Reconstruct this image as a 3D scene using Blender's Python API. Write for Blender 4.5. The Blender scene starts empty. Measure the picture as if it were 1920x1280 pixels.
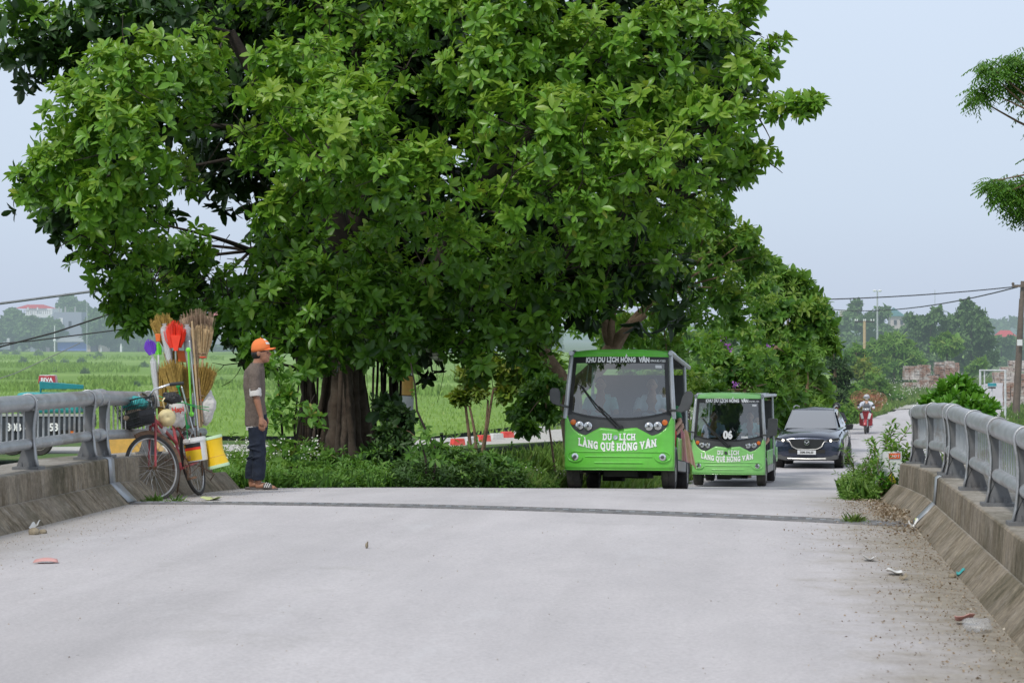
import bpy, bmesh, math, random
import numpy as np
from mathutils import Vector, Matrix
random.seed(7)
rng = np.random.default_rng(11)
R = math.radians
sc = bpy.context.scene
COL = sc.collection
V = Vector

# ------------------------------------------------------------------ camera geometry
F = 4533.0                       # focal length in pixels of the 1920 px wide frame (85 mm)
TH, PI_ = math.atan(460 / F), math.atan(20 / F)
ct, st, cp, sp = math.cos(TH), math.sin(TH), math.cos(PI_), math.sin(PI_)
AF, AR, AU = V((-st * cp, ct * cp, -sp)), V((ct, st, 0)), V((-st * sp, ct * sp, cp))
def ray(px, py):
    return AF + AR * ((px - 960) / F) - AU * ((py - 640) / F)
def P(px, py, v):                # the point of the place seen at (px, py), v metres up the road
    d = ray(px, py)
    return d * (v / d.y)
P0 = P
def PU(px, v, z):                # same column, given height
    p = P(px, 640, v); return V((p.x, v, z))
def S(px, v):                    # pixels per metre there
    return F / (P(px, 640, v).dot(AF))

# ------------------------------------------------------------------ profile of the road (it runs over a humped bridge, then falls)
_v = [-60, 0, 12, 18, 22.2, 25, 27, 31, 36.5, 45, 55, 67, 80, 100, 140, 250, 3000]
_z = [-1.9, -1.56, -1.565, -1.59, -1.62, -1.71, -1.79, -2.03, -2.38, -2.96, -3.53, -3.76, -3.98, -4.2, -4.3, -4.35, -4.35]
def dz(v): return float(np.interp(v, _v, _z))
UL, UR = -5.85, 1.35
def rdz(v): return -.07 - .02 * max(0, min(1, (v - 22) / 5))
def deckz(u, v): 
    t = (u - UL) / (UR - UL)
    k = max(0.0, min(1.0, (34 - v) / 6.0))
    return dz(v) + (rdz(v) * t + 0.045 * 4 * t * (1 - t)) * k
_lv = [-60, 27.2, 27.21, 30, 33, 55, 67, 85, 108, 130, 156, 200, 300, 420]
_lu = [-5.85, -5.85, -5.95, -4.6, -3.15, -1.75, -0.9, 1.0, 4.0, 7.2, 10.9, 18.5, 38, 62]
_rv = [-60, 27.0, 28.0, 31, 40, 50, 67, 85, 108, 130, 156, 200, 300, 420]
_ru = [1.35, 1.35, 1.05, 1.6, 2.5, 3.3, 4.7, 7.0, 10.2, 13.0, 16.4, 24.5, 44, 68]
def el(v): return float(np.interp(v, _lv, _lu))
def er(v): return float(np.interp(v, _rv, _ru))

# ------------------------------------------------------------------ materials
HAZE = (0.42, 0.53, 0.61)
M = {}
def haze_out(nt, sh, out, k=1.0):  # haze painted into the surface: glowing haze colour mixed in by distance from origin
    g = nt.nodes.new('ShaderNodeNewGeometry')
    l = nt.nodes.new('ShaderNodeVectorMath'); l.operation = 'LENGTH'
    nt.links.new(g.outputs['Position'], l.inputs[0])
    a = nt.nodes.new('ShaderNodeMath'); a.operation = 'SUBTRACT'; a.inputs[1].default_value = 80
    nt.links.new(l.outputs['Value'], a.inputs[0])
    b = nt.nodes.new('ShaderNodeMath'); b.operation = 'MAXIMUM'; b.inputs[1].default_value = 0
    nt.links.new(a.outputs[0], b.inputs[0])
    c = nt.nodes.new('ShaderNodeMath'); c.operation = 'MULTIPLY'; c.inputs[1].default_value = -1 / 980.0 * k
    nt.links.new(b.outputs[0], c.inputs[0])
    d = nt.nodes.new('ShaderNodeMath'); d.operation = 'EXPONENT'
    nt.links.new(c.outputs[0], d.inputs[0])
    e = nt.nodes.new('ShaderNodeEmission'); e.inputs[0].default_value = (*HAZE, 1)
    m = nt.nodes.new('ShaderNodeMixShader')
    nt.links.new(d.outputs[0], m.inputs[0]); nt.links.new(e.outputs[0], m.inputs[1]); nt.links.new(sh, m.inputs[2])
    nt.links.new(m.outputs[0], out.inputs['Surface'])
def newmat(name):
    m = bpy.data.materials.new(name); m.use_nodes = True; nt = m.node_tree; nt.nodes.clear()
    out = nt.nodes.new('ShaderNodeOutputMaterial'); M[name] = m
    return m, nt, out
def node(nt, t, **kw):
    n = nt.nodes.new('ShaderNode' + t)
    for k, v in kw.items():
        if k in n.inputs: n.inputs[k].default_value = v
        else: setattr(n, k, v)
    return n
def ramp(nt, src, stops):
    r = node(nt, 'ValToRGB'); e = r.color_ramp.elements
    while len(e) < len(stops): e.new(0.5)
    for i, (p, c) in enumerate(stops):
        e[i].position = p; e[i].color = (*c, 1) if len(c) == 3 else c
    nt.links.new(src, r.inputs[0]); return r.outputs[0]
def noise(nt, scale, detail=5, rough=.6, vec=None, sc3=None, obj=True):
    tc = node(nt, 'TexCoord')
    src = tc.outputs['Object'] if obj else tc.outputs['Generated']
    if sc3:
        mp = node(nt, 'Mapping'); mp.inputs['Scale'].default_value = sc3
        nt.links.new(src, mp.inputs[0]); src = mp.outputs[0]
    n = node(nt, 'TexNoise'); n.inputs['Scale'].default_value = scale; n.inputs['Detail'].default_value = detail
    n.inputs['Roughness'].default_value = rough
    nt.links.new(src, n.inputs['Vector']); return n.outputs['Fac']
def mixc(nt, fac, a, b, mode='MIX'):
    m = node(nt, 'Mix', data_type='RGBA', blend_type=mode)
    for sock, x in ((m.inputs[0], fac), (m.inputs[6], a), (m.inputs[7], b)):
        if isinstance(x, (int, float)): sock.default_value = x
        elif isinstance(x, tuple): sock.default_value = (*x, 1) if len(x) == 3 else x
        else: nt.links.new(x, sock)
    return m.outputs[2]
def mat(name, col, rough=.6, metal=0, var=.18, scale=6, bump=0, spec=.5, coat=0, dirt=None, dirt_amt=.5, bscale=None):
    """plain painted / plastic / metal surface with slight wear"""
    m, nt, out = newmat(name)
    b = node(nt, 'BsdfPrincipled'); b.inputs['Roughness'].default_value = rough; b.inputs['Metallic'].default_value = metal
    b.inputs['Specular IOR Level'].default_value = spec; b.inputs['Coat Weight'].default_value = coat
    b.inputs['Coat Roughness'].default_value = .06
    n = noise(nt, scale)
    lo = tuple(c * (1 - var) for c in col); hi = tuple(min(1, c * (1 + var)) for c in col)
    c = ramp(nt, n, [(.3, lo), (.7, hi)])
    if dirt:
        n2 = noise(nt, scale * .35, 8, .7)
        f = ramp(nt, n2, [(.45, (0, 0, 0)), (.72, (dirt_amt,) * 3)])
        c = mixc(nt, f, c, dirt)
    nt.links.new(c, b.inputs['Base Color'])
    if bump:
        bp = node(nt, 'Bump'); bp.inputs['Strength'].default_value = bump; bp.inputs['Distance'].default_value = .02
        nt.links.new(noise(nt, bscale or scale * 6, 8, .65), bp.inputs['Height']); nt.links.new(bp.outputs[0], b.inputs['Normal'])
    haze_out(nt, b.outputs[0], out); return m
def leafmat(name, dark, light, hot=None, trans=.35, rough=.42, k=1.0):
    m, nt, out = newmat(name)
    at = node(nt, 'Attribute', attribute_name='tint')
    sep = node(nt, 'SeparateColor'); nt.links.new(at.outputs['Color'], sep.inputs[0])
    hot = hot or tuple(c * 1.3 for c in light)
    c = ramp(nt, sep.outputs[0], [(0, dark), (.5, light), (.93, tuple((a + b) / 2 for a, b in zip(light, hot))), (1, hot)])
    b = node(nt, 'BsdfPrincipled'); b.inputs['Roughness'].default_value = rough; b.inputs['Specular IOR Level'].default_value = .45
    nt.links.new(c, b.inputs['Base Color'])
    t = node(nt, 'BsdfTranslucent'); tc = mixc(nt, .55, c, (light[0] * 1.9, light[1] * 1.5, light[2] * .6))
    nt.links.new(tc, t.inputs[0])
    mx = node(nt, 'MixShader'); mx.inputs[0].default_value = trans
    nt.links.new(b.outputs[0], mx.inputs[1]); nt.links.new(t.outputs[0], mx.inputs[2])
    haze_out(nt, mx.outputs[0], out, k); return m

# --- concrete road
def road_mat():
    m, nt, out = newmat('road_concrete')
    b = node(nt, 'BsdfPrincipled'); b.inputs['Roughness'].default_value = .85; b.inputs['Specular IOR Level'].default_value = .25
    c = ramp(nt, noise(nt, .35, 6, .6), [(.3, (.505, .482, .488)), (.7, (.535, .512, .520))])
    c2 = ramp(nt, noise(nt, 1.1, 9, .72, sc3=(1, .35, 1)), [(.35, (.90, .90, .90)), (.65, (1.05, 1.045, 1.04))])
    c = mixc(nt, 1.0, c, c2, 'MULTIPLY')
    tb = ramp(nt, noise(nt, 1.0, 4, .55, sc3=(1.15, .035, 1)), [(.36, (.90, .90, .895)), (.62, (1.03, 1.03, 1.03))])
    c = mixc(nt, 1.0, c, tb, 'MULTIPLY')
    sp = ramp(nt, noise(nt, .55, 7, .7), [(.60, (0, 0, 0)), (.74, (.5,) * 3)])
    c = mixc(nt, sp, c, (.34, .325, .30))
    # fine grit
    c3 = ramp(nt, noise(nt, 42, 6, .75), [(.3, (.72, .72, .72)), (.62, (1.08, 1.08, 1.08))])
    c = mixc(nt, .75, c, c3, 'MULTIPLY')
    # faint pale scuffs and dark specks
    vo = node(nt, 'TexVoronoi'); vo.inputs['Scale'].default_value = 3.1
    tc = node(nt, 'TexCoord'); nt.links.new(tc.outputs['Object'], vo.inputs['Vector'])
    f = ramp(nt, vo.outputs['Distance'], [(.02, (1, 1, 1)), (.035, (0, 0, 0))])
    c = mixc(nt, f, c, (.16, .15, .13))
    f = ramp(nt, noise(nt, .8, 12, .8, sc3=(1, .22, 1)), [(.57, (0, 0, 0)), (.66, (.30,) * 3)])
    c = mixc(nt, f, c, (.60, .60, .61))
    f = ramp(nt, noise(nt, 1.3, 12, .85, sc3=(1, .35, 1)), [(.60, (0, 0, 0)), (.70, (.35,) * 3)])
    c = mixc(nt, f, c, (.33, .325, .315))
    # brown silt along the right kerb
    sx = node(nt, 'SeparateXYZ'); nt.links.new(tc.outputs['Object'], sx.inputs[0])
    n = noise(nt, 1.6, 9, .72)
    a = node(nt, 'Math', operation='MULTIPLY_ADD'); nt.links.new(n, a.inputs[0]); a.inputs[1].default_value = 2.1; nt.links.new(sx.outputs[0], a.inputs[2])
    f = ramp(nt, a.outputs[0], [(.0, (0, 0, 0)), (1, (1, 1, 1))])
    mr = node(nt, 'MapRange'); mr.inputs['From Min'].default_value = 1.45; mr.inputs['From Max'].default_value = 2.25
    nt.links.new(a.outputs[0], mr.inputs[0])
    yr = node(nt, 'MapRange'); yr.inputs['From Min'].default_value = 33; yr.inputs['From Max'].default_value = 24; nt.links.new(sx.outputs[1], yr.inputs[0])
    mm = node(nt, 'Math', operation='MULTIPLY'); nt.links.new(mr.outputs[0], mm.inputs[0]); nt.links.new(yr.outputs[0], mm.inputs[1])
    mk = node(nt, 'Math', operation='MULTIPLY'); nt.links.new(mm.outputs[0], mk.inputs[0]); mk.inputs[1].default_value = .8
    silt = ramp(nt, noise(nt, 9, 9, .75), [(.3, (.15, .12, .075)), (.7, (.36, .32, .24))])
    c = mixc(nt, mk.outputs[0], c, silt)
    # left kerb shade of dust
    l = node(nt, 'Math', operation='MULTIPLY_ADD'); nt.links.new(n, l.inputs[0]); l.inputs[1].default_value = -1.2; nt.links.new(sx.outputs[0], l.inputs[2])
    lr = node(nt, 'MapRange'); lr.inputs['From Min'].default_value = -5.6; lr.inputs['From Max'].default_value = -6.5; nt.links.new(l.outputs[0], lr.inputs[0])
    lk = node(nt, 'Math', operation='MULTIPLY'); nt.links.new(lr.outputs[0], lk.inputs[0]); lk.inputs[1].default_value = .55
    c = mixc(nt, lk.outputs[0], c, (.28, .26, .22))
    nt.links.new(c, b.inputs['Base Color'])
    bp = node(nt, 'Bump'); bp.inputs['Strength'].default_value = .35; bp.inputs['Distance'].default_value = .01
    nt.links.new(noise(nt, 30, 9, .7), bp.inputs['Height']); nt.links.new(bp.outputs[0], b.inputs['Normal'])
    haze_out(nt, b.outputs[0], out)
road_mat()
def parapet_mat():
    m, nt, out = newmat('stained_concrete')
    b = node(nt, 'BsdfPrincipled'); b.inputs['Roughness'].default_value = .92; b.inputs['Specular IOR Level'].default_value = .15
    c = ramp(nt, noise(nt, 3, 8, .7), [(.3, (.23, .195, .15)), (.7, (.40, .35, .28))])
    # vertical runs of lichen / pale streaks on the faces
    st_ = ramp(nt, noise(nt, 1.0, 7, .75, sc3=(6, 9, 1.3)), [(.40, (.45, .42, .37)), (.62, (1.15, 1.12, 1.05))])
    msk = ramp(nt, noise(nt, 1.7, 5, .6), [(.38, (.25,) * 3), (.6, (1, 1, 1))])
    c = mixc(nt, msk, c, mixc(nt, 1.0, c, st_, 'MULTIPLY'))
    f = ramp(nt, noise(nt, 1.0, 6, .7, sc3=(7, 22, 3)), [(.56, (0, 0, 0)), (.66, (.55,) * 3)])
    c = mixc(nt, f, c, (.50, .47, .43))
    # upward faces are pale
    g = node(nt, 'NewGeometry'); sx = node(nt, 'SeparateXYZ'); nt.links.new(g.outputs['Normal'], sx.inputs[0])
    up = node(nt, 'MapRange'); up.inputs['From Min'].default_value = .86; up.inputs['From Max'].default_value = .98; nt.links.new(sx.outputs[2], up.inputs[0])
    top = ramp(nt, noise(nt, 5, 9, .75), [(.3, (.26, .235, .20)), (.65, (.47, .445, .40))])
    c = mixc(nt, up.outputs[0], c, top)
    f = ramp(nt, noise(nt, .9, 8, .75), [(.48, (0, 0, 0)), (.66, (.75,) * 3)])
    c = mixc(nt, f, c, (.085, .08, .05))
    f = ramp(nt, noise(nt, 26, 8, .8), [(.35, (.6,) * 3), (.6, (1.1,) * 3)])
    c = mixc(nt, .8, c, f, 'MULTIPLY')
    nt.links.new(c, b.inputs['Base Color'])
    bp = node(nt, 'Bump'); bp.inputs['Strength'].default_value = .7; bp.inputs['Distance'].default_value = .02
    nt.links.new(noise(nt, 14, 9, .75), bp.inputs['Height']); nt.links.new(bp.outputs[0], b.inputs['Normal'])
    haze_out(nt, b.outputs[0], out)
parapet_mat()
def galv_mat():
    m, nt, out = newmat('galvanised_steel')
    b = node(nt, 'BsdfPrincipled'); b.inputs['Roughness'].default_value = .45; b.inputs['Metallic'].default_value = .6
    c = ramp(nt, noise(nt, 5, 7, .65), [(.3, (.36, .375, .39)), (.7, (.52, .535, .55))])
    f = ramp(nt, noise(nt, 2.2, 9, .75, sc3=(1, .5, 2.2)), [(.5, (0, 0, 0)), (.64, (.75,) * 3)])
    c = mixc(nt, f, c, (.27, .24, .215))
    f = ramp(nt, noise(nt, 11, 6, .7, sc3=(1, .6, 2)), [(.60, (0, 0, 0)), (.68, (.8,) * 3)])
    c = mixc(nt, f, c, (.66, .66, .66))
    nt.links.new(c, b.inputs['Base Color'])
    bp = node(nt, 'Bump'); bp.inputs['Strength'].default_value = .25; bp.inputs['Distance'].default_value = .01
    nt.links.new(noise(nt, 20, 6, .7), bp.inputs['Height']); nt.links.new(bp.outputs[0], b.inputs['Normal'])
    haze_out(nt, b.outputs[0], out)
galv_mat()
def ground_mat(name, c1, c2, c3, s1, s2, rough=.95, k=1.0, strip=None):
    m, nt, out = newmat(name)
    b = node(nt, 'BsdfPrincipled'); b.inputs['Roughness'].default_value = rough; b.inputs['Specular IOR Level'].default_value = .15
    c = ramp(nt, noise(nt, s1, 6, .65), [(.3, c1), (.7, c2)])
    f = ramp(nt, noise(nt, s2, 7, .7, sc3=strip or (1, 1, 1)), [(.46, (0, 0, 0)), (.62, (1, 1, 1))])
    c = mixc(nt, f, c, c3)
    c4 = ramp(nt, noise(nt, s1 * 30, 7, .8), [(.3, (.72, .74, .7)), (.7, (1.2, 1.2, 1.2))])
    c = mixc(nt, .8, c, c4, 'MULTIPLY')
    nt.links.new(c, b.inputs['Base Color'])
    bp = node(nt, 'Bump'); bp.inputs['Strength'].default_value = .6; bp.inputs['Distance'].default_value = .1
    nt.links.new(noise(nt, s1 * 40, 8, .75), bp.inputs['Height']); nt.links.new(bp.outputs[0], b.inputs['Normal'])
    haze_out(nt, b.outputs[0], out, k)
ground_mat('grassy_ground', (.055, .11, .028), (.10, .18, .045), (.16, .19, .08), .35, .6)
ground_mat('rice_green', (.15, .26, .042), (.19, .32, .06), (.25, .38, .095), .02, .012, k=.6, strip=(.22, 1.6, 1))
ground_mat('lane_dust', (.48, .46, .43), (.58, .57, .55), (.5, .48, .44), .3, .6)
ground_mat('bare_soil', (.10, .075, .045), (.17, .13, .08), (.08, .10, .04), .9, 2)
def glass(name, tint=(.62, .72, .70), refl=.22):
    m, nt, out = newmat(name)
    t = node(nt, 'BsdfTransparent'); t.inputs[0].default_value = (*tint, 1)
    g = node(nt, 'BsdfGlossy'); g.inputs['Roughness'].default_value = .02; g.inputs[0].default_value = (1, 1, 1, 1)
    fr = node(nt, 'Fresnel'); fr.inputs[0].default_value = 1.5
    a = node(nt, 'Math', operation='ADD'); nt.links.new(fr.outputs[0], a.inputs[0]); a.inputs[1].default_value = refl
    mx = node(nt, 'MixShader'); nt.links.new(a.outputs[0], mx.inputs[0]); nt.links.new(t.outputs[0], mx.inputs[1]); nt.links.new(g.outputs[0], mx.inputs[2])
    nt.links.new(mx.outputs[0], out.inputs['Surface'])
glass('windscreen_glass', (.46, .58, .56), .14)
glass('clear_glass', (.72, .84, .82), .10)
glass('car_glass', (.16, .19, .20), .42)

def thincloth(name, col, tr=.45, transp=0.0, gl=0.0):
    m, nt, out = newmat(name)
    n = noise(nt, 12); c = ramp(nt, n, [(.3, tuple(q * .88 for q in col)), (.7, tuple(min(1, q * 1.06) for q in col))])
    d = node(nt, 'BsdfPrincipled'); d.inputs['Roughness'].default_value = .75 if not gl else .25; nt.links.new(c, d.inputs['Base Color'])
    t = node(nt, 'BsdfTranslucent'); nt.links.new(c, t.inputs[0])
    mx = node(nt, 'MixShader'); mx.inputs[0].default_value = tr; nt.links.new(d.outputs[0], mx.inputs[1]); nt.links.new(t.outputs[0], mx.inputs[2])
    s_ = mx.outputs[0]
    if transp:
        tp = node(nt, 'BsdfTransparent'); m2 = node(nt, 'MixShader'); m2.inputs[0].default_value = transp; nt.links.new(s_, m2.inputs[1]); nt.links.new(tp.outputs[0], m2.inputs[2]); s_ = m2.outputs[0]
    nt.links.new(s_, out.inputs['Surface'])
def emis(name, c, s):
    m, nt, out = newmat(name); e = node(nt, 'Emission'); e.inputs[0].default_value = (*c, 1); e.inputs[1].default_value = s
    nt.links.new(e.outputs[0], out.inputs['Surface'])
emis('lit_lamp', (1, .93, .8), 5)

mat('bus_green', (.16, .62, .07), .34, var=.08, coat=.45, dirt=(.27, .42, .17), dirt_amt=.35)
mat('bus_green_pale', (.27, .66, .19), .35, var=.06, coat=.4, dirt=(.4, .5, .3), dirt_amt=.2)
mat('trim_black', (.022, .023, .024), .38, var=.2)
mat('trim_grey', (.075, .078, .08), .45, var=.15)
mat('silver_paint', (.50, .52, .54), .35, .4, var=.08, dirt=(.38, .36, .32))
mat('sill_grey', (.34, .33, .31), .6, var=.12, dirt=(.28, .25, .2))
mat('rubber', (.04, .037, .035), .85, var=.3, dirt=(.13, .115, .095), dirt_amt=.7, scale=10)
mat('rim_metal', (.34, .33, .31), .5, .5, dirt=(.2, .17, .13))
mat('chrome', (.72, .73, .74), .15, .95, var=.05)
mat('dull_chrome', (.5, .5, .49), .3, .85, var=.15, dirt=(.25, .2, .16))
mat('amber_lens', (.72, .17, .02), .25, coat=.4)
mat('lamp_lens', (.55, .56, .56), .12, .5, coat=.6)
mat('white_vinyl', (.96, .96, .95), .5, var=.03)
mat('black_ink', (.02, .02, .02), .5)
mat('seat_black', (.03, .03, .035), .55)
mat('underbody', (.018, .017, .016), .8, var=.4)
mat('car_paint', (.030, .040, .070), .22, .5, var=.08, coat=1.0)
mat('car_cladding', (.05, .052, .055), .6)
mat('red_paint', (.42, .025, .035), .3, coat=.5, var=.1)
mat('bike_red', (.42, .06, .07), .45, var=.3, dirt=(.2, .13, .10), dirt_amt=.8, scale=14)
mat('rusty_steel', (.20, .12, .075), .75, .3, var=.4, scale=20)
mat('skin_tan', (.37, .18, .11), .5, var=.08)
mat('skin_light', (.50, .30, .21), .5, var=.06)
mat('hair_black', (.012, .010, .010), .5)
mat('shirt_taupe', (.150, .118, .098), .9, var=.22, scale=60, bump=.3)
mat('white_cloth', (.62, .60, .57), .9, var=.08, scale=20)
mat('navy_cloth', (.010, .017, .034), .85, var=.3, scale=14, bump=.2)
mat('cap_orange', (.85, .22, .06), .8, var=.06)
mat('teal_shirt', (.36, .60, .60), .85)
mat('lavender_shirt', (.45, .50, .68), .85)
mat('mint_shirt', (.50, .70, .70), .85)
mat('grey_cloth', (.16, .165, .18), .85)
mat('pale_cloth', (.65, .68, .76), .85)
mat('dark_cloth', (.03, .032, .04), .85)
mat('green_cloth', (.04, .20, .08), .85)
mat('red_cloth', (.55, .05, .05), .85)
thincloth('pink_fabric', (.98, .55, .62)); thincloth('plastic_wrap', (.80, .81, .84), .4, .5, 1); thincloth('clear_film', (.75, .77, .80), .3, .72, 1)
thincloth('peach_fabric', (.98, .66, .50))
mat('sandal_grey', (.10, .09, .085), .8)
mat('straw_gold', (.36, .235, .055), .85, var=.35, scale=40)
mat('straw_tan', (.46, .33, .18), .85, var=.3, scale=40)
mat('twig_brown', (.30, .21, .14), .9, var=.3, scale=40)
mat('pl_purple', (.17, .05, .55), .5); mat('pl_red', (.85, .05, .02), .45); mat('pl_orange', (.85, .17, .03), .45)
mat('pl_lime', (.22, .75, .08), .4); mat('pl_green', (.02, .36, .09), .4); mat('pl_yellow', (.92, .60, .02), .4, var=.04)
mat('pl_mint', (.60, .82, .52), .45, var=.03); mat('pl_white', (.80, .80, .78), .4, var=.04); mat('pl_teal', (.03, .33, .33), .5)
mat('pl_cream', (.72, .60, .32), .5); mat('pl_blue', (.28, .45, .60), .35, var=.25, scale=14); mat('pl_grey', (.50, .51, .54), .5)
mat('black_bag', (.02, .02, .022), .25, var=.4, scale=20, bump=.6)
mat('wood_pole', (.50, .36, .20), .6); mat('alu_pole', (.62, .63, .64), .3, .8)
mat('dirty_tan', (.33, .24, .17), .9, var=.3, scale=18)
mat('truck_dark', (.035, .042, .055), .5, var=.2, dirt=(.08, .07, .06)); mat('truck_teal', (.015, .24, .28), .45, var=.12)
mat('truck_pale', (.45, .47, .45), .6, dirt=(.3, .25, .2)); mat('mustard_paint', (.75, .43, .10), .55, var=.12, dirt=(.4, .26, .12))
mat('kerb_red', (.72, .06, .045), .7, var=.15, dirt=(.5, .3, .25)); mat('kerb_white', (.62, .62, .60), .7, dirt=(.35, .33, .3))
mat('bark_banyan', (.085, .060, .044), .95, var=.5, scale=5, bump=1.0, bscale=14, dirt=(.21, .165, .125), dirt_amt=.8)
mat('bark_brown', (.20, .135, .085), .95, var=.4, scale=5, bump=.8)
mat('bark_dark', (.035, .026, .02), .95, var=.4, scale=8, bump=.5)
mat('old_concrete_pole', (.15, .115, .09), .9, var=.25, scale=3, dirt=(.08, .06, .05), dirt_amt=.8, bump=.4)
mat('far_metal', (.45, .47, .48), .5, .2); mat('wire_black', (.03, .03, .032), .7); mat('wire_grey', (.25, .26, .27), .7)
mat('web_steel', (.17, .175, .18), .6, .3, var=.25, dirt=(.12, .09, .07))  # darker than the other rail steel: shade on the webs put into the colour
mat('wall_white', (.80, .81, .80), .85, var=.08, dirt=(.45, .43, .4)); mat('wall_grey', (.30, .33, .38), .9, var=.08)
mat('wall_blue', (.12, .22, .62), .85, var=.15, dirt=(.3, .35, .5)); mat('wall_pink', (.50, .43, .42), .85); mat('wall_beige', (.55, .47, .35), .85)
mat('roof_red', (.50, .06, .06), .8, var=.15); mat('roof_green', (.05, .17, .165), .7); mat('roof_grey', (.30, .33, .33), .8)
mat('window_dark', (.03, .035, .045), .3); mat('concrete_bright', (.45, .44, .42), .85, var=.1)
mat('sign_white', (.72, .73, .74), .5, var=.05, dirt=(.5, .46, .4), dirt_amt=.4); mat('sign_yellow', (.85, .72, .03), .5)
mat('sign_orange', (.85, .13, .03), .5); mat('teal_box', (.03, .28, .33), .5); mat('post_white', (.62, .64, .66), .5, dirt=(.4, .38, .35))
mat('paper_white', (.72, .72, .70), .8, var=.08, scale=20); mat('paper_pink', (.62, .32, .30), .8, var=.2, dirt=(.4, .33, .28)); mat('paper_lime', (.55, .62, .26), .8, var=.2, dirt=(.4, .38, .3))
mat('stone_dirt', (.26, .22, .16), .95, var=.4, scale=15); mat('rubber_joint', (.13, .13, .135), .8, var=.3, scale=12, dirt=(.3, .29, .27), dirt_amt=.7)
mat('steel_plate', (.42, .45, .48), .45, .55, var=.1, dirt=(.25, .22, .19))
mat('bead_orange', (.38, .17, .10), .8, var=.4)
def brick_mat():
    m, nt, out = newmat('stacked_brick')
    b = node(nt, 'BsdfPrincipled'); b.inputs['Roughness'].default_value = .9
    br = node(nt, 'TexBrick'); br.inputs['Scale'].default_value = 1
    br.inputs['Color1'].default_value = (.34, .16, .10, 1); br.inputs['Color2'].default_value = (.42, .30, .24, 1); br.inputs['Mortar'].default_value = (.10, .06, .045, 1)
    br.inputs['Brick Width'].default_value = .24; br.inputs['Row Height'].default_value = .08; br.inputs['Mortar Size'].default_value = .012
    tc = node(nt, 'TexCoord'); mp = node(nt, 'Mapping'); mp.inputs['Rotation'].default_value = (R(90), 0, 0)
    nt.links.new(tc.outputs['Object'], mp.inputs[0]); nt.links.new(mp.outputs[0], br.inputs[0])
    f = ramp(nt, noise(nt, .9, 6, .7), [(.42, (0, 0, 0)), (.55, (1, 1, 1))])
    pale = ramp(nt, noise(nt, 5, 6, .7), [(.35, (.30, .26, .23)), (.6, (.60, .56, .53))])
    c = mixc(nt, f, br.outputs[0], pale)
    nt.links.new(c, b.inputs['Base Color']); haze_out(nt, b.outputs[0], out)
brick_mat()
leafmat('ficus_leaf', (.022, .070, .012), (.165, .36, .040), (.42, .46, .07), .36, .36)
leafmat('ficus_inner', (.012, .034, .008), (.036, .095, .018), (.05, .12, .02), .2, .5)  # darkened copy of the ficus leaf, shade inside the crown painted in
leafmat('broad_leaf', (.035, .11, .018), (.13, .30, .042), (.30, .30, .05), .4, .45)
leafmat('feather_leaf', (.05, .13, .02), (.16, .33, .05), (.30, .38, .08), .4, .5)
leafmat('bush_leaf', (.025, .085, .012), (.085, .26, .025), (.22, .42, .05), .35, .3)
leafmat('weed_leaf', (.030, .095, .018), (.105, .25, .035), (.25, .32, .08), .35, .5)
leafmat('dark_weed', (.012, .04, .010), (.04, .10, .02), (.08, .15, .04), .25, .5)
leafmat('rice_leaf', (.17, .32, .055), (.27, .44, .10), (.34, .45, .14), .35, .7, k=.6)
leafmat('grass_blade', (.08, .17, .03), (.17, .31, .06), (.38, .38, .16), .35, .6)
leafmat('autumn_leaf', (.07, .16, .02), (.20, .30, .035), (.34, .17, .04), .4, .5)
leafmat('far_leaf', (.035, .085, .024), (.11, .205, .055), (.10, .19, .06), .2, .7)
leafmat('far_leaf_light', (.05, .12, .03), (.12, .24, .05), (.22, .32, .09), .3, .7)
leafmat('petal_white', (.5, .5, .45), (.75, .75, .7), (.8, .8, .7), .2, .7)
leafmat('petal_purple', (.25, .08, .40), (.42, .16, .55), (.5, .2, .6), .2, .7)
leafmat('dry_leaf', (.11, .08, .05), (.28, .21, .14), (.6, .55, .46), .2, .8)

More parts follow.
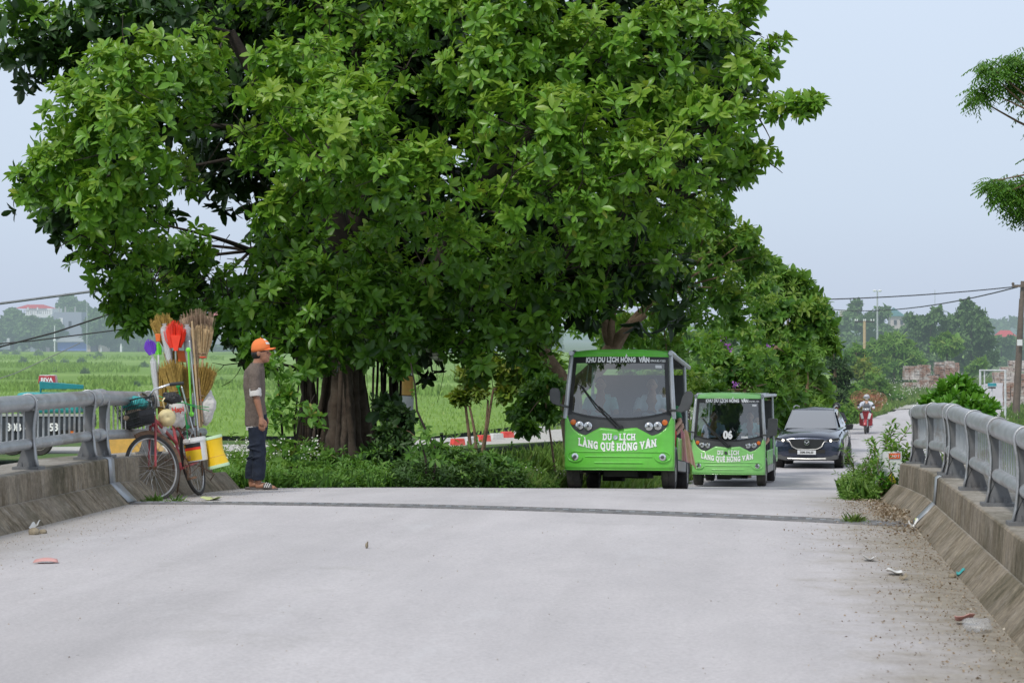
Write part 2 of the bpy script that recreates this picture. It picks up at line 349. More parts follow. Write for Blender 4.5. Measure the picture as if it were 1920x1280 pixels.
# ------------------------------------------------------------------ mesh helpers
class MB:
    def __init__(s): s.v = []; s.f = []
    def add(s, vs, fs):
        o = len(s.v); s.v += [V(p) for p in vs]; s.f += [tuple(i + o for i in f) for f in fs]; return s
    def box(s, c, d, rot=None, taper=1.0):
        x, y, z = d[0] / 2, d[1] / 2, d[2] / 2
        vs = [V((a * x * (taper if g > 0 else 1), b * y * (taper if g > 0 else 1), g * z)) for g in (-1, 1) for a, b in ((-1, -1), (1, -1), (1, 1), (-1, 1))]
        if rot is not None: vs = [rot @ p for p in vs]
        return s.add([p + V(c) for p in vs], [(3, 2, 1, 0), (4, 5, 6, 7), (0, 1, 5, 4), (1, 2, 6, 5), (2, 3, 7, 6), (3, 0, 4, 7)])
    def tube(s, pts, r, n=8, cap=True, flat=None):
        pts = [V(p) for p in pts]; k = len(pts)
        rs = r if isinstance(r, (list, tuple)) else [r] * k
        vs, fs = [], []; prev = None
        for i, p in enumerate(pts):
            t = (pts[min(i + 1, k - 1)] - pts[max(i - 1, 0)]).normalized()
            if prev is None:
                a = t.cross(V((0, 0, 1)))
                if a.length < .05: a = t.cross(V((0, 1, 0)))
                a.normalize()
            else:
                a = prev - t * prev.dot(t); a.normalize()
            prev = a; b = t.cross(a)
            for j in range(n):
                w = 2 * math.pi * j / n
                vs.append(p + (a * math.cos(w) + b * math.sin(w) * (flat or 1)) * rs[i])
        for i in range(k - 1):
            for j in range(n):
                fs.append((i * n + j, i * n + (j + 1) % n, (i + 1) * n + (j + 1) % n, (i + 1) * n + j))
        if cap: fs.append(tuple(range(n - 1, -1, -1))); fs.append(tuple((k - 1) * n + j for j in range(n)))
        return s.add(vs, fs)
    def torus(s, c, axis, Rr, r, n=40, m=8, a0=0, a1=2 * math.pi, ref=None):
        axis = V(axis).normalized(); a = V(ref) if ref is not None else axis.cross(V((0, 0, 1)))
        if a.length < .05: a = axis.cross(V((0, 1, 0)))
        a = (a - axis * a.dot(axis)).normalized(); b = axis.cross(a); full = abs(a1 - a0 - 2 * math.pi) < 1e-6
        vs, fs = [], []; N = n if full else n + 1
        for i in range(N):
            w = a0 + (a1 - a0) * i / n; d = a * math.cos(w) + b * math.sin(w)
            for j in range(m):
                q = 2 * math.pi * j / m
                vs.append(V(c) + d * (Rr + r * math.cos(q)) + axis * r * math.sin(q))
        for i in range(n):
            i2 = (i + 1) % N
            for j in range(m): fs.append((i * m + j, i2 * m + j, i2 * m + (j + 1) % m, i * m + (j + 1) % m))
        return s.add(vs, fs)
    def lathe(s, c, prof, n=20, axis=(0, 0, 1), cap=True, sq=None):
        axis = V(axis).normalized(); a = axis.cross(V((0, 1, 0)))
        if a.length < .05: a = axis.cross(V((1, 0, 0)))
        a.normalize(); b = axis.cross(a); vs, fs = [], []
        for r, h in prof:
            for j in range(n):
                w = 2 * math.pi * j / n; vs.append(V(c) + axis * h + (a * math.cos(w) + b * math.sin(w) * (sq or 1)) * r)
        k = len(prof)
        for i in range(k - 1):
            for j in range(n): fs.append((i * n + j, i * n + (j + 1) % n, (i + 1) * n + (j + 1) % n, (i + 1) * n + j))
        if cap: fs.append(tuple(range(n - 1, -1, -1))); fs.append(tuple((k - 1) * n + j for j in range(n)))
        return s.add(vs, fs)
    def ell(s, c, r, n=14, m=9, rot=None):
        vs, fs = [], []; r = (r, r, r) if isinstance(r, (int, float)) else r
        for i in range(1, m):
            a = math.pi * i / m
            for j in range(n):
                w = 2 * math.pi * j / n; vs.append(V((r[0] * math.sin(a) * math.cos(w), r[1] * math.sin(a) * math.sin(w), r[2] * math.cos(a))))
        vs += [V((0, 0, r[2])), V((0, 0, -r[2]))]
        if rot is not None: vs = [rot @ p for p in vs]
        vs = [p + V(c) for p in vs]; T, B = len(vs) - 2, len(vs) - 1
        for i in range(m - 2):
            for j in range(n): fs.append((i * n + j, (i + 1) * n + j, (i + 1) * n + (j + 1) % n, i * n + (j + 1) % n))
        for j in range(n): fs.append((T, j, (j + 1) % n)); fs.append((B, (m - 2) * n + (j + 1) % n, (m - 2) * n + j))
        return s.add(vs, fs)
    def grid(s, fn, nu, nv):
        vs = [fn(i / nu, j / nv) for j in range(nv + 1) for i in range(nu + 1)]
        return s.add(vs, [(j * (nu + 1) + i, j * (nu + 1) + i + 1, (j + 1) * (nu + 1) + i + 1, (j + 1) * (nu + 1) + i) for j in range(nv) for i in range(nu)])
    def prism(s, poly, d, conv=lambda a, b, c: V((a, b, c))):
        n = len(poly); vs = [conv(a, b, 0) for a, b in poly] + [conv(a, b, d) for a, b in poly]
        return s.add(vs, [tuple(range(n - 1, -1, -1)), tuple(range(n, 2 * n))] + [(i, (i + 1) % n, n + (i + 1) % n, n + i) for i in range(n)])
    def mesh(s, name, inv=None, angle=38, recalc=True):
        me = bpy.data.meshes.new(name); vs = [inv @ p for p in s.v] if inv is not None else s.v
        me.from_pydata([tuple(p) for p in vs], [], s.f)
        if recalc:
            bm = bmesh.new(); bm.from_mesh(me); bmesh.ops.recalc_face_normals(bm, faces=bm.faces); bm.to_mesh(me); bm.free()
        me.polygons.foreach_set('use_smooth', [True] * len(me.polygons)); me.set_sharp_from_angle(angle=R(angle)); me.update(); return me
    def build(s, name, m, parent=None, world=False, angle=38, bevel=0, label=None):
        inv = wmat(parent).inverted() if (world and parent) else None
        me = s.mesh(name, inv, angle)
        me.materials.append(M[m]); o = bpy.data.objects.new(name, me); COL.objects.link(o)
        if parent: o.parent = parent
        if bevel:
            b = o.modifiers.new('bevel', 'BEVEL'); b.width = bevel; b.segments = 2; b.limit_method = 'ANGLE'; b.angle_limit = R(35)
        if label: o['label'] = label
        return o
def wmat(o):
    m = o.matrix_basis.copy()
    while o.parent: o = o.parent; m = o.matrix_basis @ m
    return m
def thing(name, label, cat, loc=(0, 0, 0), rz=0, group=None, rot=None):
    o = bpy.data.objects.new(name, None); COL.objects.link(o); o.empty_display_size = .2
    o.location = loc; o.rotation_euler = rot.to_euler() if rot is not None else (0, 0, rz)
    o['label'] = label; o['category'] = cat
    if group: o['group'] = group
    return o
def tag(o, label, cat, group=None):
    o['label'] = label; o['category'] = cat
    if group: o['group'] = group
    return o
def kind(o, k='structure'): o['kind'] = k; return o
def dup(root, loc, rz=None, label=None, group=None):
    r = root.copy(); COL.objects.link(r); r.location = loc
    if rz is not None: r.rotation_euler = (0, 0, rz)
    if label: r['label'] = label
    if group: r['group'] = group
    def rec(a, b):
        for ch in list(a.children):
            c = ch.copy(); COL.objects.link(c); c.parent = b; rec(ch, c)
    rec(root, r); return r
def text_mb(txt, size, bold=.0, ext=.002, align='CENTER', serif=False, spacing=1.0, sx=1.0):
    """returns MB with text verts in the (x, z) plane, front facing -y, baseline z=0"""
    cu = bpy.data.curves.new('t', 'FONT'); cu.body = txt; cu.size = size; cu.align_x = align; cu.extrude = ext; cu.offset = bold; cu.space_character = spacing
    cu.resolution_u = 3
    o = bpy.data.objects.new('t', cu); COL.objects.link(o); bpy.context.view_layer.update()
    me = bpy.data.meshes.new_from_object(o.evaluated_get(bpy.context.evaluated_depsgraph_get()))
    b = MB(); b.add([(p.co.x * sx, -p.co.z, p.co.y) for p in me.vertices], [tuple(p.vertices) for p in me.polygons])
    bpy.data.objects.remove(o); bpy.data.curves.remove(cu); bpy.data.meshes.remove(me); return b
def remesh(b, name, m, parent, voxel=.01, smooth=4, world=False):
    inv = wmat(parent).inverted() if (world and parent) else None
    me = b.mesh(name, inv, recalc=False); o = bpy.data.objects.new('tmp', me); COL.objects.link(o)
    r = o.modifiers.new('r', 'REMESH'); r.mode = 'VOXEL'; r.voxel_size = voxel
    if smooth:
        q = o.modifiers.new('s', 'SMOOTH'); q.iterations = smooth; q.factor = .5
    bpy.context.view_layer.update()
    nm = bpy.data.meshes.new_from_object(o.evaluated_get(bpy.context.evaluated_depsgraph_get()))
    bpy.data.objects.remove(o); nm.name = name; nm.materials.clear(); nm.materials.append(M[m])
    nm.polygons.foreach_set('use_smooth', [True] * len(nm.polygons))
    ob = bpy.data.objects.new(name, nm); COL.objects.link(ob); ob.parent = parent; return ob
def lerp(a, b, t): return a + (b - a) * t

# ------------------------------------------------------------------ foliage
def unit(a): return a / np.maximum(1e-9, np.linalg.norm(a, axis=-1, keepdims=True))
def leaves(name, Pn, D, N, L, W, tint, m, parent=None, simple=False, curl=.18, world=True):
    """one mesh of many leaf-sized faces. Pn base points, D directions, N approx normals"""
    n = len(Pn); D = unit(D); side = unit(np.cross(D, N)); N2 = np.cross(side, D)
    L = np.broadcast_to(np.asarray(L, float), (n,))[:, None]; W = np.broadcast_to(np.asarray(W, float), (n,))[:, None]
    if simple:
        a = Pn; b = Pn + D * L * .5 + side * W * .5 + N2 * L * .04; c = Pn + D * L - N2 * L * curl; d = Pn + D * L * .5 - side * W * .5 + N2 * L * .04
        vs = np.stack([a, b, c, d], 1).reshape(-1, 3); k = 4
        pat = [(0, 1, 2), (0, 2, 3)]
    else:
        st_ = ((0, 0, 0), (.26, .36, .02), (.58, .50, -.30), (.86, .30, -.72), (1.0, 0, -1.0))
        mid = [Pn + D * L * t + N2 * L * curl * c for t, w_, c in st_]; up = N2 * W * .14
        lf = [mid[i] + side * W * st_[i][1] + up for i in (1, 2, 3)]; rt = [mid[i] - side * W * st_[i][1] + up for i in (1, 2, 3)]
        vs = np.stack(mid + lf + rt, 1).reshape(-1, 3); k = 11
        pat = [(0, 5, 1), (1, 5, 6), (1, 6, 2), (2, 6, 7), (2, 7, 3), (3, 7, 4), (0, 1, 8), (1, 9, 8), (1, 2, 9), (2, 10, 9), (2, 3, 10), (3, 4, 10)]
    if parent is not None and world:
        inv = np.array(wmat(parent).inverted()); vs = vs @ inv[:3, :3].T + inv[:3, 3]
    t = len(pat); pt = np.array(pat)
    fs = (np.arange(n)[:, None, None] * k + pt[None]).reshape(-1)
    me = bpy.data.meshes.new(name); me.vertices.add(n * k); me.loops.add(n * t * 3); me.polygons.add(n * t)
    me.vertices.foreach_set('co', vs.astype(np.float32).ravel()); me.loops.foreach_set('vertex_index', fs.astype(np.int32))
    me.polygons.foreach_set('loop_start', np.arange(0, n * t * 3, 3, dtype=np.int32)); me.polygons.foreach_set('use_smooth', np.ones(n * t, dtype=bool))
    at = me.attributes.new('tint', 'FLOAT_COLOR', 'POINT')
    tt = np.repeat(np.clip(tint, 0, 1), k); col = np.stack([tt, tt, tt, np.ones_like(tt)], 1)
    at.data.foreach_set('color', col.astype(np.float32).ravel())
    me.update(calc_edges=True); me.materials.append(M[m])
    o = bpy.data.objects.new(name, me); COL.objects.link(o)
    if parent is not None: o.parent = parent
    return o
def rosette(C, A, n, L, wr=.42, spread=(30, 88), tint=None, lv=.25, hot=.006):
    """leaf arrays: n leaves round each centre C with axis A"""
    k = len(C); A = unit(A); ref = unit(rng.normal(size=(k, 3))); X = unit(np.cross(A, ref)); Y = np.cross(A, X)
    ph = (np.arange(n)[None] * 2.399 + rng.uniform(0, 6.28, (k, 1)) + rng.normal(0, .25, (k, n)))
    el_ = np.radians(np.linspace(spread[0], spread[1], n)[None] + rng.normal(0, 9, (k, n)))
    rad = X[:, None] * np.cos(ph)[..., None] + Y[:, None] * np.sin(ph)[..., None]
    D = A[:, None] * np.cos(el_)[..., None] + rad * np.sin(el_)[..., None]
    D[..., 2] -= .12
    N = A[:, None] * np.sin(el_)[..., None] - rad * np.cos(el_)[..., None] + rng.normal(0, .18, (k, n, 3))
    Pn = C[:, None] + D * .01 + A[:, None] * rng.uniform(-.03, .03, (k, n, 1)) * (L / .2)
    Ls = L * rng.uniform(1 - lv, 1 + lv * .6, (k, n)) * rng.uniform(.6, 1.2, (k, 1))
    t0 = (tint if tint is not None else np.full(k, .45))[:, None] + rng.normal(0, .10, (k, n))
    t0 = np.clip(t0, 0, .88); t0[rng.random((k, n)) < hot] = rng.uniform(.93, 1)
    return Pn.reshape(-1, 3), D.reshape(-1, 3), N.reshape(-1, 3), Ls.ravel(), (Ls * wr).ravel(), t0.ravel()
def shell(c, Rr, n, up=.25, lo=.75, hi=1.06):
    d = unit(rng.normal(size=(n, 3)) + np.array([0, 0, up])); rr = rng.uniform(lo, hi, (n, 1))
    return np.array(c) + d * np.array(Rr) * rr, d
def cat(lst): return [np.concatenate([a[i] for a in lst]) for i in range(6)]
# ================================================================== SETTING
def terrain():
    us = np.concatenate([[-900, -500, -300, -180, -120, -80, -55, -40, -30, -24], np.arange(-20, 20.1, 1.0), [24, 30, 40, 55, 80, 120, 180, 300, 500, 900]])
    vs = np.concatenate([[-80, -40, -10, 5, 15, 22], np.arange(25, 60, 1.0), np.arange(60, 130, 3.0), np.arange(130, 300, 10.0), [320, 400, 500, 650, 900, 1400, 2400, 3500]])
    pts = []
    for v in vs:
        l, r, z0 = el(v), er(v), dz(v) - .07
        for u in us:
            fl = -4.75 if v < 400 else -4.7
            if v < 26.5: z = -5.2
            else:
                dl, dr = l - u, u - r
                bank = 6.5 if v < 60 else 3.0
                if dl > 0: t = min(1, max(0, (dl - bank) / 9.0)); z = lerp(z0 - .02 - dl * .012, fl, t * t * (3 - 2 * t))
                elif dr > 0: t = min(1, max(0, (dr - 5) / 14.0)); z = lerp(z0 - .02, -4.5, t * t * (3 - 2 * t))
                else: z = z0
                if v < 28: z = lerp(-5.2, z, (v - 26.5) / 1.5)
            pts.append((u, v, z))
    nu = len(us); b = MB()
    b.add(pts, [(j * nu + i, j * nu + i + 1, (j + 1) * nu + i + 1, (j + 1) * nu + i) for j in range(len(vs) - 1) for i in range(nu - 1)])
    return kind(b.build('ground', 'grassy_ground', angle=180))
terrain()
def strip(vs, lf, rf, zf, n=14):
    b = MB(); pts = []
    for v in vs:
        l, r = lf(v), rf(v)
        for i in range(n + 1): u = lerp(l, r, i / n); pts.append((u, v, zf(u, v)))
    b.add(pts, [(j * (n + 1) + i, j * (n + 1) + i + 1, (j + 1) * (n + 1) + i + 1, (j + 1) * (n + 1) + i) for j in range(len(vs) - 1) for i in range(n)])
    return b
vs = list(np.arange(-20, 60, .5)) + list(np.arange(60, 200, 2.0)) + list(np.arange(200, 421, 10.0))
def wob(v): return .10 * math.sin(v * 1.7) + .07 * math.sin(v * 4.1 + 1)
o = strip(vs, lambda v: el(v) + (wob(v) if v > 27.3 else -.02), lambda v: er(v) + (wob(v + 9) if v > 26.5 else .02), deckz, 16).build('road', 'road_concrete', angle=180)
kind(o)
# bridge deck slab under the road (its fascia shows from the side)
b = MB(); pts = []; vv = list(np.arange(-20, 27.2, 1.0)) + [27.2]
for v in vv:
    for u, z in ((UL - .75, -.2), (UL - .75, -.85), (UR + .75, -.85), (UR + .75, -.2)): pts.append((u, v, dz(v) + z))
b.add(pts, [(j * 4 + i, j * 4 + (i + 1) % 4, (j + 1) * 4 + (i + 1) % 4, (j + 1) * 4 + i) for j in range(len(vv) - 1) for i in range(4)])
n = len(vv) - 1; b.add([pts[n * 4 + i] for i in range(4)], [(0, 1, 2, 3)])
kind(b.build('bridge_deck', 'stained_concrete'))
# rice field
FZ = -4.55
b = MB(); b.add([(-700, 103, FZ), (-14, 103, FZ), (-6, 140, FZ), (20, 300, FZ), (60, 512, FZ), (-700, 512, FZ)], [(0, 1, 2, 3, 4, 5)])
kind(b.build('rice_field', 'rice_green'))
# side lane to the left at the foot of the embankment
la = [(-45, 83), (-26, 84), (-15, 88), (-9.5, 95), (-5, 106), (0, 121), (5, 133), (8.5, 140)]
b = MB(); pts = []
for i, (u, v) in enumerate(la):
    a = V(la[min(i + 1, len(la) - 1)]) - V(la[max(i - 1, 0)]); nrm = V((-a.y, a.x)).normalized()
    for s in (2.6, -2.6): pts.append((u + nrm.x * s, v + nrm.y * s, -4.27 + .004 * i))
b.add(pts, [(2 * i, 2 * i + 1, 2 * i + 3, 2 * i + 2) for i in range(len(la) - 1)])
kind(b.build('side_lane', 'lane_dust', angle=180))
# red and white kerb blocks along the far side of the lane
blocks = []
colw = [('kerb_red', 'Red'), ('kerb_white', 'Grey white')]
kx = [(858, 835), (884, 831.5), (907, 828), (931, 824.5), (951, 821), (975, 817.5), (997, 813.5), (1016, 811)]
pos = ['leftmost', 'second from the left', 'third from the left', 'fourth from the left', 'fourth from the right', 'third from the right', 'second from the right', 'nearest the bus']
for i, (px, py) in enumerate(kx):
    d = ray(px, py); p = d * (-4.28 / d.z)
    b = MB().box((0, 0, .13), (.52, .3, .26), taper=.9); m, c = colw[i % 2]
    o = b.build('kerb_block', m, bevel=.02); o.location = p; o.rotation_euler = (0, 0, R(38))
    tag(o, f'{c.lower()} painted kerb block beside the field lane, {pos[i]}', 'kerb block', 'painted kerb blocks along the lane')

# ================================================================== PARAPETS AND RAILINGS
def sweep(prof, vs, side, zf, endcut=0.0):
    """prof: list of (outward distance from kerb foot, height above deck); side -1 left, +1 right"""
    b = MB(); n = len(prof); pts = []
    for j, v in enumerate(vs):
        for (a, h) in prof:
            u = (UL - a) if side < 0 else (UR + a)
            pts.append((u, v, dz(v) + h + (rdz(v) if side > 0 else 0)))
    fs = [(j * n + i, j * n + (i + 1) % n, (j + 1) * n + (i + 1) % n, (j + 1) * n + i) for j in range(len(vs) - 1) for i in range(n)]
    b.add(pts, fs + [tuple(range(n)), tuple((len(vs) - 1) * n + i for i in range(n))]); return b
WALL = [(.0, -.3), (.17, -.3), (.175, .18), (.19, .41), (.21, .425), (.80, .425), (.80, -.3)]
TOE = [(-.02, -.05), (-.0, .012), (.155, .185), (.172, .19), (.172, -.05)]
JL, JR = 22.25, 21.15
def parapet(side):
    J = JL if side < 0 else JR; E = 26.4 if side < 0 else 26.5
    nm = 'left bridge edge beside the bicycle' if side < 0 else 'right bridge edge above leaf litter'
    t = thing('bridge_parapet', f'low stained concrete parapet along {nm}', 'parapet', (UL if side < 0 else UR, 15, dz(15)))
    def wv(a, c): return list(np.arange(a, c, .25)) + [c]
    for a, c in ((-6, J - .02), (J + .02, E)):
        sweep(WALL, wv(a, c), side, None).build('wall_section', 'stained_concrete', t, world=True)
    cuts = [-6, 3, 9, 14.9, J - .03, E + .9] if side > 0 else [-6, 6, 12, 17.6, J - .03, E + .6]
    for a, c in zip(cuts[:-1], cuts[1:]):
        last = c == cuts[-1]; b = sweep(TOE, wv(a + .015, c), side, None)
        if last:       # sloping nose
            k = len(TOE)
            for q in b.v[-k:]:
                q.z = min(q.z, dz(q.y) + .03)
            for i in range(len(b.v) - k * 4, len(b.v) - k): 
                pass
        b.build('sloping_kerb', 'stained_concrete', t, world=True)
    # cover plate folded over the movement joint
    b = MB(); s = side; w = .16
    def q(a, h, v): return V(((UL - a) if s < 0 else (UR + a), v, dz(v) + h + (rdz(v) if s > 0 else 0)))
    pr = [(.30, .431), (.205, .431), (.183, .415), (.168, .19)]
    b.add([q(a, h, J - w + k * 2 * w * .6) for k in (0, 1) for a, h in pr], [(i, i + 1, 5 + i, 4 + i) for i in range(3)])
    pr2 = [(.168, .195), (.0 - .005, .02)]
    b.add([q(a, h, J - w + k * 2 * w) for k in (0, 1) for a, h in pr2], [(0, 1, 3, 2)])
    o = b.build('joint_plate', 'steel_plate', t, world=True)
    m = o.modifiers.new('t', 'SOLIDIFY'); m.thickness = .008; m.offset = 0
    return t
parapet(-1); parapet(1)

# expansion joint across the deck
b = MB(); pts = []; n = 24
for i in range(n + 1):
    t = i / n; u = lerp(UL - .02, UR + .02, t); v = lerp(JL, JR, t)
    for k, dv in enumerate((-1, -.35, .35, 1)): dv *= .10 + .13 * t; pts.append((u, v + dv, deckz(u, v + dv) + (.006 if k in (0, 3) else .012)))
b.add(pts, [(i * 4 + k, i * 4 + k + 1, i * 4 + k + 5, i * 4 + k + 4) for i in range(n) for k in range(3)])
ej = thing('expansion_joint', 'dark rubber and steel movement joint running across the bridge deck', 'expansion joint', (-2.3, 21.1, dz(21)))
b.build('rubber_strip', 'rubber_joint', ej, world=True)
for sgn in (-1, 1):
    b = MB(); b.tube([(lerp(UL, UR, i / n), lerp(JL, JR, i / n) + sgn * (.10 + .13 * i / n), deckz(lerp(UL, UR, i / n), 21.1) + .004 + dz(lerp(JL, JR, i / n)) - dz(21.1)) for i in range(n + 1)], .010, 6)
    b.build('steel_edge', 'rubber_joint', ej, world=True)
b = MB()
for i in range(60):
    t = (i + .5) / 60; b.box((lerp(UL, UR, t), lerp(JL, JR, t), deckz(lerp(UL, UR, t), lerp(JL, JR, t)) + .014), (.05, .05, .006))
b.build('anchor_pattern', 'steel_plate', ej, world=True)

def railing(side, posts, vend):
    s = side
    nm = ('grey steel pipe railing on the left parapet, bicycle leaning near its end' if s < 0 else 'grey steel pipe railing on the right parapet above the leaf litter')
    U0 = (UL - .25) if s < 0 else (UR + .25)
    base = lambda v: dz(v) + .425 + (rdz(v) if s > 0 else 0)
    t = thing('bridge_railing', nm, 'railing', (U0, 20, base(20)))
    up = U0 + s * .089
    a0 = -4
    for nme, h, r in (('top_rail', .565 if s < 0 else .545, .071), ('lower_rail', .215, .048)):
        J = JL if s < 0 else JR
        for x0, x1 in ((a0, J + .1), (J + .1, vend)):
            b = MB(); vv = list(np.arange(x0, x1, .5)) + [x1]
            if x1 - vv[-2] < .1: vv.pop(-2)
            rs = [r] * len(vv)
            b.tube([(up, v, base(v) + h) for v in vv], rs, 20)
            if x1 == vend and nme == 'top_rail': b.ell((up, vend, base(vend) + h), (r, r * .7, r), 16, 10)
            b.build(nme, 'galvanised_steel', t, world=True)
        b = MB()
        b.lathe((up, J + .02, base(J) + h), [(r + .012, -.06), (r + .012, .14)], 20, (0, 1, 0)); b.build('rail_sleeve', 'galvanised_steel', t, world=True)
    fr = [(0.0, 0), (.022, .10), (.034, .22), (.037, .34), (.028, .44), (.018, .50)]
    HT_ = .565 if s < 0 else .545
    for v in posts:
        z0 = base(v); b = MB()
        b.box((U0 + s * .085, v + .0, z0 + .012), (.23, .20, .024))
        # web plate
        po = [(-.0 + a, h) for a, h in fr] + [(.115, .50), (.11, .26), (.19, .02), (0, .02)]
        b.prism([(a, h) for a, h in po], .014, lambda a, h, c: V((U0 + s * a, v + c - .007, z0 + h)))
        for q in ((.05, -.06), (.13, -.06), (.05, .06), (.13, .06)):
            b.lathe((U0 + s * q[0], v + q[1], z0 + .02), [(.014, 0), (.014, .03), (.009, .031), (.009, .045)], 8)
        po_ = b.build('post', 'web_steel', t, world=True)
        # front flange strap, curving up and over the pipe
        b = MB(); path = [(a, h) for a, h in fr]
        cx, cz, rr = .089, HT_, .077
        path += [(cx - math.cos(w) * rr, cz + math.sin(w) * rr) for w in np.linspace(-.25, math.pi * .98, 14)]
        path += [(.135, .47)]
        w = .026; pts = [V((U0 + s * a, v + k * w, z0 + h)) for a, h in path for k in (-1, 1)]
        b.add(pts, [(2 * i, 2 * i + 1, 2 * i + 3, 2 * i + 2) for i in range(len(path) - 1)])
        st_o = b.build('strap', 'galvanised_steel', po_, world=False)
        inv = wmat(t).inverted(); st_o.data.transform(inv)
        md = st_o.modifiers.new('t', 'SOLIDIFY'); md.thickness = .012; md.offset = 0
    pp = sorted(posts)
    for a, c in zip(pp[:-1], pp[1:]):
        if c - a < .8: continue
        b = MB(); k = int((c - a - .2) / .15); 
        for i in range(k + 1):
            v = a + .12 + (c - a - .24) * i / k
            b.box((up, v, base(v) + .385), (.010, .030, .30))
        b.build('baluster_panel', 'galvanised_steel', t, world=True)
    return t
railing(-1, [11.3, 13.05, 14.8, 16.55, 18.3, 20.1, 21.95, 22.42, 24.2, 26.0], 26.65)
railing(1, [6.3, 8.2, 10.0, 11.85, 13.7, 15.5, 17.3, 19.15, 21.0, 21.42, 23.6, 25.9], 26.3)
# ================================================================== VEHICLES
def wheel(parent, x, y, r, w, name='wheel', rim='rim_metal', spokes=0, hub=True):
    b = MB(); hw = w / 2
    b.lathe((x, y, r), [(r * .62, -hw * .8), (r * .80, -hw), (r * .95, -hw * .92), (r, -hw * .6), (r * 1.0, -hw * .1), (r * .985, -hw * .08), (r * .985, hw * .08), (r, hw * .1), (r, hw * .6), (r * .95, hw * .92), (r * .80, hw), (r * .62, hw * .8)], 32, (1, 0, 0))
    o = b.build(name, 'rubber', parent)
    for s in (-1, 1):
        c = MB(); c.lathe((x, y, r), [(r * .64, s * hw * .86), (r * .60, s * hw * .93), (r * .52, s * hw * .6), (r * .2, s * hw * .7), (r * .16, s * hw * .9), (.001, s * hw * .92)], 24, (1, 0, 0), cap=False)
        if spokes:
            for k in range(spokes):
                w0 = 2 * math.pi * k / spokes
                c.tube([(x + s * hw * .82, y + math.cos(w0) * r * .15, r + math.sin(w0) * r * .15), (x + s * hw * .9, y + math.cos(w0) * r * .6, r + math.sin(w0) * r * .6)], [r * .06, r * .09], 5)
        c.build('rim', rim, o)
    return o
def seated(name, label, shirt, loc, rz, legs='dark_cloth', skin='skin_light', hair=True, arms='wheel', cap=None, scale=1.0, helmet=None, mask=False, group=None):
    """a seated adult facing -y in local space, hips at the origin"""
    t = thing(name, label, 'person', loc, rz, group)
    b = MB()
    # head, neck, forearms and hands, one continuous body with torso core
    b.ell((0, -.02, .68), (.075, .092, .112), 18, 12); b.ell((0, -.055, .645), (.052, .06, .07), 14, 9)
    b.ell((0, -.115, .665), (.013, .02, .02)); b.ell((-.078, -.01, .665), (.012, .02, .03)); b.ell((.078, -.01, .665), (.012, .02, .03))
    b.v = [p - V((0, .0, .045)) for p in b.v]
    b.tube([(0, .0, .44), (0, -.005, .58)], [.062, .054], 12)
    b.tube([(0, .02, .0), (0, .03, .2), (0, .02, .40), (0, .01, .50)], [.13, .12, .13, .07], 14)
    sh = MB(); sh.ell((0, .02, .33), (.19, .115, .18), 18, 12); sh.ell((0, .02, .12), (.17, .125, .17), 18, 12); sh.tube([(-.15, .02, .425), (.15, .02, .425)], .07, 12)
    for s in (-1, 1):
        el_ = (s * .25, -.08, .20); wr = (s * .17, -.33, .27) if arms == 'wheel' else (s * .13, -.27, .06)
        if arms == 'bars': el_ = (s * .30, -.16, .24); wr = (s * .30, -.40, .20)
        b.tube([(s * .18, .02, .41), el_, wr], [.05, .042, .028], 10)
        b.ell((wr[0], wr[1] - .04, wr[2]), (.035, .045, .022))
        for k in range(4): b.tube([(wr[0] + (k - 1.5) * .017, wr[1] - .06, wr[2] + .004), (wr[0] + (k - 1.5) * .018, wr[1] - .105, wr[2] - .005), (wr[0] + (k - 1.5) * .017, wr[1] - .11, wr[2] - .035)], .009, 6)
        b.tube([(wr[0] - s * .025, wr[1] - .03, wr[2]), (wr[0] - s * .045, wr[1] - .075, wr[2] - .015)], .010, 6)
        sh.tube([(s * .17, .02, .42), (lerp(s * .18, el_[0], .8), lerp(.02, el_[1], .8), lerp(.41, el_[2], .8))], [.072, .060], 12)
        if arms == 'bars': sh.tube([el_, (lerp(el_[0], wr[0], .8), lerp(el_[1], wr[1], .8), lerp(el_[2], wr[2], .8))], [.058, .044], 10); sh.tube([(s * .18, .02, .41), el_], [.07, .057], 10)
    remesh(b, 'body', skin, t, .011, 2)
    remesh(sh, 'shirt', shirt, t, .016, 3)
    lg = MB()
    for s in (-1, 1):
        kn = (s * .13, -.42, .05) if arms != 'bars' else (s * .17, -.36, .04); an = (kn[0], kn[1] + .02, -.38) if arms != 'bars' else (s * .16, -.22, -.36)
        lg.tube([(s * .09, .02, .02), kn, an], [.095, .07, .05], 12); lg.ell((s * .09, .03, .03), .1)
        MB().ell((an[0], an[1] - .06, an[2] - .05), (.045, .12, .04)).build('shoe', 'trim_black', t)
    remesh(lg, 'trousers', legs, t, .018, 3)
    if hair and not helmet:
        h = MB(); h.ell((0, .012, .675), (.083, .098, .088), 18, 12); h.ell((0, .05, .635), (.076, .06, .09), 14, 9); h.build('hair', 'hair_black', t)
    if cap: MB().ell((0, 0, .735), (.088, .1, .075), 18, 12).build('cap', cap, t)
    if helmet:
        h = MB(); h.lathe((0, .005, .61), [(.118, 0), (.126, .04), (.118, .09), (.09, .135), (.04, .16), (.001, .165)], 24); h.build('helmet', helmet, t)
        MB().add([(-.10, -.06, .675), (.10, -.06, .675), (.075, -.16, .66), (-.075, -.16, .66)], [(0, 1, 2, 3)]).build('visor', 'trim_black', t)
    if mask: MB().ell((0, -.06, .59), (.062, .064, .05), 16, 10).build('face_mask', 'white_cloth', t)
    for s in (-1, 1): MB().ell((s * .03, -.108, .645), (.012, .008, .006), 10, 6).build('eye', 'black_ink', t)
    MB().ell((0, -.112, .567), (.022, .008, .005), 10, 6).build('mouth', 'red_cloth', t) if not mask else None
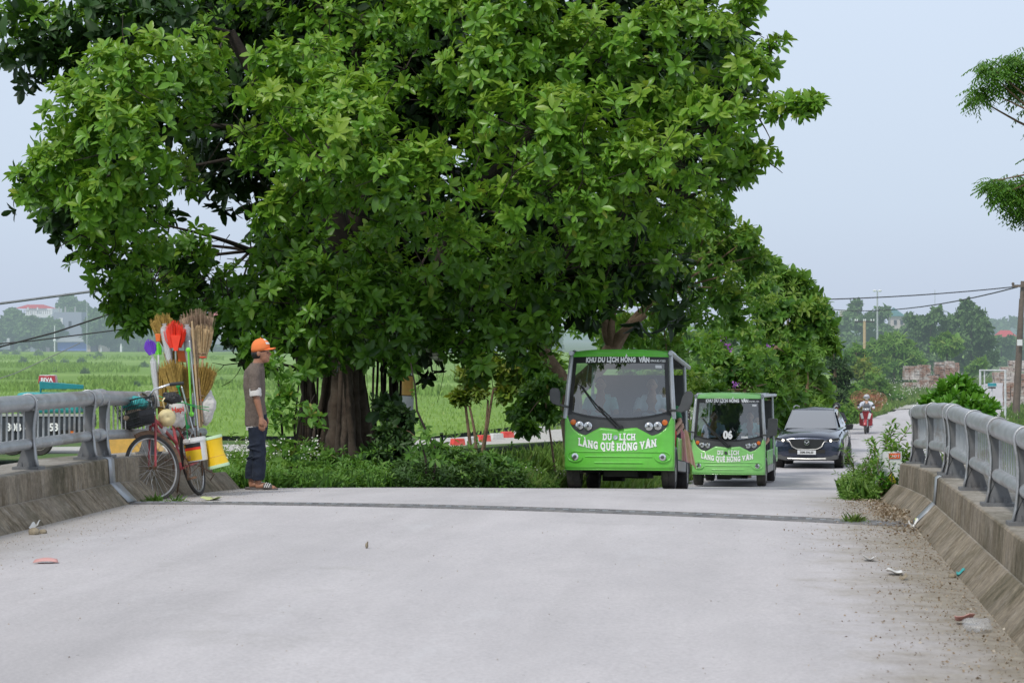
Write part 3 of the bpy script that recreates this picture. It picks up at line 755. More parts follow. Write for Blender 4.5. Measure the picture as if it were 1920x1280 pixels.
    if scale != 1: t.scale = (scale,) * 3
    return t

# ---------------------------------------------------------------- electric tourist bus
HW = .82
def yf(x, z):                       # front surface of the bus
    a = abs(x) / HW; y = .13 * a ** 2.6 + .015 * a
    if z > 1.0: y += (z - 1.0) * .07 + .13 * (z - 1.0) ** 2
    elif z < .55: y += (.55 - z) ** 2 * .55
    return y
def hwz(z): return HW - max(0, z - 1.05) * .075
def belt(x):
    xs_ = [0, .16, .27, .38, .50, .60, .70, .755, .78, .82]; zs = [.875, .895, .905, .85, .785, .82, .90, 1.0, 1.09, 1.10]
    return float(np.interp(abs(x), xs_, zs))
def wlow(x): return 1.015 + .105 * (abs(x) / .74) ** 2.2
def patch(b, x0, x1, nx, lo, hi, nz, off=0.0):
    def fn(i, j):
        x = lerp(x0, x1, i); z = lerp(lo(x), hi(x), j); xx = x * hwz(z) / HW
        return V((xx, yf(x, z) - off, z))
    return b.grid(fn, nx, nz)
def front_text(b, z0, curve=0.0, xoff=0, tilt=0.0, off=.008):
    for p in b.v:
        x = p.x + xoff; z = z0 + p.z + curve * (x * x); p.x, p.y, p.z = x * hwz(z) / HW, yf(x, z) - off + p.y * .5, z
    return b
def serif_text(txt, size, bold, gap=.13, sx=1.0):
    out = MB(); x = 0.0
    for ch in txt:
        if ch == ' ': x += size * .30; continue
        g = text_mb(ch, size, bold=bold, align='LEFT', sx=sx); x0 = min(p.x for p in g.v); x1 = max(p.x for p in g.v)
        for p in g.v: p.x += x - x0
        cap = size * .69; bars = []
        levels = [(0, ch in 'DLIỊHÀNÂKR'), (cap, ch in 'DUIỊHNKVL')]
        for z, ok in levels:
            if not ok: continue
            xs = sorted(p.x for p in g.v if abs(p.z - z) < size * .06)
            cl = []
            for q in xs:
                if cl and q - cl[-1][1] < size * .10: cl[-1][1] = q
                else: cl.append([q, q])
            for a, c in cl:
                if c - a < size * .45: bars.append(((a + c) / 2, z, max(c - a, size * .1) + size * .14))
        out.add(g.v, g.f)
        for c, z, w in bars: out.box((c, 0, z + (size * .025 if z == 0 else -size * .025)), (w, .004, size * .075))
        x += (x1 - x0) + size * gap
    mid = (x - size * gap) / 2
    for p in out.v: p.x -= mid
    return out
def fit(b, w, cx=0):
    x0 = min(p.x for p in b.v); x1 = max(p.x for p in b.v); k = w / (x1 - x0); m_ = (x0 + x1) / 2
    for p in b.v: p.x = (p.x - m_) * k + cx
    return b
def bus(name, label, green, roofc, loc, rz, number=None):
    t = thing(name, label, 'tourist bus', loc, rz, 'green open-sided tourist buses')
    b = MB(); patch(b, -HW, HW, 60, lambda x: .285, belt, 14)
    # corner returns to the side
    for s in (-1, 1):
        def fn(i, j): 
            z = lerp(.285, 1.10, j); x = s * HW * hwz(z) / HW; return V((x + s * .004 * math.sin(i * math.pi), lerp(yf(HW, z), .36, i), z))
        b.grid(fn, 4, 8)
    b.grid(lambda i, j: V((lerp(-HW, HW, i), lerp(yf(lerp(-HW, HW, i), .285), .45, j), .285)), 20, 3)
    body = b.build('front_panel', green, t, angle=60)
    md = body.modifiers.new('s', 'SOLIDIFY'); md.thickness = .012; md.offset = -1
    # bumper swage lines
    b = MB()
    for z, e in ((.545, .62), (.475, .50), (.385, .36)):
        b.tube([(x, yf(x, z) - .004, z - (.0 if z > .5 else .0) + (.018 * max(0, abs(x) - .5) * (1 if z < .5 else 0))) for x in np.linspace(-e, e, 30)], .011, 6)
    for s in (-1, 1):
        b.tube([(s * (.655 + .115 * math.cos(w)), yf(s * (.655 + .115 * math.cos(w)), .475) - .006, .475 + .075 * math.sin(w)) for w in np.linspace(-math.pi * .95, math.pi * .6, 18)], .011, 6)
    b.build('bumper_moulding', green, t)
    # black mask with lamps
    b = MB(); patch(b, -.765, .765, 50, lambda x: belt(x) - .006, lambda x: max(belt(x), wlow(x)) + .004, 4, -.002); mask = b.build('lamp_mask', 'trim_grey', t, angle=60)
    # frit border round the windscreen
    b = MB()
    patch(b, -.745, .745, 40, lambda x: wlow(x) - .0, lambda x: wlow(x) + .035, 2, .004)
    patch(b, -.745, .745, 40, lambda x: 1.875, lambda x: 1.975, 3, .004)
    patch(b, -.775, -.715, 3, lambda x: 1.10, lambda x: 1.975, 12, .004); patch(b, .715, .775, 3, lambda x: 1.10, lambda x: 1.975, 12, .004)
    b.build('window_border', 'trim_black', t, angle=60)
    b = MB(); patch(b, -.72, .72, 40, lambda x: wlow(x) + .03, lambda x: 1.88, 16, .0); ws = b.build('windscreen', 'windscreen_glass', t, angle=80)
    # lamps
    for s in (-1, 1):
        for x, z, r, m in ((.455, .925, .058, 'lamp_lens'), (.585, .935, .058, 'lamp_lens')):
            xx = s * x; y = yf(xx, z)
            l = MB().lathe((xx, y - .02, z), [(r, 0), (r * 1.05, .012), (r * .8, .016)], 24, (0, -1, 0), cap=True).build('headlight', 'chrome', t)
            MB().lathe((xx, y - .026, z), [(r * .86, 0), (r * .8, .012), (r * .45, .02), (.001, .022)], 24, (0, -1, 0), cap=False).build('lens', 'lamp_lens', l)
            MB().lathe((xx, y - .04, z), [(r * .34, 0), (r * .3, .012)], 14, (0, -1, 0)).build('bulb_shield', 'trim_grey', l)
        xx = s * .685; MB().lathe((xx, yf(xx, .985) - .008, .985), [(.044, 0), (.042, .018), (.02, .026), (.001, .027)], 18, (0, -1, 0), cap=False).build('indicator', 'amber_lens', t)
        xx = s * .655; f = MB().lathe((xx, yf(xx, .47) - .004, .47), [(.05, 0), (.052, .016), (.038, .02)], 20, (0, -1, 0)).build('fog_lamp', 'chrome', t)
        MB().lathe((xx, yf(xx, .47) - .02, .47), [(.034, 0), (.02, .008), (.001, .009)], 16, (0, -1, 0), cap=False).build('lens', 'trim_grey', f)
    # roof cap over the windscreen + roof
    b = MB()
    ZR = 2.085
    def fn(i, j):
        x = lerp(-.79, .79, i); a = abs(x) / .79; z = lerp(1.972, ZR - .03 * a ** 3, j); return V((x * hwz(z) / HW * (1 - .03 * j * a), yf(x, z) - .01 + .07 * j ** 2, z))
    b.grid(fn, 40, 5)
    b.grid(lambda i, j: V((lerp(-.745, .745, i), lerp(yf(lerp(-.79, .79, i), ZR) + .06, .75, j), ZR - .03 * (abs(2 * i - 1)) ** 3 + .025 * math.sin(j * 1.5))), 20, 4)
    b.build('roof_cap', roofc, t, angle=50)
    b = MB(); b.box((0, 2.45, 2.045), (1.50, 3.9, .045)); b.box((0, 2.45, 2.072), (1.2, 3.8, .02)); b.build('roof', 'silver_paint', t, bevel=.015)
    MB().box((0, 2.4, 2.005), (1.40, 3.7, .02)).build('ceiling_dark_panel', 'trim_grey', t); MB().box((0, 4.26, 1.45), (1.40, .03, .9)).build('rear_dark_panel', 'trim_grey', t)  # dark panels added overhead and at the back to darken the view through the windscreen
    # pillars
    for s in (-1, 1):
        b = MB(); rr = .034
        pts = [V((s * (hwz(z) - .008), yf(.79, z) + .03, z)) for z in np.linspace(1.04, 1.95, 8)] + [V((s * .735, yf(.79, 2.0) + .06, 2.02)), V((s * .73, .55, 2.055)), V((s * .73, 1.3, 2.06))]
        b.tube(pts, .038, 10); b.build('front_pillar', 'silver_paint', t)
        b = MB(); b.tube([(s * .775, .42, .35), (s * .765, .44, 1.2), (s * .735, .50, 2.04)], .026, 8); b.build('door_pillar', 'silver_paint', t)
        for y in (3.45,):
            b = MB(); b.tube([(s * .775, y, .34), (s * .77, y, 1.2), (s * .74, y, 2.04)], .026, 8); b.build('side_pillar', 'silver_paint', t)
        b = MB(); b.tube([(s * .752, .3, 2.03), (s * .755, 4.35, 2.03)], .036, 8); b.build('roof_edge', 'silver_paint', t)
        b = MB(); b.box((s * .765, 2.45, .36), (.09, 2.7, .16)); b.build('sill', 'sill_grey', t, bevel=.01)
        for y0, y1 in ((1.05, 1.50), (1.62, 2.28), (2.42, 2.7), (3.75, 4.25)):
            b = MB(); b.box((s * .80, (y0 + y1) / 2, .62), (.03, y1 - y0, .34)); b.build('side_panel', green, t, bevel=.012)
        # wheel arch
        for y in (.62, 3.3):
            b = MB()
            def fa(i, j): 
                w = math.pi * i; return V((s * lerp(.60, .825, j), y - math.cos(w) * .36, .27 + math.sin(w) * .36))
            b.grid(fa, 14, 1); o = b.build('wheel_arch', 'trim_grey', t); md = o.modifiers.new('s', 'SOLIDIFY'); md.thickness = .03
            wheel(t, s * .715, y, .275, .21)
        # mirror
        b = MB()
        if s > 0:
            b.tube([(.76, .06, 1.165), (.90, -.02, 1.16), (.965, -.04, 1.20)], .022, 8)
            po = [(.86, 1.15), (.93, 1.13), (1.04, 1.17), (1.10, 1.28), (1.115, 1.40), (1.08, 1.45), (1.00, 1.44), (.955, 1.36), (.92, 1.24)] if not number else [(.885, 1.14), (1.095, 1.15), (1.12, 1.50), (1.10, 1.535), (.935, 1.54), (.905, 1.52)]
        else:
            b.tube([(-.76, .06, 1.21), (-.86, -.02, 1.23), (-.90, -.04, 1.26)], .02, 8)
            po = [(-.87, 1.22), (-.98, 1.25), (-1.03, 1.32), (-1.02, 1.46), (-.99, 1.49), (-.90, 1.485), (-.875, 1.43)]
        b.prism(po, .085, lambda a, h, c: V((a, -.09 + c, h))); mo = b.build('mirror', 'trim_grey', t, bevel=.018)
    # floor, dashboard, seats, rear
    b = MB(); b.box((0, 2.4, .33), (1.42, 3.9, .09)); b.box((0, 1.9, .24), (.5, 3.1, .12)); b.tube([(-.6, .62, .275), (.6, .62, .275)], .035, 8); b.tube([(-.6, 3.3, .275), (.6, 3.3, .275)], .05, 8)
    b.box((.25, .9, .22), (.25, .3, .12)); b.box((-.2, 1.4, .2), (.3, .5, .16)); b.build('chassis', 'underbody', t)
    b = MB()
    b.grid(lambda i, j: V((lerp(-.72, .72, i), .16 + .36 * j + .02 * math.sin(i * 9), 1.06 + .05 * math.sin(math.pi * i) - .05 * j)), 16, 4); b.box((0, .50, .80), (1.42, .04, .5))
    b.build('dashboard', 'underbody', t)
    b = MB(); b.torus((.36, .66, 1.08), (0, -.55, .8), .17, .014, 28, 7); b.tube([(.36, .66, 1.08), (.36, .54, .95)], .02, 8); b.tube([(.20, .66, 1.08), (.52, .66, 1.08)], .012, 6); b.build('steering_wheel', 'seat_black', t)
    for k, y in enumerate((1.15, 2.05, 2.85, 3.55)):
        for x in (-.37, .37):
            b = MB(); b.box((x, y, .68), (.62, .45, .12)); b.box((x, y + .24, .98), (.60, .08, .56), rot=Matrix.Rotation(R(-8), 3, 'X')); b.box((x, y, .50), (.5, .36, .26))
            b.build('seat', 'seat_black', t, bevel=.03)
    b = MB(); b.box((0, 4.32, .66), (1.5, .05, .62)); b.box((0, 4.30, 1.05), (1.44, .05, .15)); b.build('rear_panel', green, t, bevel=.02)
    # wipers
    b = MB()
    def wp(x, z, o=.035): return V((x * hwz(z) / HW, yf(x, z) - o, z))
    b.tube([wp(-.02, .915), wp(-.17, 1.06), wp(-.36, 1.26), wp(-.60, 1.53)], [.018, .013, .011, .008], 6)
    b.tube([wp(.03, .915), wp(-.13, 1.07), wp(-.30, 1.22)], [.018, .012, .010], 6)
    b.tube([wp(-.66, 1.56, .02), wp(-.60, 1.52, .02), wp(-.34, 1.19, .02), wp(-.10, 1.0, .03)], .010, 5)
    b.lathe(wp(.0, .915, .0), [(.03, 0), (.028, .045)], 12, (0, -1, 0)); b.lathe(wp(.045, .917, .0), [(.026, 0), (.024, .045)], 12, (0, -1, 0))
    b.build('wiper', 'trim_black', t)
    # lettering
    front_text(fit(text_mb('KHU DU LỊCH HỒNG  VÂN', .100, bold=.006, spacing=1.08), 1.04, -.04), 1.892, curve=-.015, off=.014).build('top_lettering', 'white_vinyl', t)
    front_text(text_mb('0963.82.1223', .044, bold=.001), 1.897, xoff=.615, off=.012).build('phone_lettering', 'white_vinyl', t)
    front_text(fit(serif_text('DU', .13, .006), .15, -.165), .722, off=.012).build('front_lettering', 'white_vinyl', t)
    front_text(fit(serif_text('LỊCH', .13, .006), .25, .135), .722, off=.012).build('front_lettering', 'white_vinyl', t)
    front_text(fit(serif_text('LÀNG QUÊ HỒNG VÂN', .150, .008, gap=.14), 1.18, -.02), .565, curve=.22, off=.012).build('front_lettering', 'white_vinyl', t)
    e = MB(); e.torus((-.04, yf(0, .75) - .012, .757), (0, 1, 0), .030, .007, 24, 6); e.lathe((-.04, yf(0, .75) - .004, .757), [(.026, 0), (.024, .008)], 18, (0, -1, 0)); e.tube([(-.055, yf(0, .75) - .016, .745), (-.04, yf(0, .75) - .016, .768), (-.025, yf(0, .75) - .016, .745)], .004, 5)
    e.build('emblem', 'chrome' if not number else 'trim_grey', t)
    # sticker in the top corner, handles inside
    b = MB(); b.add([wp(.57, 1.80, .006), wp(.67, 1.80, .006), wp(.67, 1.845, .006), wp(.57, 1.845, .006)], [(0, 1, 2, 3)]); b.build('sticker', 'sign_white', t)
    for x in (-.52, -.40):
        MB().tube([(x, .62, 1.88), (x - .03, .62, 1.62)], .012, 6).build('grab_strap', 'dull_chrome', t)
    if number:
        front_text(text_mb(number, .235, bold=.013, sx=.86), 1.085, off=.014, xoff=.0).build('number_lettering', 'white_vinyl', t)
        b = MB(); b.add([wp(.30, 1.09, .006), wp(.45, 1.09, .006), wp(.45, 1.135, .006), wp(.30, 1.135, .006)], [(0, 1, 2, 3)]); b.build('sticker', 'sign_white', t)
    return t
def on_road(u, v): return V((u, v, deckz(u, v) if v < 34 else dz(v)))
b1 = on_road(-2.06, 35.9); B1R = R(-2.2)
bus('tourist_bus', 'nearer green electric tourist bus with pink cloth hanging from its open side', 'bus_green', 'bus_green', b1, B1R)
b2 = on_road(-.66, 54.3); B2R = R(-4.5)
bus('tourist_bus', 'farther green electric tourist bus numbered 06 between the first bus and the dark car', 'bus_green_pale', 'bus_green_pale', b2, B2R, number='06')
for ob in (o for o in bpy.data.objects if o.name.startswith('tourist_bus') and not o.parent):
    c, s_ = math.cos(ob.rotation_euler.z), math.sin(ob.rotation_euler.z)
    # pitch with the slope of the road
    v0 = ob.location.y; sl = (dz(v0 + 3.3) - dz(v0 + .6)) / 2.7; ob.rotation_euler = (math.atan(sl), 0, ob.rotation_euler.z)
def inbus(base, rz, x, y, z, pitch):
    return base + Matrix.Rotation(rz, 3, 'Z') @ (Matrix.Rotation(pitch, 3, 'X') @ V((x, y, z)))
p1_ = math.atan((dz(b1.y + 3.3) - dz(b1.y + .6)) / 2.7); p2_ = math.atan((dz(b2.y + 3.3) - dz(b2.y + .6)) / 2.7)
seated('person', 'passenger in teal shirt behind the windscreen of the nearer bus, left seat', 'teal_shirt', inbus(b1, B1R, -.36, .92, .95, p1_), B1R, skin='skin_tan', arms='lap')
seated('person', 'driver in pale shirt at the steering wheel of the nearer bus', 'pale_cloth', inbus(b1, B1R, .42, .98, .95, p1_), B1R, skin='skin_tan')
seated('person', 'passenger in lavender shirt behind the number 06 windscreen, left seat', 'lavender_shirt', inbus(b2, B2R, -.40, .92, .93, p2_), B2R, skin='skin_tan', arms='lap')
seated('person', 'driver in mint shirt steering the bus numbered 06', 'mint_shirt', inbus(b2, B2R, .42, .98, .93, p2_), B2R, skin='skin_tan')
seated('person', 'passenger in green and red clothes leaning at the open side of nearer bus', 'green_cloth', inbus(b1, B1R, .52, 2.05, .86, p1_), B1R + R(5), legs='red_cloth', arms='lap')
seated('person', 'passenger in dark clothes seated farther back in the nearer bus', 'dark_cloth', inbus(b1, B1R, .50, 2.8, .80, p1_), B1R + R(5), arms='lap')
seated('person', 'passenger in dark clothes at the open side of the bus numbered 06', 'grey_cloth', inbus(b2, B2R, .50, 2.0, .80, p2_), B2R + R(5), arms='lap')
# pink and peach cloth hanging out of the first bus
cl = thing('hanging_cloth', 'pink and peach cloth hanging over the open side of the nearer bus', 'cloth', inbus(b1, B1R, .82, 2.0, .85, p1_), B1R)
for nme, m, x0, w, seed in (('pink_fold', 'pink_fabric', -.03, .07, 1), ('peach_fold', 'peach_fabric', .03, .085, 2)):
    b = MB()
    def fn(i, j):
        d = 1 - j; return V((x0 + w * i * (.75 + .9 * d) + (.01 if seed == 1 else .05) * d, (.25 - .35 * seed) * .3 + .022 * math.sin(i * 11 + seed * 2 + d * 2) * (.4 + d) + .12 * d * i, .10 - d * (.50 + .09 * i * (seed == 2)) - .05 * i * i))
    b.grid(fn, 26, 12); o = b.build(nme, m, cl, angle=120)

# ---------------------------------------------------------------- dark SUV
def suv():
    loc = on_road(1.34, 66.2); rz = R(-6)
    t = thing('parked_car' if False else 'family_car', 'dark navy sport utility car with lit headlamps behind the second bus', 'car', loc, rz)
    t.rotation_euler = (math.atan(-.022), 0, rz)
    # lower body: half profile (x, z) at stations along y
    st_ = {  # y: list of (x,z) from bottom centre out and up to centre of bonnet / roofline base
        .00: [(0, .30), (.50, .30), (.72, .32), (.78, .45), (.79, .62), (.72, .74), (.45, .80), (0, .82)],
        .10: [(0, .26), (.58, .26), (.83, .29), (.88, .45), (.885, .64), (.82, .82), (.50, .90), (0, .92)],
        .45: [(0, .24), (.62, .24), (.87, .28), (.91, .48), (.915, .70), (.865, .90), (.52, 1.0), (0, 1.015)],
        1.2: [(0, .24), (.62, .24), (.86, .28), (.91, .50), (.915, .76), (.87, 1.0), (.55, 1.07), (0, 1.085)],
        1.5: [(0, .24), (.62, .24), (.86, .28), (.905, .50), (.92, .78), (.875, 1.03), (.70, 1.06), (0, 1.08)],
        3.0: [(0, .24), (.62, .24), (.86, .28), (.905, .50), (.92, .80), (.88, 1.06), (.72, 1.08), (0, 1.08)],
        4.1: [(0, .28), (.62, .28), (.86, .32), (.91, .52), (.92, .84), (.86, 1.08), (.70, 1.10), (0, 1.10)],
        4.5: [(0, .40), (.55, .40), (.78, .44), (.84, .56), (.85, .86), (.78, 1.06), (.60, 1.08), (0, 1.08)],
    }
    def loft(st_, b):
        ys = sorted(st_); prof = []
        for y in ys:
            h = st_[y]; full = [(-x, z) for x, z in h[::-1][:-1]] + h if h[0][0] == 0 else h
            full = [(x, z) for x, z in h] + [(-x, z) for x, z in h[::-1] if x > 0]
            prof.append([V((x, y, z)) for x, z in full])
        n = len(prof[0]); pts = [p for q in prof for p in q]
        fs = [(j * n + i, j * n + (i + 1) % n, (j + 1) * n + (i + 1) % n, (j + 1) * n + i) for j in range(len(ys) - 1) for i in range(n)]
        fs += [tuple(range(n)), tuple((len(ys) - 1) * n + i for i in range(n))]
        return b.add(pts, fs)
    b = loft(st_, MB()); o = b.build('body', 'car_paint', t, angle=80)
    md = o.modifiers.new('s', 'SUBSURF'); md.levels = md.render_levels = 2
    # cabin
    cab = {1.38: [(0, 1.03), (.74, 1.02), (.74, 1.03), (.70, 1.05), (0, 1.09)],
           2.10: [(0, 1.03), (.78, 1.02), (.76, 1.2), (.585, 1.575), (0, 1.63)],
           2.9: [(0, 1.03), (.79, 1.02), (.77, 1.2), (.60, 1.60), (0, 1.675)],
           3.9: [(0, 1.03), (.77, 1.02), (.75, 1.2), (.56, 1.56), (0, 1.62)],
           4.42: [(0, 1.03), (.70, 1.02), (.68, 1.1), (.60, 1.16), (0, 1.18)]}
    b = loft(cab, MB()); o = b.build('roof', 'car_paint', t, angle=40)
    # glass panes set a little proud of the cabin
    def quad(pts, name, m, nx=8):
        b = MB(); a, c, d, e = [V(p) for p in pts]
        b.grid(lambda i, j: a.lerp(c, i).lerp(e.lerp(d, i), j) + V((0, -.035 * math.sin(math.pi * i) if name == 'windscreen' else 0, 0)), nx, 3); return b.build(name, m, t, angle=80)
    quad([(-.70, 1.36, 1.075), (.70, 1.36, 1.075), (.565, 2.03, 1.565), (-.565, 2.03, 1.565)], 'windscreen', 'car_glass', 12)
    for s in (-1, 1):
        quad([(s * .79, 1.75, 1.10), (s * .80, 2.80, 1.10), (s * .63, 2.80, 1.56), (s * .63, 2.12, 1.52)], 'side_window', 'car_glass')
        quad([(s * .80, 2.88, 1.10), (s * .785, 3.80, 1.14), (s * .615, 3.65, 1.53), (s * .63, 2.88, 1.56)], 'side_window', 'car_glass')
        MB().tube([(s * .56, 2.15, 1.62), (s * .57, 2.4, 1.665), (s * .58, 3.2, 1.69), (s * .55, 3.9, 1.65)], .016, 6).build('roof_rail', 'dull_chrome', t)
        MB().tube([(s * .715, 1.36, 1.075), (s * .575, 2.06, 1.565)], .013, 6).build('windscreen_trim', 'dull_chrome', t)
        # mirror
        b = MB(); b.prism([(.93, 1.02), (1.12, 1.05), (1.15, 1.17), (1.10, 1.195), (.96, 1.18)], .11, lambda a, h, c: V((s * a, 1.62 + c, h))); b.tube([(s * .86, 1.66, 1.01), (s * .98, 1.66, 1.07)], .03, 6); b.build('mirror', 'trim_black', t, bevel=.02)
        # headlight
        b = MB(); b.prism([(.50, .765), (.58, .80), (.86, .845), (.885, .80), (.84, .745), (.62, .725)], .03, lambda a, h, c: V((s * a, .0 + (a - .45) * .30 - c, h))); hl = b.build('headlight', 'trim_black', t, bevel=.006)
        b = MB(); b.lathe((s * .645, .0, .765), [(.032, 0), (.03, .012), (.001, .016)], 14, (0, -1, 0), cap=False); b.build('lamp', 'lit_lamp', hl)
        b = MB(); b.tube([(s * .70, .05, .745), (s * .83, .09, .76), (s * .855, .10, .81)], .008, 5); b.build('running_light', 'lamp_lens', hl)
        # side cladding, door lines, handles
        for y in (.82, 3.55):
            b = MB(); b.grid(lambda i, j: V((s * lerp(.915, .93, j), y - math.cos(math.pi * i) * lerp(.47, .36, j), .36 + math.sin(math.pi * i) * lerp(.45, .35, j))), 18, 2)
            o = b.build('arch_cladding', 'car_cladding', t); md = o.modifiers.new('s', 'SOLIDIFY'); md.thickness = .04
            MB().lathe((s * .80, y, .355), [(.37, -.1), (.37, .11)], 24, (s, 0, 0)).build('arch_liner', 'underbody', t)
            wheel(t, s * .83, y, .355, .235, spokes=5)
        MB().box((s * .915, 2.2, .33), (.05, 1.9, .13)).build('sill', 'car_cladding', t, bevel=.02)
        for y in (1.62, 2.75, 3.62):
            MB().tube([(s * .925, y, .45), (s * .935, y + .01, .78), (s * .90, y, 1.03)], .005, 5).build('door_seam', 'trim_black', t)
        for y in (2.45, 3.45): MB().box((s * .935, y, .90), (.02, .17, .03)).build('door_handle', 'car_paint', t, bevel=.008)
    # grille, chrome wing, emblem, plate, lower bumper
    gp = [(-.44, .80), (.44, .80), (.48, .77), (.40, .60), (.30, .545), (-.30, .545), (-.40, .60), (-.48, .77)]
    MB().prism(gp, .03, lambda a, h, c: V((a, -.012 + abs(a) * .10 - c, h))).build('grille', 'trim_black', t, bevel=.006)
    MB().tube([(-.60, .045, .745), (-.47, .0, .735), (-.40, -.02, .60), (-.28, -.04, .535), (0, -.055, .522), (.28, -.04, .535), (.40, -.02, .60), (.47, .0, .735), (.60, .045, .745)], [.012, .016, .018, .014, .012, .014, .018, .016, .012], 8).build('chrome_wing', 'dull_chrome', t)
    b = MB(); b.torus((0, -.055, .705), (0, 1, 0), .066, .010, 30, 6); b.tube([(-.058, -.06, .735), (-.03, -.065, .715), (0, -.065, .683), (.03, -.065, .715), (.058, -.06, .735)], .011, 6); b.build('emblem', 'chrome', t)
    MB().box((0, -.06, .445), (.50, .015, .115)).build('number_plate', 'sign_white', t, bevel=.004)
    tx = text_mb('30M-396.50', .082, bold=.002, sx=.92)
    for p in tx.v: p.y += -.0715; p.z += .418
    tx.build('plate_lettering', 'black_ink', t)
    b = MB(); b.prism([(-.86, .38), (.86, .38), (.84, .26), (.6, .22), (-.6, .22), (-.84, .26)], .12, lambda a, h, c: V((a, .06 + a * a * .12 - c * .9, h))); b.build('lower_bumper', 'car_cladding', t, bevel=.02)
    MB().box((0, -.0, .475), (.98, .07, .10)).build('lower_grille', 'underbody', t)
    MB().tube([(-.52, -.05, .275), (0, -.075, .265), (.52, -.05, .275)], .018, 6).build('skid_trim', 'dull_chrome', t)
    MB().box((0, 2.2, .28), (1.5, 3.9, .14)).build('underside', 'underbody', t)
    return t
suv()

# ---------------------------------------------------------------- motorbikes
def motorbike(label, loc, rz):
    t = thing('motorbike', label, 'motorbike', loc, rz)
    b = MB().torus((0, 0, .29), (1, 0, 0), .255, .042, 30, 8); b.build('wheel', 'rubber', t)
    b = MB().torus((0, 1.22, .29), (1, 0, 0), .25, .048, 30, 8); b.build('wheel', 'rubber', t)
    b = MB(); b.torus((0, 0, .29), (1, 0, 0), .215, .014, 24, 6); b.lathe((-.05, 0, .29), [(.05, 0), (.05, .1)], 12, (1, 0, 0))
    for k in range(6): w = k * math.pi / 3; b.tube([(0, 0, .29), (0, .21 * math.cos(w), .29 + .21 * math.sin(w))], .012, 5)
    b.build('rim', 'dull_chrome', t)
    b = MB()
    for s in (-1, 1): b.tube([(s * .075, 0, .29), (s * .08, .10, .62), (s * .06, .16, .80)], .022, 8)
    b.build('front_fork', 'dull_chrome', t)
    b = MB(); b.grid(lambda i, j: V((lerp(-.07, .07, j), -.31 * math.cos(lerp(.2, 2.3, i)), .29 + .33 * math.sin(lerp(.2, 2.3, i)) - .03 * (2 * j - 1) ** 2)), 14, 4); o = b.build('front_mudguard', 'red_paint', t); o.modifiers.new('s', 'SOLIDIFY').thickness = .01
    b = MB(); b.prism([(-.06, .55), (.06, .55), (.16, .70), (.17, .86), (.09, .95), (-.09, .95), (-.17, .86), (-.16, .70)], .14, lambda a, h, c: V((a, .02 + abs(a) * .5 + c, h))); b.build('front_cowl', 'red_paint', t, bevel=.02)
    for s in (-1, 1):
        b = MB(); b.prism([(.07, .62), (.17, .60), (.23, .82), (.13, .86)], .04, lambda a, h, c: V((s * a, .04 + a * .5 - c, h))); b.build('side_fairing', 'pl_white', t, bevel=.01)
        b = MB(); b.grid(lambda i, j: V((s * (lerp(.10, .26, i)), .22 + .06 * i, lerp(.30, .80, j) + .04 * i)), 4, 6); o = b.build('leg_shield', 'red_paint', t); o.modifiers.new('s', 'SOLIDIFY').thickness = .015
        m_ = MB().ell((s * .30, .10, 1.16), (.06, .02, .045)); m_.tube([(s * .20, .16, 1.0), (s * .28, .11, 1.13)], .008, 5); m_.build('mirror', 'trim_black', t)
        MB().tube([(s * .06, .18, .97), (s * .26, .20, 1.0), (s * .36, .27, .98)], .017, 7).build('handlebar', 'trim_black', t)
    b = MB().ell((0, .03, .98), (.10, .06, .06)); b.build('headlight', 'lamp_lens', t)
    MB().box((0, .1, 1.0), (.26, .12, .08)).build('instrument_cowl', 'pl_white', t, bevel=.03)
    b = MB(); b.box((0, .75, .62), (.24, 1.0, .22)); b.box((0, .45, .38), (.2, .5, .2)); b.build('frame_cover', 'red_paint', t, bevel=.05)
    MB().box((0, .85, .77), (.26, .75, .10)).build('saddle', 'seat_black', t, bevel=.04)
    MB().tube([(.16, .6, .25), (.18, 1.3, .34)], [.03, .05], 8).build('exhaust', 'dull_chrome', t)
    return t
mz = on_road(4.38, 99.3)
motorbike('red and white motorbike ridden toward the bridge with a wide load behind', mz, R(-7))
seated('person', 'masked rider in grey vest on the red motorbike', 'pale_cloth', mz + V((.08, .78, .82)), R(-7), legs='dark_cloth', arms='bars', helmet='pl_grey', mask=True)
rd = [o for o in bpy.data.objects if o.type == 'EMPTY' and o.get('label', '').startswith('masked rider')][0]
b = MB(); b.ell((0, .015, .31), (.165, .135, .19), 18, 12); b.ell((0, .015, .12), (.16, .14, .15), 18, 12); remesh(b, 'vest', 'grey_cloth', rd, .016, 2)
ld = thing('carried_load', 'wide load of orange woven baskets strapped behind the motorbike rider', 'load', mz + V((.16, 1.35, .95)), R(-7))
for k, (x, z, rx, rz_) in enumerate(((-.42, .48, .33, .20), (-.12, .58, .32, .18), (.20, .55, .32, .19), (.48, .42, .32, .22), (-.30, .18, .28, .2), (.33, .16, .28, .2))):
    b = MB()
    for a in np.linspace(0, math.pi, 9)[:-1]:
        b.tube([(x + rx * math.cos(a) * w, .12 * (k % 2) + .12 * (1 - w * w), z + rz_ * math.sin(a) * w) for w in np.linspace(-1, 1, 9)], .009, 4)
    for q in (.35, .68, 1.0): b.torus((x, .12 * (k % 2) + .12 * (1 - q * q), z), (0, 1, 0), rx * q * .82, .010, 20, 5)
    b.build('basket', 'bead_orange', ld)
m2 = on_road(2.35, 74.5)
motorbike('motorbike hidden behind the dark car, its rider showing above the roof', m2, R(-8))
seated('person', 'rider in black helmet showing above the roof of the dark car', 'dark_cloth', m2 + V((.08, .78, .90)), R(-8), arms='bars', helmet='trim_black', skin='skin_tan')

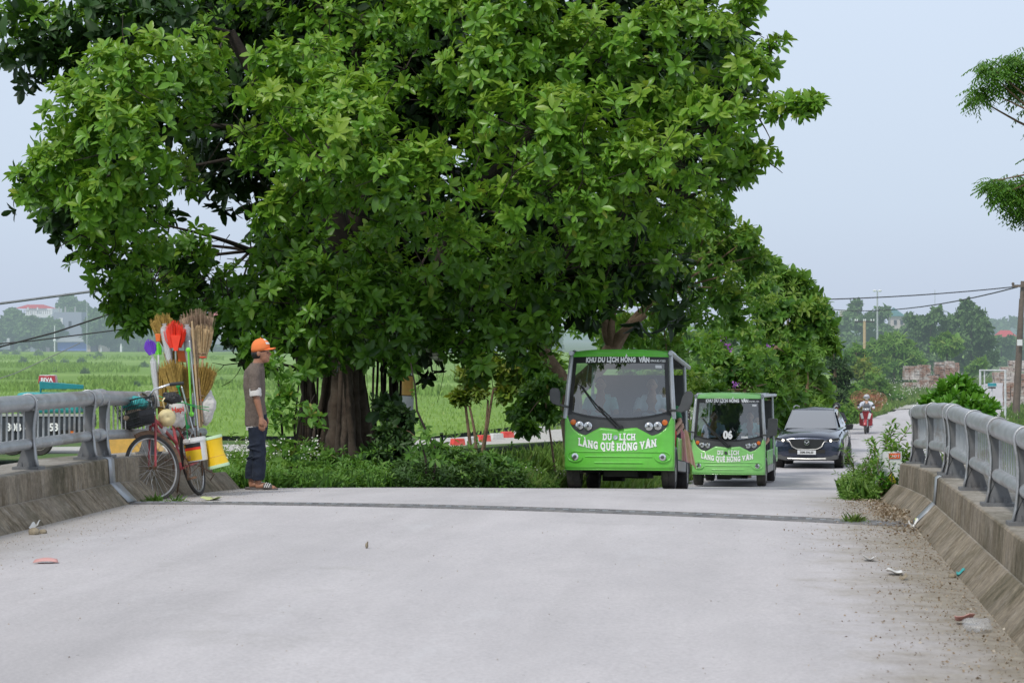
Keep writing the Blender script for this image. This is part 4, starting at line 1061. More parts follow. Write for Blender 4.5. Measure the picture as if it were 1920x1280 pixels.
# ---------------------------------------------------------------- truck below the bridge
d0 = P(155, 855, 81); tr = thing('cargo_truck', 'dark cargo truck with teal top board seen through the left railing', 'truck', (d0.x, 81, -4.28), R(4))
L_ = 8.5; zt = (P(100, 780, 81).z + 4.28)
b = MB(); b.box((-L_ / 2, 0, .5 + (zt - .5) / 2), (L_, .10, zt - .5)); b.box((-L_ / 2, 2.3, .95 + (zt - .95) / 2), (L_, .10, zt - .95)); b.box((-.03, 1.15, 1.1), (.08, 2.3, zt - 1.2)); b.box((-L_ / 2, 1.15, .95), (L_, 2.3, .1)); b.build('cargo_side', 'truck_dark', tr, bevel=.02)
b = MB()
for k in range(12): b.box((-.25 - k * .7, -.07, .5 + (zt - .5) / 2), (.07, .05, zt - .55))
b.build('side_rib', 'truck_dark', tr)
MB().box((-L_ / 2, -.02, zt + .04), (L_, .16, .08)).build('top_ledge', 'truck_pale', tr)
b = MB(); b.box((-1.2, .6, zt + .45), (2.2, 1.2, .7)); b.build('tarpaulin', 'pl_teal', tr, bevel=.12)
b = MB(); b.prism([(-1.50, 1.92), (-1.52, 2.55), (.0, 2.42), (.0, 2.28), (-1.45, 2.28)], .12, lambda a, h, c: V((a, .1 + c, h))); b.build('teal_board', 'truck_teal', tr, bevel=.015)
for x, txt in ((-2.35, '30B'), (-1.92, '-'), (-.97, '53')):
    q = text_mb(txt, .36, bold=.012, sx=.92)
    for p in q.v: p.x += x; p.y -= .125; p.z += .86
    q.build('side_lettering', 'white_vinyl', tr)
for x in (-1.5, -2.45, -6.8):
    wheel(tr, x, .1, .45, .25, rim='rim_metal').rotation_euler = (0, 0, 0)
for o in list(tr.children):
    if o.name.startswith('wheel'):
        # turn the axle across the truck
        cx = float(np.mean([v.co.x for v in o.data.vertices])); T = Matrix.Translation((cx, .1, 0)) @ Matrix.Rotation(R(90), 4, 'Z') @ Matrix.Translation((-cx, -.1, 0))
        o.data.transform(T)
        for c in o.children: c.data.transform(T)
b = MB(); b.box((-L_ / 2, 1.1, .72), (L_, 1.6, .22)); b.box((-.55, -.05, .82), (1.2, .06, .12)); b.build('chassis', 'underbody', tr)
MB().box((-.35, -.09, .80), (.22, .03, .09)).build('side_marker', 'amber_lens', tr)
cx_ = -L_ - .15
b = MB(); b.prism([(cx_, .6), (cx_, 2.75), (cx_ - .2, 2.85), (cx_ - 1.35, 2.8), (cx_ - 1.75, 1.75), (cx_ - 1.85, 1.6), (cx_ - 1.9, .6)], 2.2, lambda a, h, c: V((a, .05 + c, h))); b.build('cab', 'truck_teal', tr, bevel=.06)
MB().prism([(cx_ - .25, 1.75), (cx_ - .25, 2.6), (cx_ - 1.25, 2.6), (cx_ - 1.6, 1.75)], .02, lambda a, h, c: V((a, .035 + c, h))).build('cab_window', 'window_dark', tr)
MB().lathe((cx_ - 1.0, -.02, .45), [(.28, 0), (.42, 0), (.45, .04), (.45, .22), (.4, .26)], 28, (0, 1, 0)).build('front_wheel', 'rubber', tr)
rb = P(90, 718, 81.6); rbx = thing('red_crate', 'red crate with white letters standing on top of the truck', 'crate', (rb.x, 81.6, tr.location.z + 2.46), R(4))
b = MB(); b.box((0, 0, .14), (.62, .4, .26), taper=.9); b.build('crate_shell', 'red_paint', rbx, bevel=.02)
MB().box((0, 0, .285), (.52, .34, .02)).build('lid', 'paper_white', rbx)
q = text_mb('BIVA', .2, bold=.006, sx=1.0)
for p in q.v: p.y -= .205; p.z += .06
q.build('lettering', 'white_vinyl', rbx)
yv = P(237, 856, 79); yb = thing('mustard_skip', 'mustard yellow sloping metal skip beyond the left railing behind the bicycle', 'skip', (yv.x, 79, -4.35), R(8))
b = MB(); b.prism([(-1.0, 0), (-1.15, .82), (-.9, .98), (.55, .90), (1.15, .3), (1.15, 0)], 1.6, lambda a, h, c: V((a, c, h))); b.build('skip_body', 'mustard_paint', yb, bevel=.04)
b = MB(); b.tube([(-1.15, -.02, .84), (-.9, -.02, 1.0), (.55, -.02, .92), (1.15, -.02, .3)], .03, 6); b.build('rim_bar', 'mustard_paint', yb)
# ================================================================== STANDING MAN (seen in profile, looking right toward the buses)
mb = V((P(488, 925, 26.4).x, 26.4, deckz(-5.49, 26.4)))
man = thing('person', 'standing man in orange cap, taupe shirt and navy trousers watching the buses', 'person', mb, R(0))
# local: +x is where he looks, y depth (camera at -y), z up
b = MB()
rh = Matrix.Rotation(R(4), 3, 'Y')
b.ell((.012, 0, 1.535), (.090, .074, .112), 20, 14); b.ell((.045, 0, 1.475), (.062, .056, .068), 16, 10); b.ell((.075, 0, 1.435), (.030, .032, .025), 12, 8)
b.tube([(.094, 0, 1.53), (.118, 0, 1.498), (.100, 0, 1.488)], [.010, .015, .010], 8)          # nose
b.ell((.092, 0, 1.46), (.017, .026, .009)); b.ell((.088, 0, 1.472 - .026), (.016, .024, .008))    # lips
b.ell((.085, 0, 1.548), (.016, .05, .012))                                                        # brow
for s in (-1, 1): b.ell((-.005, s * .076, 1.51), (.020, .010, .032)); b.ell((.066, s * .042, 1.495), (.018, .014, .02))
b.tube([(-.045, 0, 1.34), (-.02, 0, 1.42), (-.005, 0, 1.50)], [.066, .056, .056], 14)
b.tube([(-.05, 0, .72), (-.06, 0, .95), (-.07, 0, 1.15), (-.06, 0, 1.32)], [.10, .10, .115, .09], 16)
# right arm (near the camera) and left arm
sh_r, el_r, wr_r = V((-.035, -.175, 1.335)), V((-.005, -.225, 1.065)), V((.055, -.215, .815))
sh_l, el_l, wr_l = V((-.06, .175, 1.335)), V((-.07, .225, 1.065)), V((-.01, .215, .83))
for a, e_, w in ((sh_r, el_r, wr_r), (sh_l, el_l, wr_l)):
    b.tube([a, a.lerp(e_, .5), e_], [.052, .045, .038], 12); b.tube([e_, e_.lerp(w, .3), w], [.038, .039, .025], 12); b.ell(e_, .038)
def hand(b, w, s):
    d = V((.10, 0, -1)).normalized()
    b.tube([w, w + d * .035, w + d * .075, w + d * .095], [.024, .030, .034, .028], 12, flat=None)
    for k in range(4):
        L = (.070, .080, .074, .058)[k]; o = V((.030 - k * .020, s * .0, 0)); p0 = w + d * .085 + o
        p1 = p0 + V((.002, s * -.008, -1)).normalized() * L * .48; p2 = p1 + V((-.10, s * .45 * -1, -1)).normalized() * L * .32; p3 = p2 + V((-.18, s * -.9, -.8)).normalized() * L * .26
        b.tube([p0, p1, p2, p3], [.0095, .0088, .008, .0068], 8)
    q = w + d * .03 + V((.022, 0, 0)); b.tube([q, q + V((.028, s * -.008, -.028)), q + V((.034, s * -.014, -.062)), q + V((.026, s * -.018, -.085))], [.012, .011, .009, .0075], 8)
hand(b, wr_r, -1); hand(b, wr_l, 1)
for s, fx in ((-1, .005), (1, -.105)):      # ankles and feet
    b.tube([(fx - .01, s * .085, .30), (fx - .01, s * .085, .11), (fx - .012, s * .085, .06)], [.048, .036, .034], 12)
    b.tube([(fx - .035, s * .085, .045), (fx + .05, s * .088, .052), (fx + .135, s * .092, .032), (fx + .18, s * .094, .026)], [.032, .034, .030, .020], 12)
    for k in range(5): b.ell((fx + .19 - k * .009, s * (.072 + k * .011), .024), (.016, .007, .010), 8, 6)
remesh(b, 'body', 'skin_tan', man, .0058, 2)
# shirt: loose, hem below the hip, creased back
b = MB()
secs = [(.705, -.045, .120, .150), (.76, -.048, .118, .152), (.88, -.052, .112, .150), (1.0, -.058, .110, .155), (1.12, -.066, .115, .165), (1.24, -.068, .116, .172), (1.32, -.062, .104, .165), (1.375, -.045, .078, .115), (1.405, -.03, .066, .078)]
n = 40; pts = []
for z, cx, rx, ry in secs:
    for j in range(n):
        w = 2 * math.pi * j / n; k = 1 + .018 * math.sin(w * 7 + z * 9) + .012 * math.sin(w * 13 - z * 23)
        zz = z + (.012 * math.sin(w * 2 + 1) if z < .72 else 0)
        pts.append((cx + rx * math.cos(w) * k, ry * math.sin(w) * k, zz))
b.add(pts, [(i * n + j, i * n + (j + 1) % n, (i + 1) * n + (j + 1) % n, (i + 1) * n + j) for i in range(len(secs) - 1) for j in range(n)] + [tuple(range(n)), tuple((len(secs) - 1) * n + j for j in range(n))])
for a, e_ in ((sh_r, el_r), (sh_l, el_l)):
    m_ = a.lerp(e_, .93); b.tube([a + V((0, -a.y * .12, .012)), a.lerp(e_, .25), a.lerp(e_, .6), m_], [.070, .071, .066, .060], 16)
    for q in (.35, .55, .72, .85): b.torus(a.lerp(e_, q), (e_ - a), .062, .007, 18, 6)
shirt = remesh(b, 'shirt', 'shirt_taupe', man, .0085, 2)
def folds(o, amt, size, axis_scale=None):
    tx = bpy.data.textures.new('folds', 'CLOUDS'); tx.noise_scale = size; tx.noise_depth = 3
    m = o.modifiers.new('d', 'DISPLACE'); m.texture = tx; m.strength = amt; m.mid_level = .5; m.texture_coords = 'LOCAL'
folds(shirt, .028, .11)
b = MB(); b.tube([(-.105, 0, 1.385), (-.075, -.055, 1.395), (-.015, -.066, 1.375), (.035, -.03, 1.345)], [.016, .018, .018, .012], 8); b.tube([(-.105, 0, 1.385), (-.075, .055, 1.395), (-.015, .066, 1.375), (.035, .03, 1.345)], [.016, .018, .018, .012], 8)
b.build('collar', 'shirt_taupe', shirt)
for a, e_, w in ((sh_r, el_r, wr_r), (sh_l, el_l, wr_l)):
    b = MB(); d = (e_ - a).normalized(); p = a.lerp(e_, .93)
    b.lathe(p - d * .045, [(.050, 0), (.064, .003), (.067, .02), (.065, .045), (.068, .068), (.062, .09), (.046, .092)], 20, d, cap=False); b.build('rolled_cuff', 'white_cloth', shirt)
b = MB(); pts = []
for z, k in ((.668, 1.0), (.70, 1.01), (.74, .97)):
    for j in range(n):
        w = 2 * math.pi * j / n; pts.append((-.045 + .112 * math.cos(w) * k, .142 * math.sin(w) * k, z + .008 * math.sin(w * 3)))
b.add(pts, [(i * n + j, i * n + (j + 1) % n, (i + 1) * n + (j + 1) % n, (i + 1) * n + j) for i in range(2) for j in range(n)]); b.build('undershirt_hem', 'white_cloth', man)
# trousers
b = MB(); b.ell((-.035, 0, .76), (.105, .14, .12), 18, 12); b.tube([(-.03, -.0, .66), (-.035, 0, .84)], [.115, .105], 18)
for s, fx in ((-1, .005), (1, -.105)):
    b.tube([(-.028, s * .075, .70), (lerp(-.028, fx, .3), s * .08, .56), (lerp(-.02, fx, .65) + .01, s * .083, .40), (fx - .008, s * .085, .22), (fx - .012, s * .085, .115)], [.105, .092, .080, .074, .070], 16)
    for q, z in enumerate((.16, .20, .25, .36, .44, .50)): b.torus((lerp(fx - .01, -.028, max(0, z - .2) / .5), s * .084, z), (.25 * (-1) ** q, .1, 1), .068 + .02 * (z > .3), .009, 18, 6)
tro = remesh(b, 'trousers', 'navy_cloth', man, .009, 2); folds(tro, .032, .12)
# hair and cap
b = MB(); b.ell((-.022, 0, 1.505), (.078, .079, .072), 18, 12); b.ell((.02, 0, 1.545), (.075, .078, .055), 18, 12); b.build('hair', 'hair_black', man)
b = MB(); pts = []; N = 28
prof = [(1.0, 0), (1.03, .035), (.98, .075), (.80, .110), (.50, .132), (.18, .142), (.01, .143)]
b.add([(.004 + .102 * r * math.cos(w), .084 * r * math.sin(w), 1.535 + h + .030 * math.cos(w) * (1 - h * 7) * .5) for r, h in prof for w in [2 * math.pi * j / N for j in range(N)]], [(i * N + j, i * N + (j + 1) % N, (i + 1) * N + (j + 1) % N, (i + 1) * N + j) for i in range(len(prof) - 1) for j in range(N)])
cap = b.build('cap', 'cap_orange', man); cap.modifiers.new('s', 'SOLIDIFY').thickness = .004
b = MB(); b.grid(lambda i, j: V((.055 + (.118) * j * math.cos((i - .5) * 1.1), (i - .5) * .145 * (1 - .12 * j), 1.556 + .012 * j - .55 * ((i - .5) ** 2) * .12 + .01)), 12, 6)
o = b.build('cap_bill', 'cap_orange', cap); o.modifiers.new('s', 'SOLIDIFY').thickness = .006
b = MB(); b.grid(lambda i, j: V((.004 + .1065 * lerp(.96, .45, j ** 1.3) * math.cos((i - .5) * 1.5), .0885 * lerp(.96, .45, j ** 1.3) * math.sin((i - .5) * 1.5), 1.535 + .045 + lerp(.035, .095, j))), 12, 6); b.build('white_front', 'paper_white', cap)
MB().ell((.004, 0, 1.679), .008).build('button', 'cap_orange', cap)
for s in (-1, 1): MB().ell((.092, s * .028, 1.520), (.008, .011, .006), 10, 6).build('eye', 'black_ink', man)
# sandals
for s, fx in ((-1, .005), (1, -.105)):
    b = MB(); pl = [(-.075, -.038), (-.05, -.045), (.06, -.043), (.15, -.052), (.20, -.040), (.215, 0), (.20, .035), (.14, .045), (.05, .035), (-.05, .037), (-.075, .028), (-.085, 0)]
    b.prism(pl, .026, lambda a, h, c: V((fx + a, s * .087 + h, c - .002))); sd = b.build('sandal', 'sandal_grey', man, bevel=.006)
    b = MB(); b.grid(lambda i, j: V((fx + lerp(.055, .15, j), s * .090 - .052 * math.cos(math.pi * i), .022 + (.060 - .022 * j) * math.sin(math.pi * i))), 14, 4); st2 = b.build('strap', 'sandal_grey', sd); st2.modifiers.new('s', 'SOLIDIFY').thickness = .006
    b = MB()
    for q in (.072, .094, .116): b.tube([(fx + q + .012 * math.sin(math.pi * i), s * .090 - .0555 * math.cos(math.pi * i), .027 + (.062 - .022 * (q - .055) / .095) * math.sin(math.pi * i)) for i in np.linspace(.05, .95, 9)], .0045, 5)
    b.build('stripe', 'paper_white', sd)

# ================================================================== BICYCLE
BV = 23.3
fx_ = P(318, 931, BV)
hd = R(-3.5); lean = R(-14)
bike_rot = Matrix.Rotation(hd, 4, 'Z') @ Matrix.Rotation(lean, 4, 'Y')
bl = V((-5.735, BV + .56, deckz(-5.7, BV + .56)))
bike = thing('bicycle', 'old red bicycle loaded with brooms and buckets leaning on the left parapet', 'bicycle', bl, rot=bike_rot)
bike.rotation_euler = bike_rot.to_euler(); 
# deck drops slightly toward the rear: pitch
BM = Matrix.Translation(bl) @ Matrix.Rotation(math.atan((dz(24.4) - dz(23.3)) / 1.1), 4, 'X') @ bike_rot
bike.rotation_euler = BM.to_3x3().to_euler()
WR = .335
def bwheel(c, name='wheel', Mx=None):
    T = Mx or Matrix.Identity(4)
    def tf(b):
        b.v = [T @ p for p in b.v]; return b
    w = tf(MB().torus(c, (1, 0, 0), WR - .018, .019, 56, 10)).build('wheel', 'rubber', bike)
    tf(MB().torus(c, (1, 0, 0), WR - .040, .011, 56, 8)).build('rim', 'dull_chrome', w)
    b = MB()
    for k in range(28):
        a = 2 * math.pi * k / 28; s = 1 if k % 2 else -1; a2 = a + (.42 if (k // 2) % 2 else -.42)
        b.tube([(s * .028, c[1] + .022 * math.cos(a2), c[2] + .022 * math.sin(a2)), (0, c[1] + (WR - .045) * math.cos(a), c[2] + (WR - .045) * math.sin(a))], .0022, 4, cap=False)
    tf(b).build('spokes', 'dull_chrome', w)
    tf(MB().lathe((-.05, c[1], c[2]), [(.008, -.02), (.008, 0), (.028, .015), (.018, .03), (.018, .07), (.028, .085), (.008, .1), (.008, .12)], 14, (1, 0, 0))).build('hub', 'rusty_steel', w)
    tf(MB().torus(c, (1, 0, 0), WR + .022, .010, 40, 6, R(20), R(175), ref=(0, 1, 0))).build('mudguard', 'rusty_steel', bike) if False else None
    return w
piv = V((0, -.40, 0)); ST = Matrix.Translation(piv) @ Matrix.Rotation(R(-33), 4, 'Z') @ Matrix.Translation(-piv)
bwheel((0, -.56, WR), Mx=ST); bwheel((0, .54, WR))
def stf(b): b.v = [ST @ p for p in b.v]; return b
def arc(cy, cz, r, a0, a1, n=16): return [(0, cy + r * math.cos(a), cz + r * math.sin(a)) for a in np.linspace(R(a0), R(a1), n)]
b = MB()
for s in (-1, 1): b.tube([(s * .05, -.56, WR), (s * .05, -.50, WR + .2), (s * .04, -.43, WR + .42)], .012, 8)
b.tube([(0, -.43, WR + .40), (0, -.40, WR + .52)], .018, 8); stf(b).build('fork', 'bike_red', bike)
stf(MB().tube(arc(-.56, WR, WR + .018, 0, 110), .012, 6, flat=2.2)).build('front_mudguard', 'rusty_steel', bike)
MB().tube(arc(.54, WR, WR + .03, -20, 150), .008, 6, flat=1.5).build('rear_mudguard', 'rusty_steel', bike)
b = MB(); HT, HB, ST_, BB, RA = V((0, -.385, .86)), V((0, -.40, .72)), V((0, .20, .80)), V((0, .10, .29)), V((0, .54, WR))
for a, c, r in ((HB, BB, .019), (HT - V((0, 0, .05)), V((0, .16, .55)), .017), (ST_, BB, .017), (HT, HB, .021)): b.tube([a, c], r, 10)
for s in (-1, 1):
    b.tube([BB + V((s * .02, 0, 0)), RA + V((s * .06, 0, 0))], .011, 8); b.tube([ST_ + V((s * .015, 0, -.04)), RA + V((s * .06, 0, 0))], .010, 8)
b.build('frame', 'bike_red', bike)
b = MB(); b.tube([ST_, ST_ + V((0, .02, .10))], .013, 8); b.build('seat_post', 'dull_chrome', bike)
b = MB(); b.prism([(-.12, -.02), (-.10, .02), (.08, .09), (.13, .08), (.14, 0), (.13, -.08), (.08, -.09), (-.10, -.02)], .05, lambda a, h, c: V((h, .22 + a, .90 + c))); b.build('saddle', 'seat_black', bike, bevel=.02)
b = MB(); b.torus((.07, .10, .29), (1, 0, 0), .085, .006, 30, 6); b.tube([(.06, .10, .29), (.08, .10, .29), (.085, -.02, .17)], .01, 6); b.tube([(-.06, .10, .29), (-.08, .10, .29), (-.085, .22, .41)], .01, 6)
b.box((.13, -.02, .165), (.09, .05, .02)); b.box((-.13, .22, .415), (.09, .05, .02)); b.tube([(.07, .10, .375), (.07, .54, .37)], .004, 4); b.tube([(.07, .10, .205), (.07, .54, .30)], .004, 4); b.build('crank', 'rusty_steel', bike)
b = MB()
b.tube([(0, -.385, .84), (0, -.39, .98), (0, -.43, 1.01)], .013, 8)
b.tube([(.30, -.20, 1.085), (.22, -.30, 1.10), (.13, -.42, 1.085), (.05, -.45, 1.02), (-.05, -.45, 1.02), (-.13, -.42, 1.085), (-.22, -.30, 1.10), (-.30, -.20, 1.085)], .012, 10); stf(b).build('handlebar', 'chrome', bike)
for s in (-1, 1): stf(MB().tube([(s * .225, -.295, 1.10), (s * .31, -.185, 1.083)], .018, 10)).build('grip', 'trim_black', bike)
# wire basket
b = MB(); prof = [(-.16, -.10), (.16, -.10), (.16, .10), (-.16, .10)]
def bk(x, y, z): return (x, -.60 + y, z)
for z, k in ((1.02, 1.12), (.96, 1.08), (.90, 1.03), (.84, .98), (.79, .92), (.765, .86)):
    loop = [bk(x * k, y * k, z) for x, y in prof]; b.tube(loop + [loop[0]], .0045 if z < 1.0 else .008, 5)
for i in range(13):
    t_ = i / 12
    for (x0, y0), (x1, y1) in ((prof[0], prof[1]), (prof[1], prof[2]), (prof[2], prof[3]), (prof[3], prof[0])):
        x, y = lerp(x0, x1, t_), lerp(y0, y1, t_); b.tube([bk(x * 1.12, y * 1.12, 1.02), bk(x * .86, y * .86, .765)], .0028, 4)
b.tube([bk(-.1, .1, .78), (-.05, -.45, .80)], .006, 5); b.tube([bk(.1, .1, .78), (.05, -.45, .80)], .006, 5)
bas = stf(b).build('basket', 'trim_black', bike)
b = MB(); b.add([ST @ V(bk(x * k, y * k, z)) for z, k in ((.90, 1.01), (.77, .84)) for x, y in prof], [(0, 1, 5, 4), (1, 2, 6, 5), (2, 3, 7, 6), (3, 0, 4, 7), (4, 5, 6, 7)]); b.build('mesh_lining', 'seat_black', bas)
b = MB()
for s in (-1, 1): b.tube([(s * .07, .30, .72), (s * .07, .78, .70)], .008, 6); b.tube([(s * .07, .74, .70), (s * .06, .54, WR)], .007, 6)
for y in (.36, .50, .64, .78): b.tube([(-.08, y, .715), (.08, y, .715)], .006, 5)
b.build('rear_rack', 'rusty_steel', bike)
MB().tube([(-.04, .2, .28), (-.16, .26, .02)], .008, 6).build('kickstand', 'rusty_steel', bike)
b = MB(); b.torus(ST @ V((.0, -.47, .93)), (1, .3, 0), .05, .003, 14, 4); b.tube([ST @ V((.1, -.43, 1.07)), ST @ V((.05, -.55, .95)), V((0, -.35, .7))], .004, 4); b.build('brake_cable', 'trim_black', bike)

# ------------------------------------------------------------------ wares tied on the bicycle
WV = 24.3
def Q(px, py, dv=0): return P(px, py, WV + dv)
pxm = 1 / S(340, WV)
def noisy(o, amt=.015, scale=8):
    tx = bpy.data.textures.get('crumple') or bpy.data.textures.new('crumple', 'CLOUDS'); tx.noise_scale = .08
    m = o.modifiers.new('d', 'DISPLACE'); m.texture = tx; m.strength = amt; m.texture_coords = 'GLOBAL'; return o
def broom(name, label, stick, neck, tip, w0, w1, m_b, m_s, r=.010, nb=90, dv=0, bend=.0, flat=.35, stick_m=None, cat_='broom', tie=True, group='brooms tied on the bicycle'):
    a, n_, t_ = Q(*stick, dv), Q(*neck, dv), Q(*tip, dv); T = thing(name, label, cat_, n_, 0, group)
    MB().tube([a, n_ + (t_ - n_) * .12], r, 7).build('handle', m_s, T, world=True)
    ax = (t_ - n_); L = ax.length; ax.normalize(); sd = ax.cross(V((0, 1, 0))).normalized(); dp = V((0, 1, 0))
    b = MB(); rr = random.Random(hash(label) % 999)
    for i in range(nb):
        q = rr.uniform(-1, 1); e = rr.uniform(-1, 1); p0 = n_ + sd * q * w0 + dp * e * w0 * flat
        k = L * rr.uniform(.86, 1.06) * (1 - (.12 if cat_ == 'broom' else .38) * q * q); p2 = n_ + ax * k + sd * (q * w1 + bend) + dp * e * w1 * flat; p1 = p0.lerp(p2, .5) + sd * q * w1 * .12
        b.tube([p0, p1, p2], [.0045, .0048, .0022], 3, cap=False)
    b.build('bristles', m_b, T, world=True)
    # dense core so that the fan is not see-through
    b = MB(); b.grid(lambda i, j: n_ + ax * (L * .9 * j * (1 - (.10 if cat_ == 'broom' else .38) * (2 * i - 1) ** 2)) + sd * ((2 * i - 1) * lerp(w0, w1, j) * .94 + bend * j) + dp * .004 * math.sin(i * 60), 40, 6); o = b.build('bristle_core', m_b, T, world=True); o.modifiers.new('s', 'SOLIDIFY').thickness = .012
    if tie:
        for q in (.04, .16): 
            w = lerp(w0, w1, q); c = n_ + ax * L * q; b = MB(); b.tube([c + sd * w * 1.1 * math.cos(k) + dp * w * (flat + .25) * math.sin(k) for k in np.linspace(0, 2 * math.pi, 15)], .005, 5); b.build('binding', 'pl_red' if q < .1 else 'twig_brown', T, world=True)
    return T
broom('twig_broom', 'tall brown twig broom with the widest fan at the top of the load', (368, 740), (373, 668), (368, 582), .045, .19, 'twig_brown', 'wood_pole', nb=150, dv=.16)
broom('straw_broom', 'pale straw broom tied round its middle at the right of the load', (378, 800), (380, 672), (379, 610), .03, .115, 'straw_tan', 'wood_pole', nb=130, dv=0)
broom('grass_broom', 'golden grass broom with fan at the top left of the load', (322, 760), (314, 650), (300, 590), .035, .12, 'straw_gold', 'wood_pole', nb=110, dv=.12)
broom('grass_broom', 'golden grass broom fan standing lowest at the left of the load', (306, 800), (304, 776), (303, 690), .035, .055, 'straw_gold', 'wood_pole', nb=80, dv=-.05)
broom('grass_broom', 'golden grass broom with wide fan in the centre of the load above the handlebar', (334, 800), (332, 745), (318, 675), .035, .125, 'straw_gold', 'wood_pole', nb=120, dv=-.08)
broom('grass_broom', 'golden grass broom half hidden behind the lime flat stick', (350, 800), (350, 760), (340, 680), .035, .11, 'straw_gold', 'wood_pole', nb=110, dv=.0)
broom('grass_broom', 'golden grass broom spreading to the right beside the aluminium pole', (374, 800), (374, 752), (386, 682), .03, .13, 'straw_gold', 'wood_pole', nb=120, dv=-.03)
broom('grass_broom', 'small golden grass broom fan just under the red plastic brush', (330, 760), (325, 690), (322, 655), .03, .09, 'straw_gold', 'wood_pole', nb=80, dv=.05)
broom('plastic_brush', 'bright red orange plastic brush with spiky bristles at the top of the load', (332, 760), (329, 652), (328, 602), .055, .118, 'pl_red', 'alu_pole', nb=130, dv=-.06, tie=False, cat_='brush', group='plastic brushes tied on the bicycle')
b = MB(); n_ = Q(329, 652, -.10); b.prism([(-.05, .13), (.055, .13), (.022, -.03), (-.018, -.03)], .03, lambda a, h, c: n_ + V((a, c, h)))
tag(b.build('dustpan', 'pl_red', None), 'red plastic dustpan head in front of the red brush', 'dustpan')
broom('plastic_brush', 'purple plastic brush leaning out at the left of the load', (294, 765), (286, 664), (278, 637), .03, .065, 'pl_purple', 'alu_pole', nb=90, tie=False, cat_='brush', group='plastic brushes tied on the bicycle')
broom('plastic_brush', 'lime green plastic brush beside the purple one', (300, 775), (297, 665), (297, 642), .022, .028, 'pl_lime', 'pl_white', nb=60, tie=False, cat_='brush', group='plastic brushes tied on the bicycle')
for (a, c, r, m, nm, lb, ct_, dv) in (
    ((353, 656), (359, 776), .026, 'pl_lime', 'flat_stick', 'lime green flat plastic stick standing in the load', 'stick', -.14),
    ((334, 724), (352, 800), .022, 'pl_green', 'green_handle', 'dark green plastic handle sloping down to the paint bucket', 'handle', -.12),
    ((360, 604), (374, 800), .012, 'wood_pole', 'wooden_pole', 'pale wooden pole, tallest stick at the right of the load', 'pole', -.08),
    ((355, 640), (371, 806), .011, 'alu_pole', 'metal_pole', 'shiny metal pole beside the pale wooden pole', 'pole', -.10),
    ((341, 726), (362, 806), .011, 'alu_pole', 'metal_pole', 'short shiny metal pole beside the dark green handle', 'pole', -.12),
    ((366, 640), (380, 790), .010, 'twig_brown', 'bamboo_pole', 'thin brown bamboo pole under the straw broom', 'pole', -.05)):
    p0, p1 = Q(*a, dv), Q(*c, dv); b = MB(); b.tube([p0, p1], r, 10, flat=.35 if 'flat' in nm or 'green' in nm else 1); b.ell(p0, (r, r * .5, r)); b.ell(p1, (r, r * .5, r))
    tag(b.build(nm, m), lb, ct_)
def wrapped(label, top, bot, r0, dv, inner):
    a, c = Q(*top, dv), Q(*bot, dv); T = thing('wrapped_bundle', label, 'bundle', c, 0, 'plastic wrapped brush bundles on the bicycle')
    b = MB(); ax = (a - c).normalized(); L = (a - c).length
    b.lathe(c, [(r0 * .25, 0), (r0 * .6, L * .25), (r0 * .95, L * .6), (r0, L * .85), (r0 * .85, L * .93), (r0 * .3, L * .97), (r0 * .5, L)], 18, ax); noisy(b.build('plastic_cover', 'plastic_wrap', T, world=True), .02)
    b = MB(); rr = random.Random(3)
    for i in range(60):
        w = rr.uniform(0, 6.28); q = math.sqrt(rr.random()); d = V((math.cos(w), math.sin(w), 0)); b.tube([c + d * r0 * .15 * q, c + ax * L * .6 + d * r0 * .75 * q, c + ax * L * .9 + d * r0 * .85 * q], .004, 3, cap=False)
    b.tube([c, c + ax * L * .6], r0 * .55, 10); b.build('bristles', inner, T, world=True)
wrapped('clear plastic wrapped grey brush bundle left of the red brush', (308, 607), (322, 704), .050, -.02, 'pl_white')
wrapped('clear plastic wrapped grey brush bundle right of the red brush', (350, 608), (360, 720), .052, .02, 'pl_grey')
wrapped('slim clear plastic wrapped bundle hanging below the purple brush', (286, 668), (297, 762), .034, -.06, 'pl_white')
for (px, py, w, h, m, lb) in ((342, 668, .10, .12, 'pl_orange', 'orange plastic dustpan at the middle of the load'), (367, 688, .05, .05, 'pl_orange', 'small orange dustpan peeping out behind the straw broom'), (296, 633, .05, .08, 'pl_orange', 'orange scoop left of the clear plastic bundle')):
    c = Q(px, py, .02); b = MB(); b.prism([(-w * .6, h / 2), (w * .6, h / 2), (w * .45, -h / 2), (-w * .45, -h / 2)], .03, lambda a, hh, c_: c + V((a, c_, hh))); tag(b.build('dustpan', m, bevel=.006), lb, 'dustpan')
def blob(name, m, label, cat_, c, r, amt, seed=0, ax=None):
    b = MB(); rr = random.Random(seed); b.ell(c, r, 22, 14)
    for k in range(7): b.ell(V(c) + V((rr.uniform(-.6, .6) * r[0], rr.uniform(-.5, .5) * r[1], rr.uniform(-.6, .6) * r[2])), tuple(q * rr.uniform(.4, .62) for q in r), 14, 9)
    o = remesh(b, name, m, None, .010, 2); noisy(o, amt); return tag(o, label, cat_)
blob('white_bag', 'white_cloth', 'white plastic bag with red writing behind the cream basin', 'bag', Q(331, 774, -.25), (.085, .07, .15), .03, 2)
q = text_mb('Hapi', .075, bold=.002, sx=.9); c = Q(334, 772, -.36)
for p in q.v: p.rotate(Matrix.Rotation(R(-8), 3, 'Y')); p += c
o = q.build('bag_lettering', 'pl_red', bpy.data.objects['white_bag'])
blob('black_bag', 'black_bag', 'crumpled black plastic bag under the handlebar grip', 'bag', Q(322, 745, -.55), (.085, .07, .065), .04, 5)
blob('teal_bag', 'pl_teal', 'translucent teal bag of bottles stuffed in the front basket', 'bag', ST @ V((0, 0, 0)) * 0 + BM @ ST @ V((0, -.60, .99)), (.15, .10, .075), .03, 9)
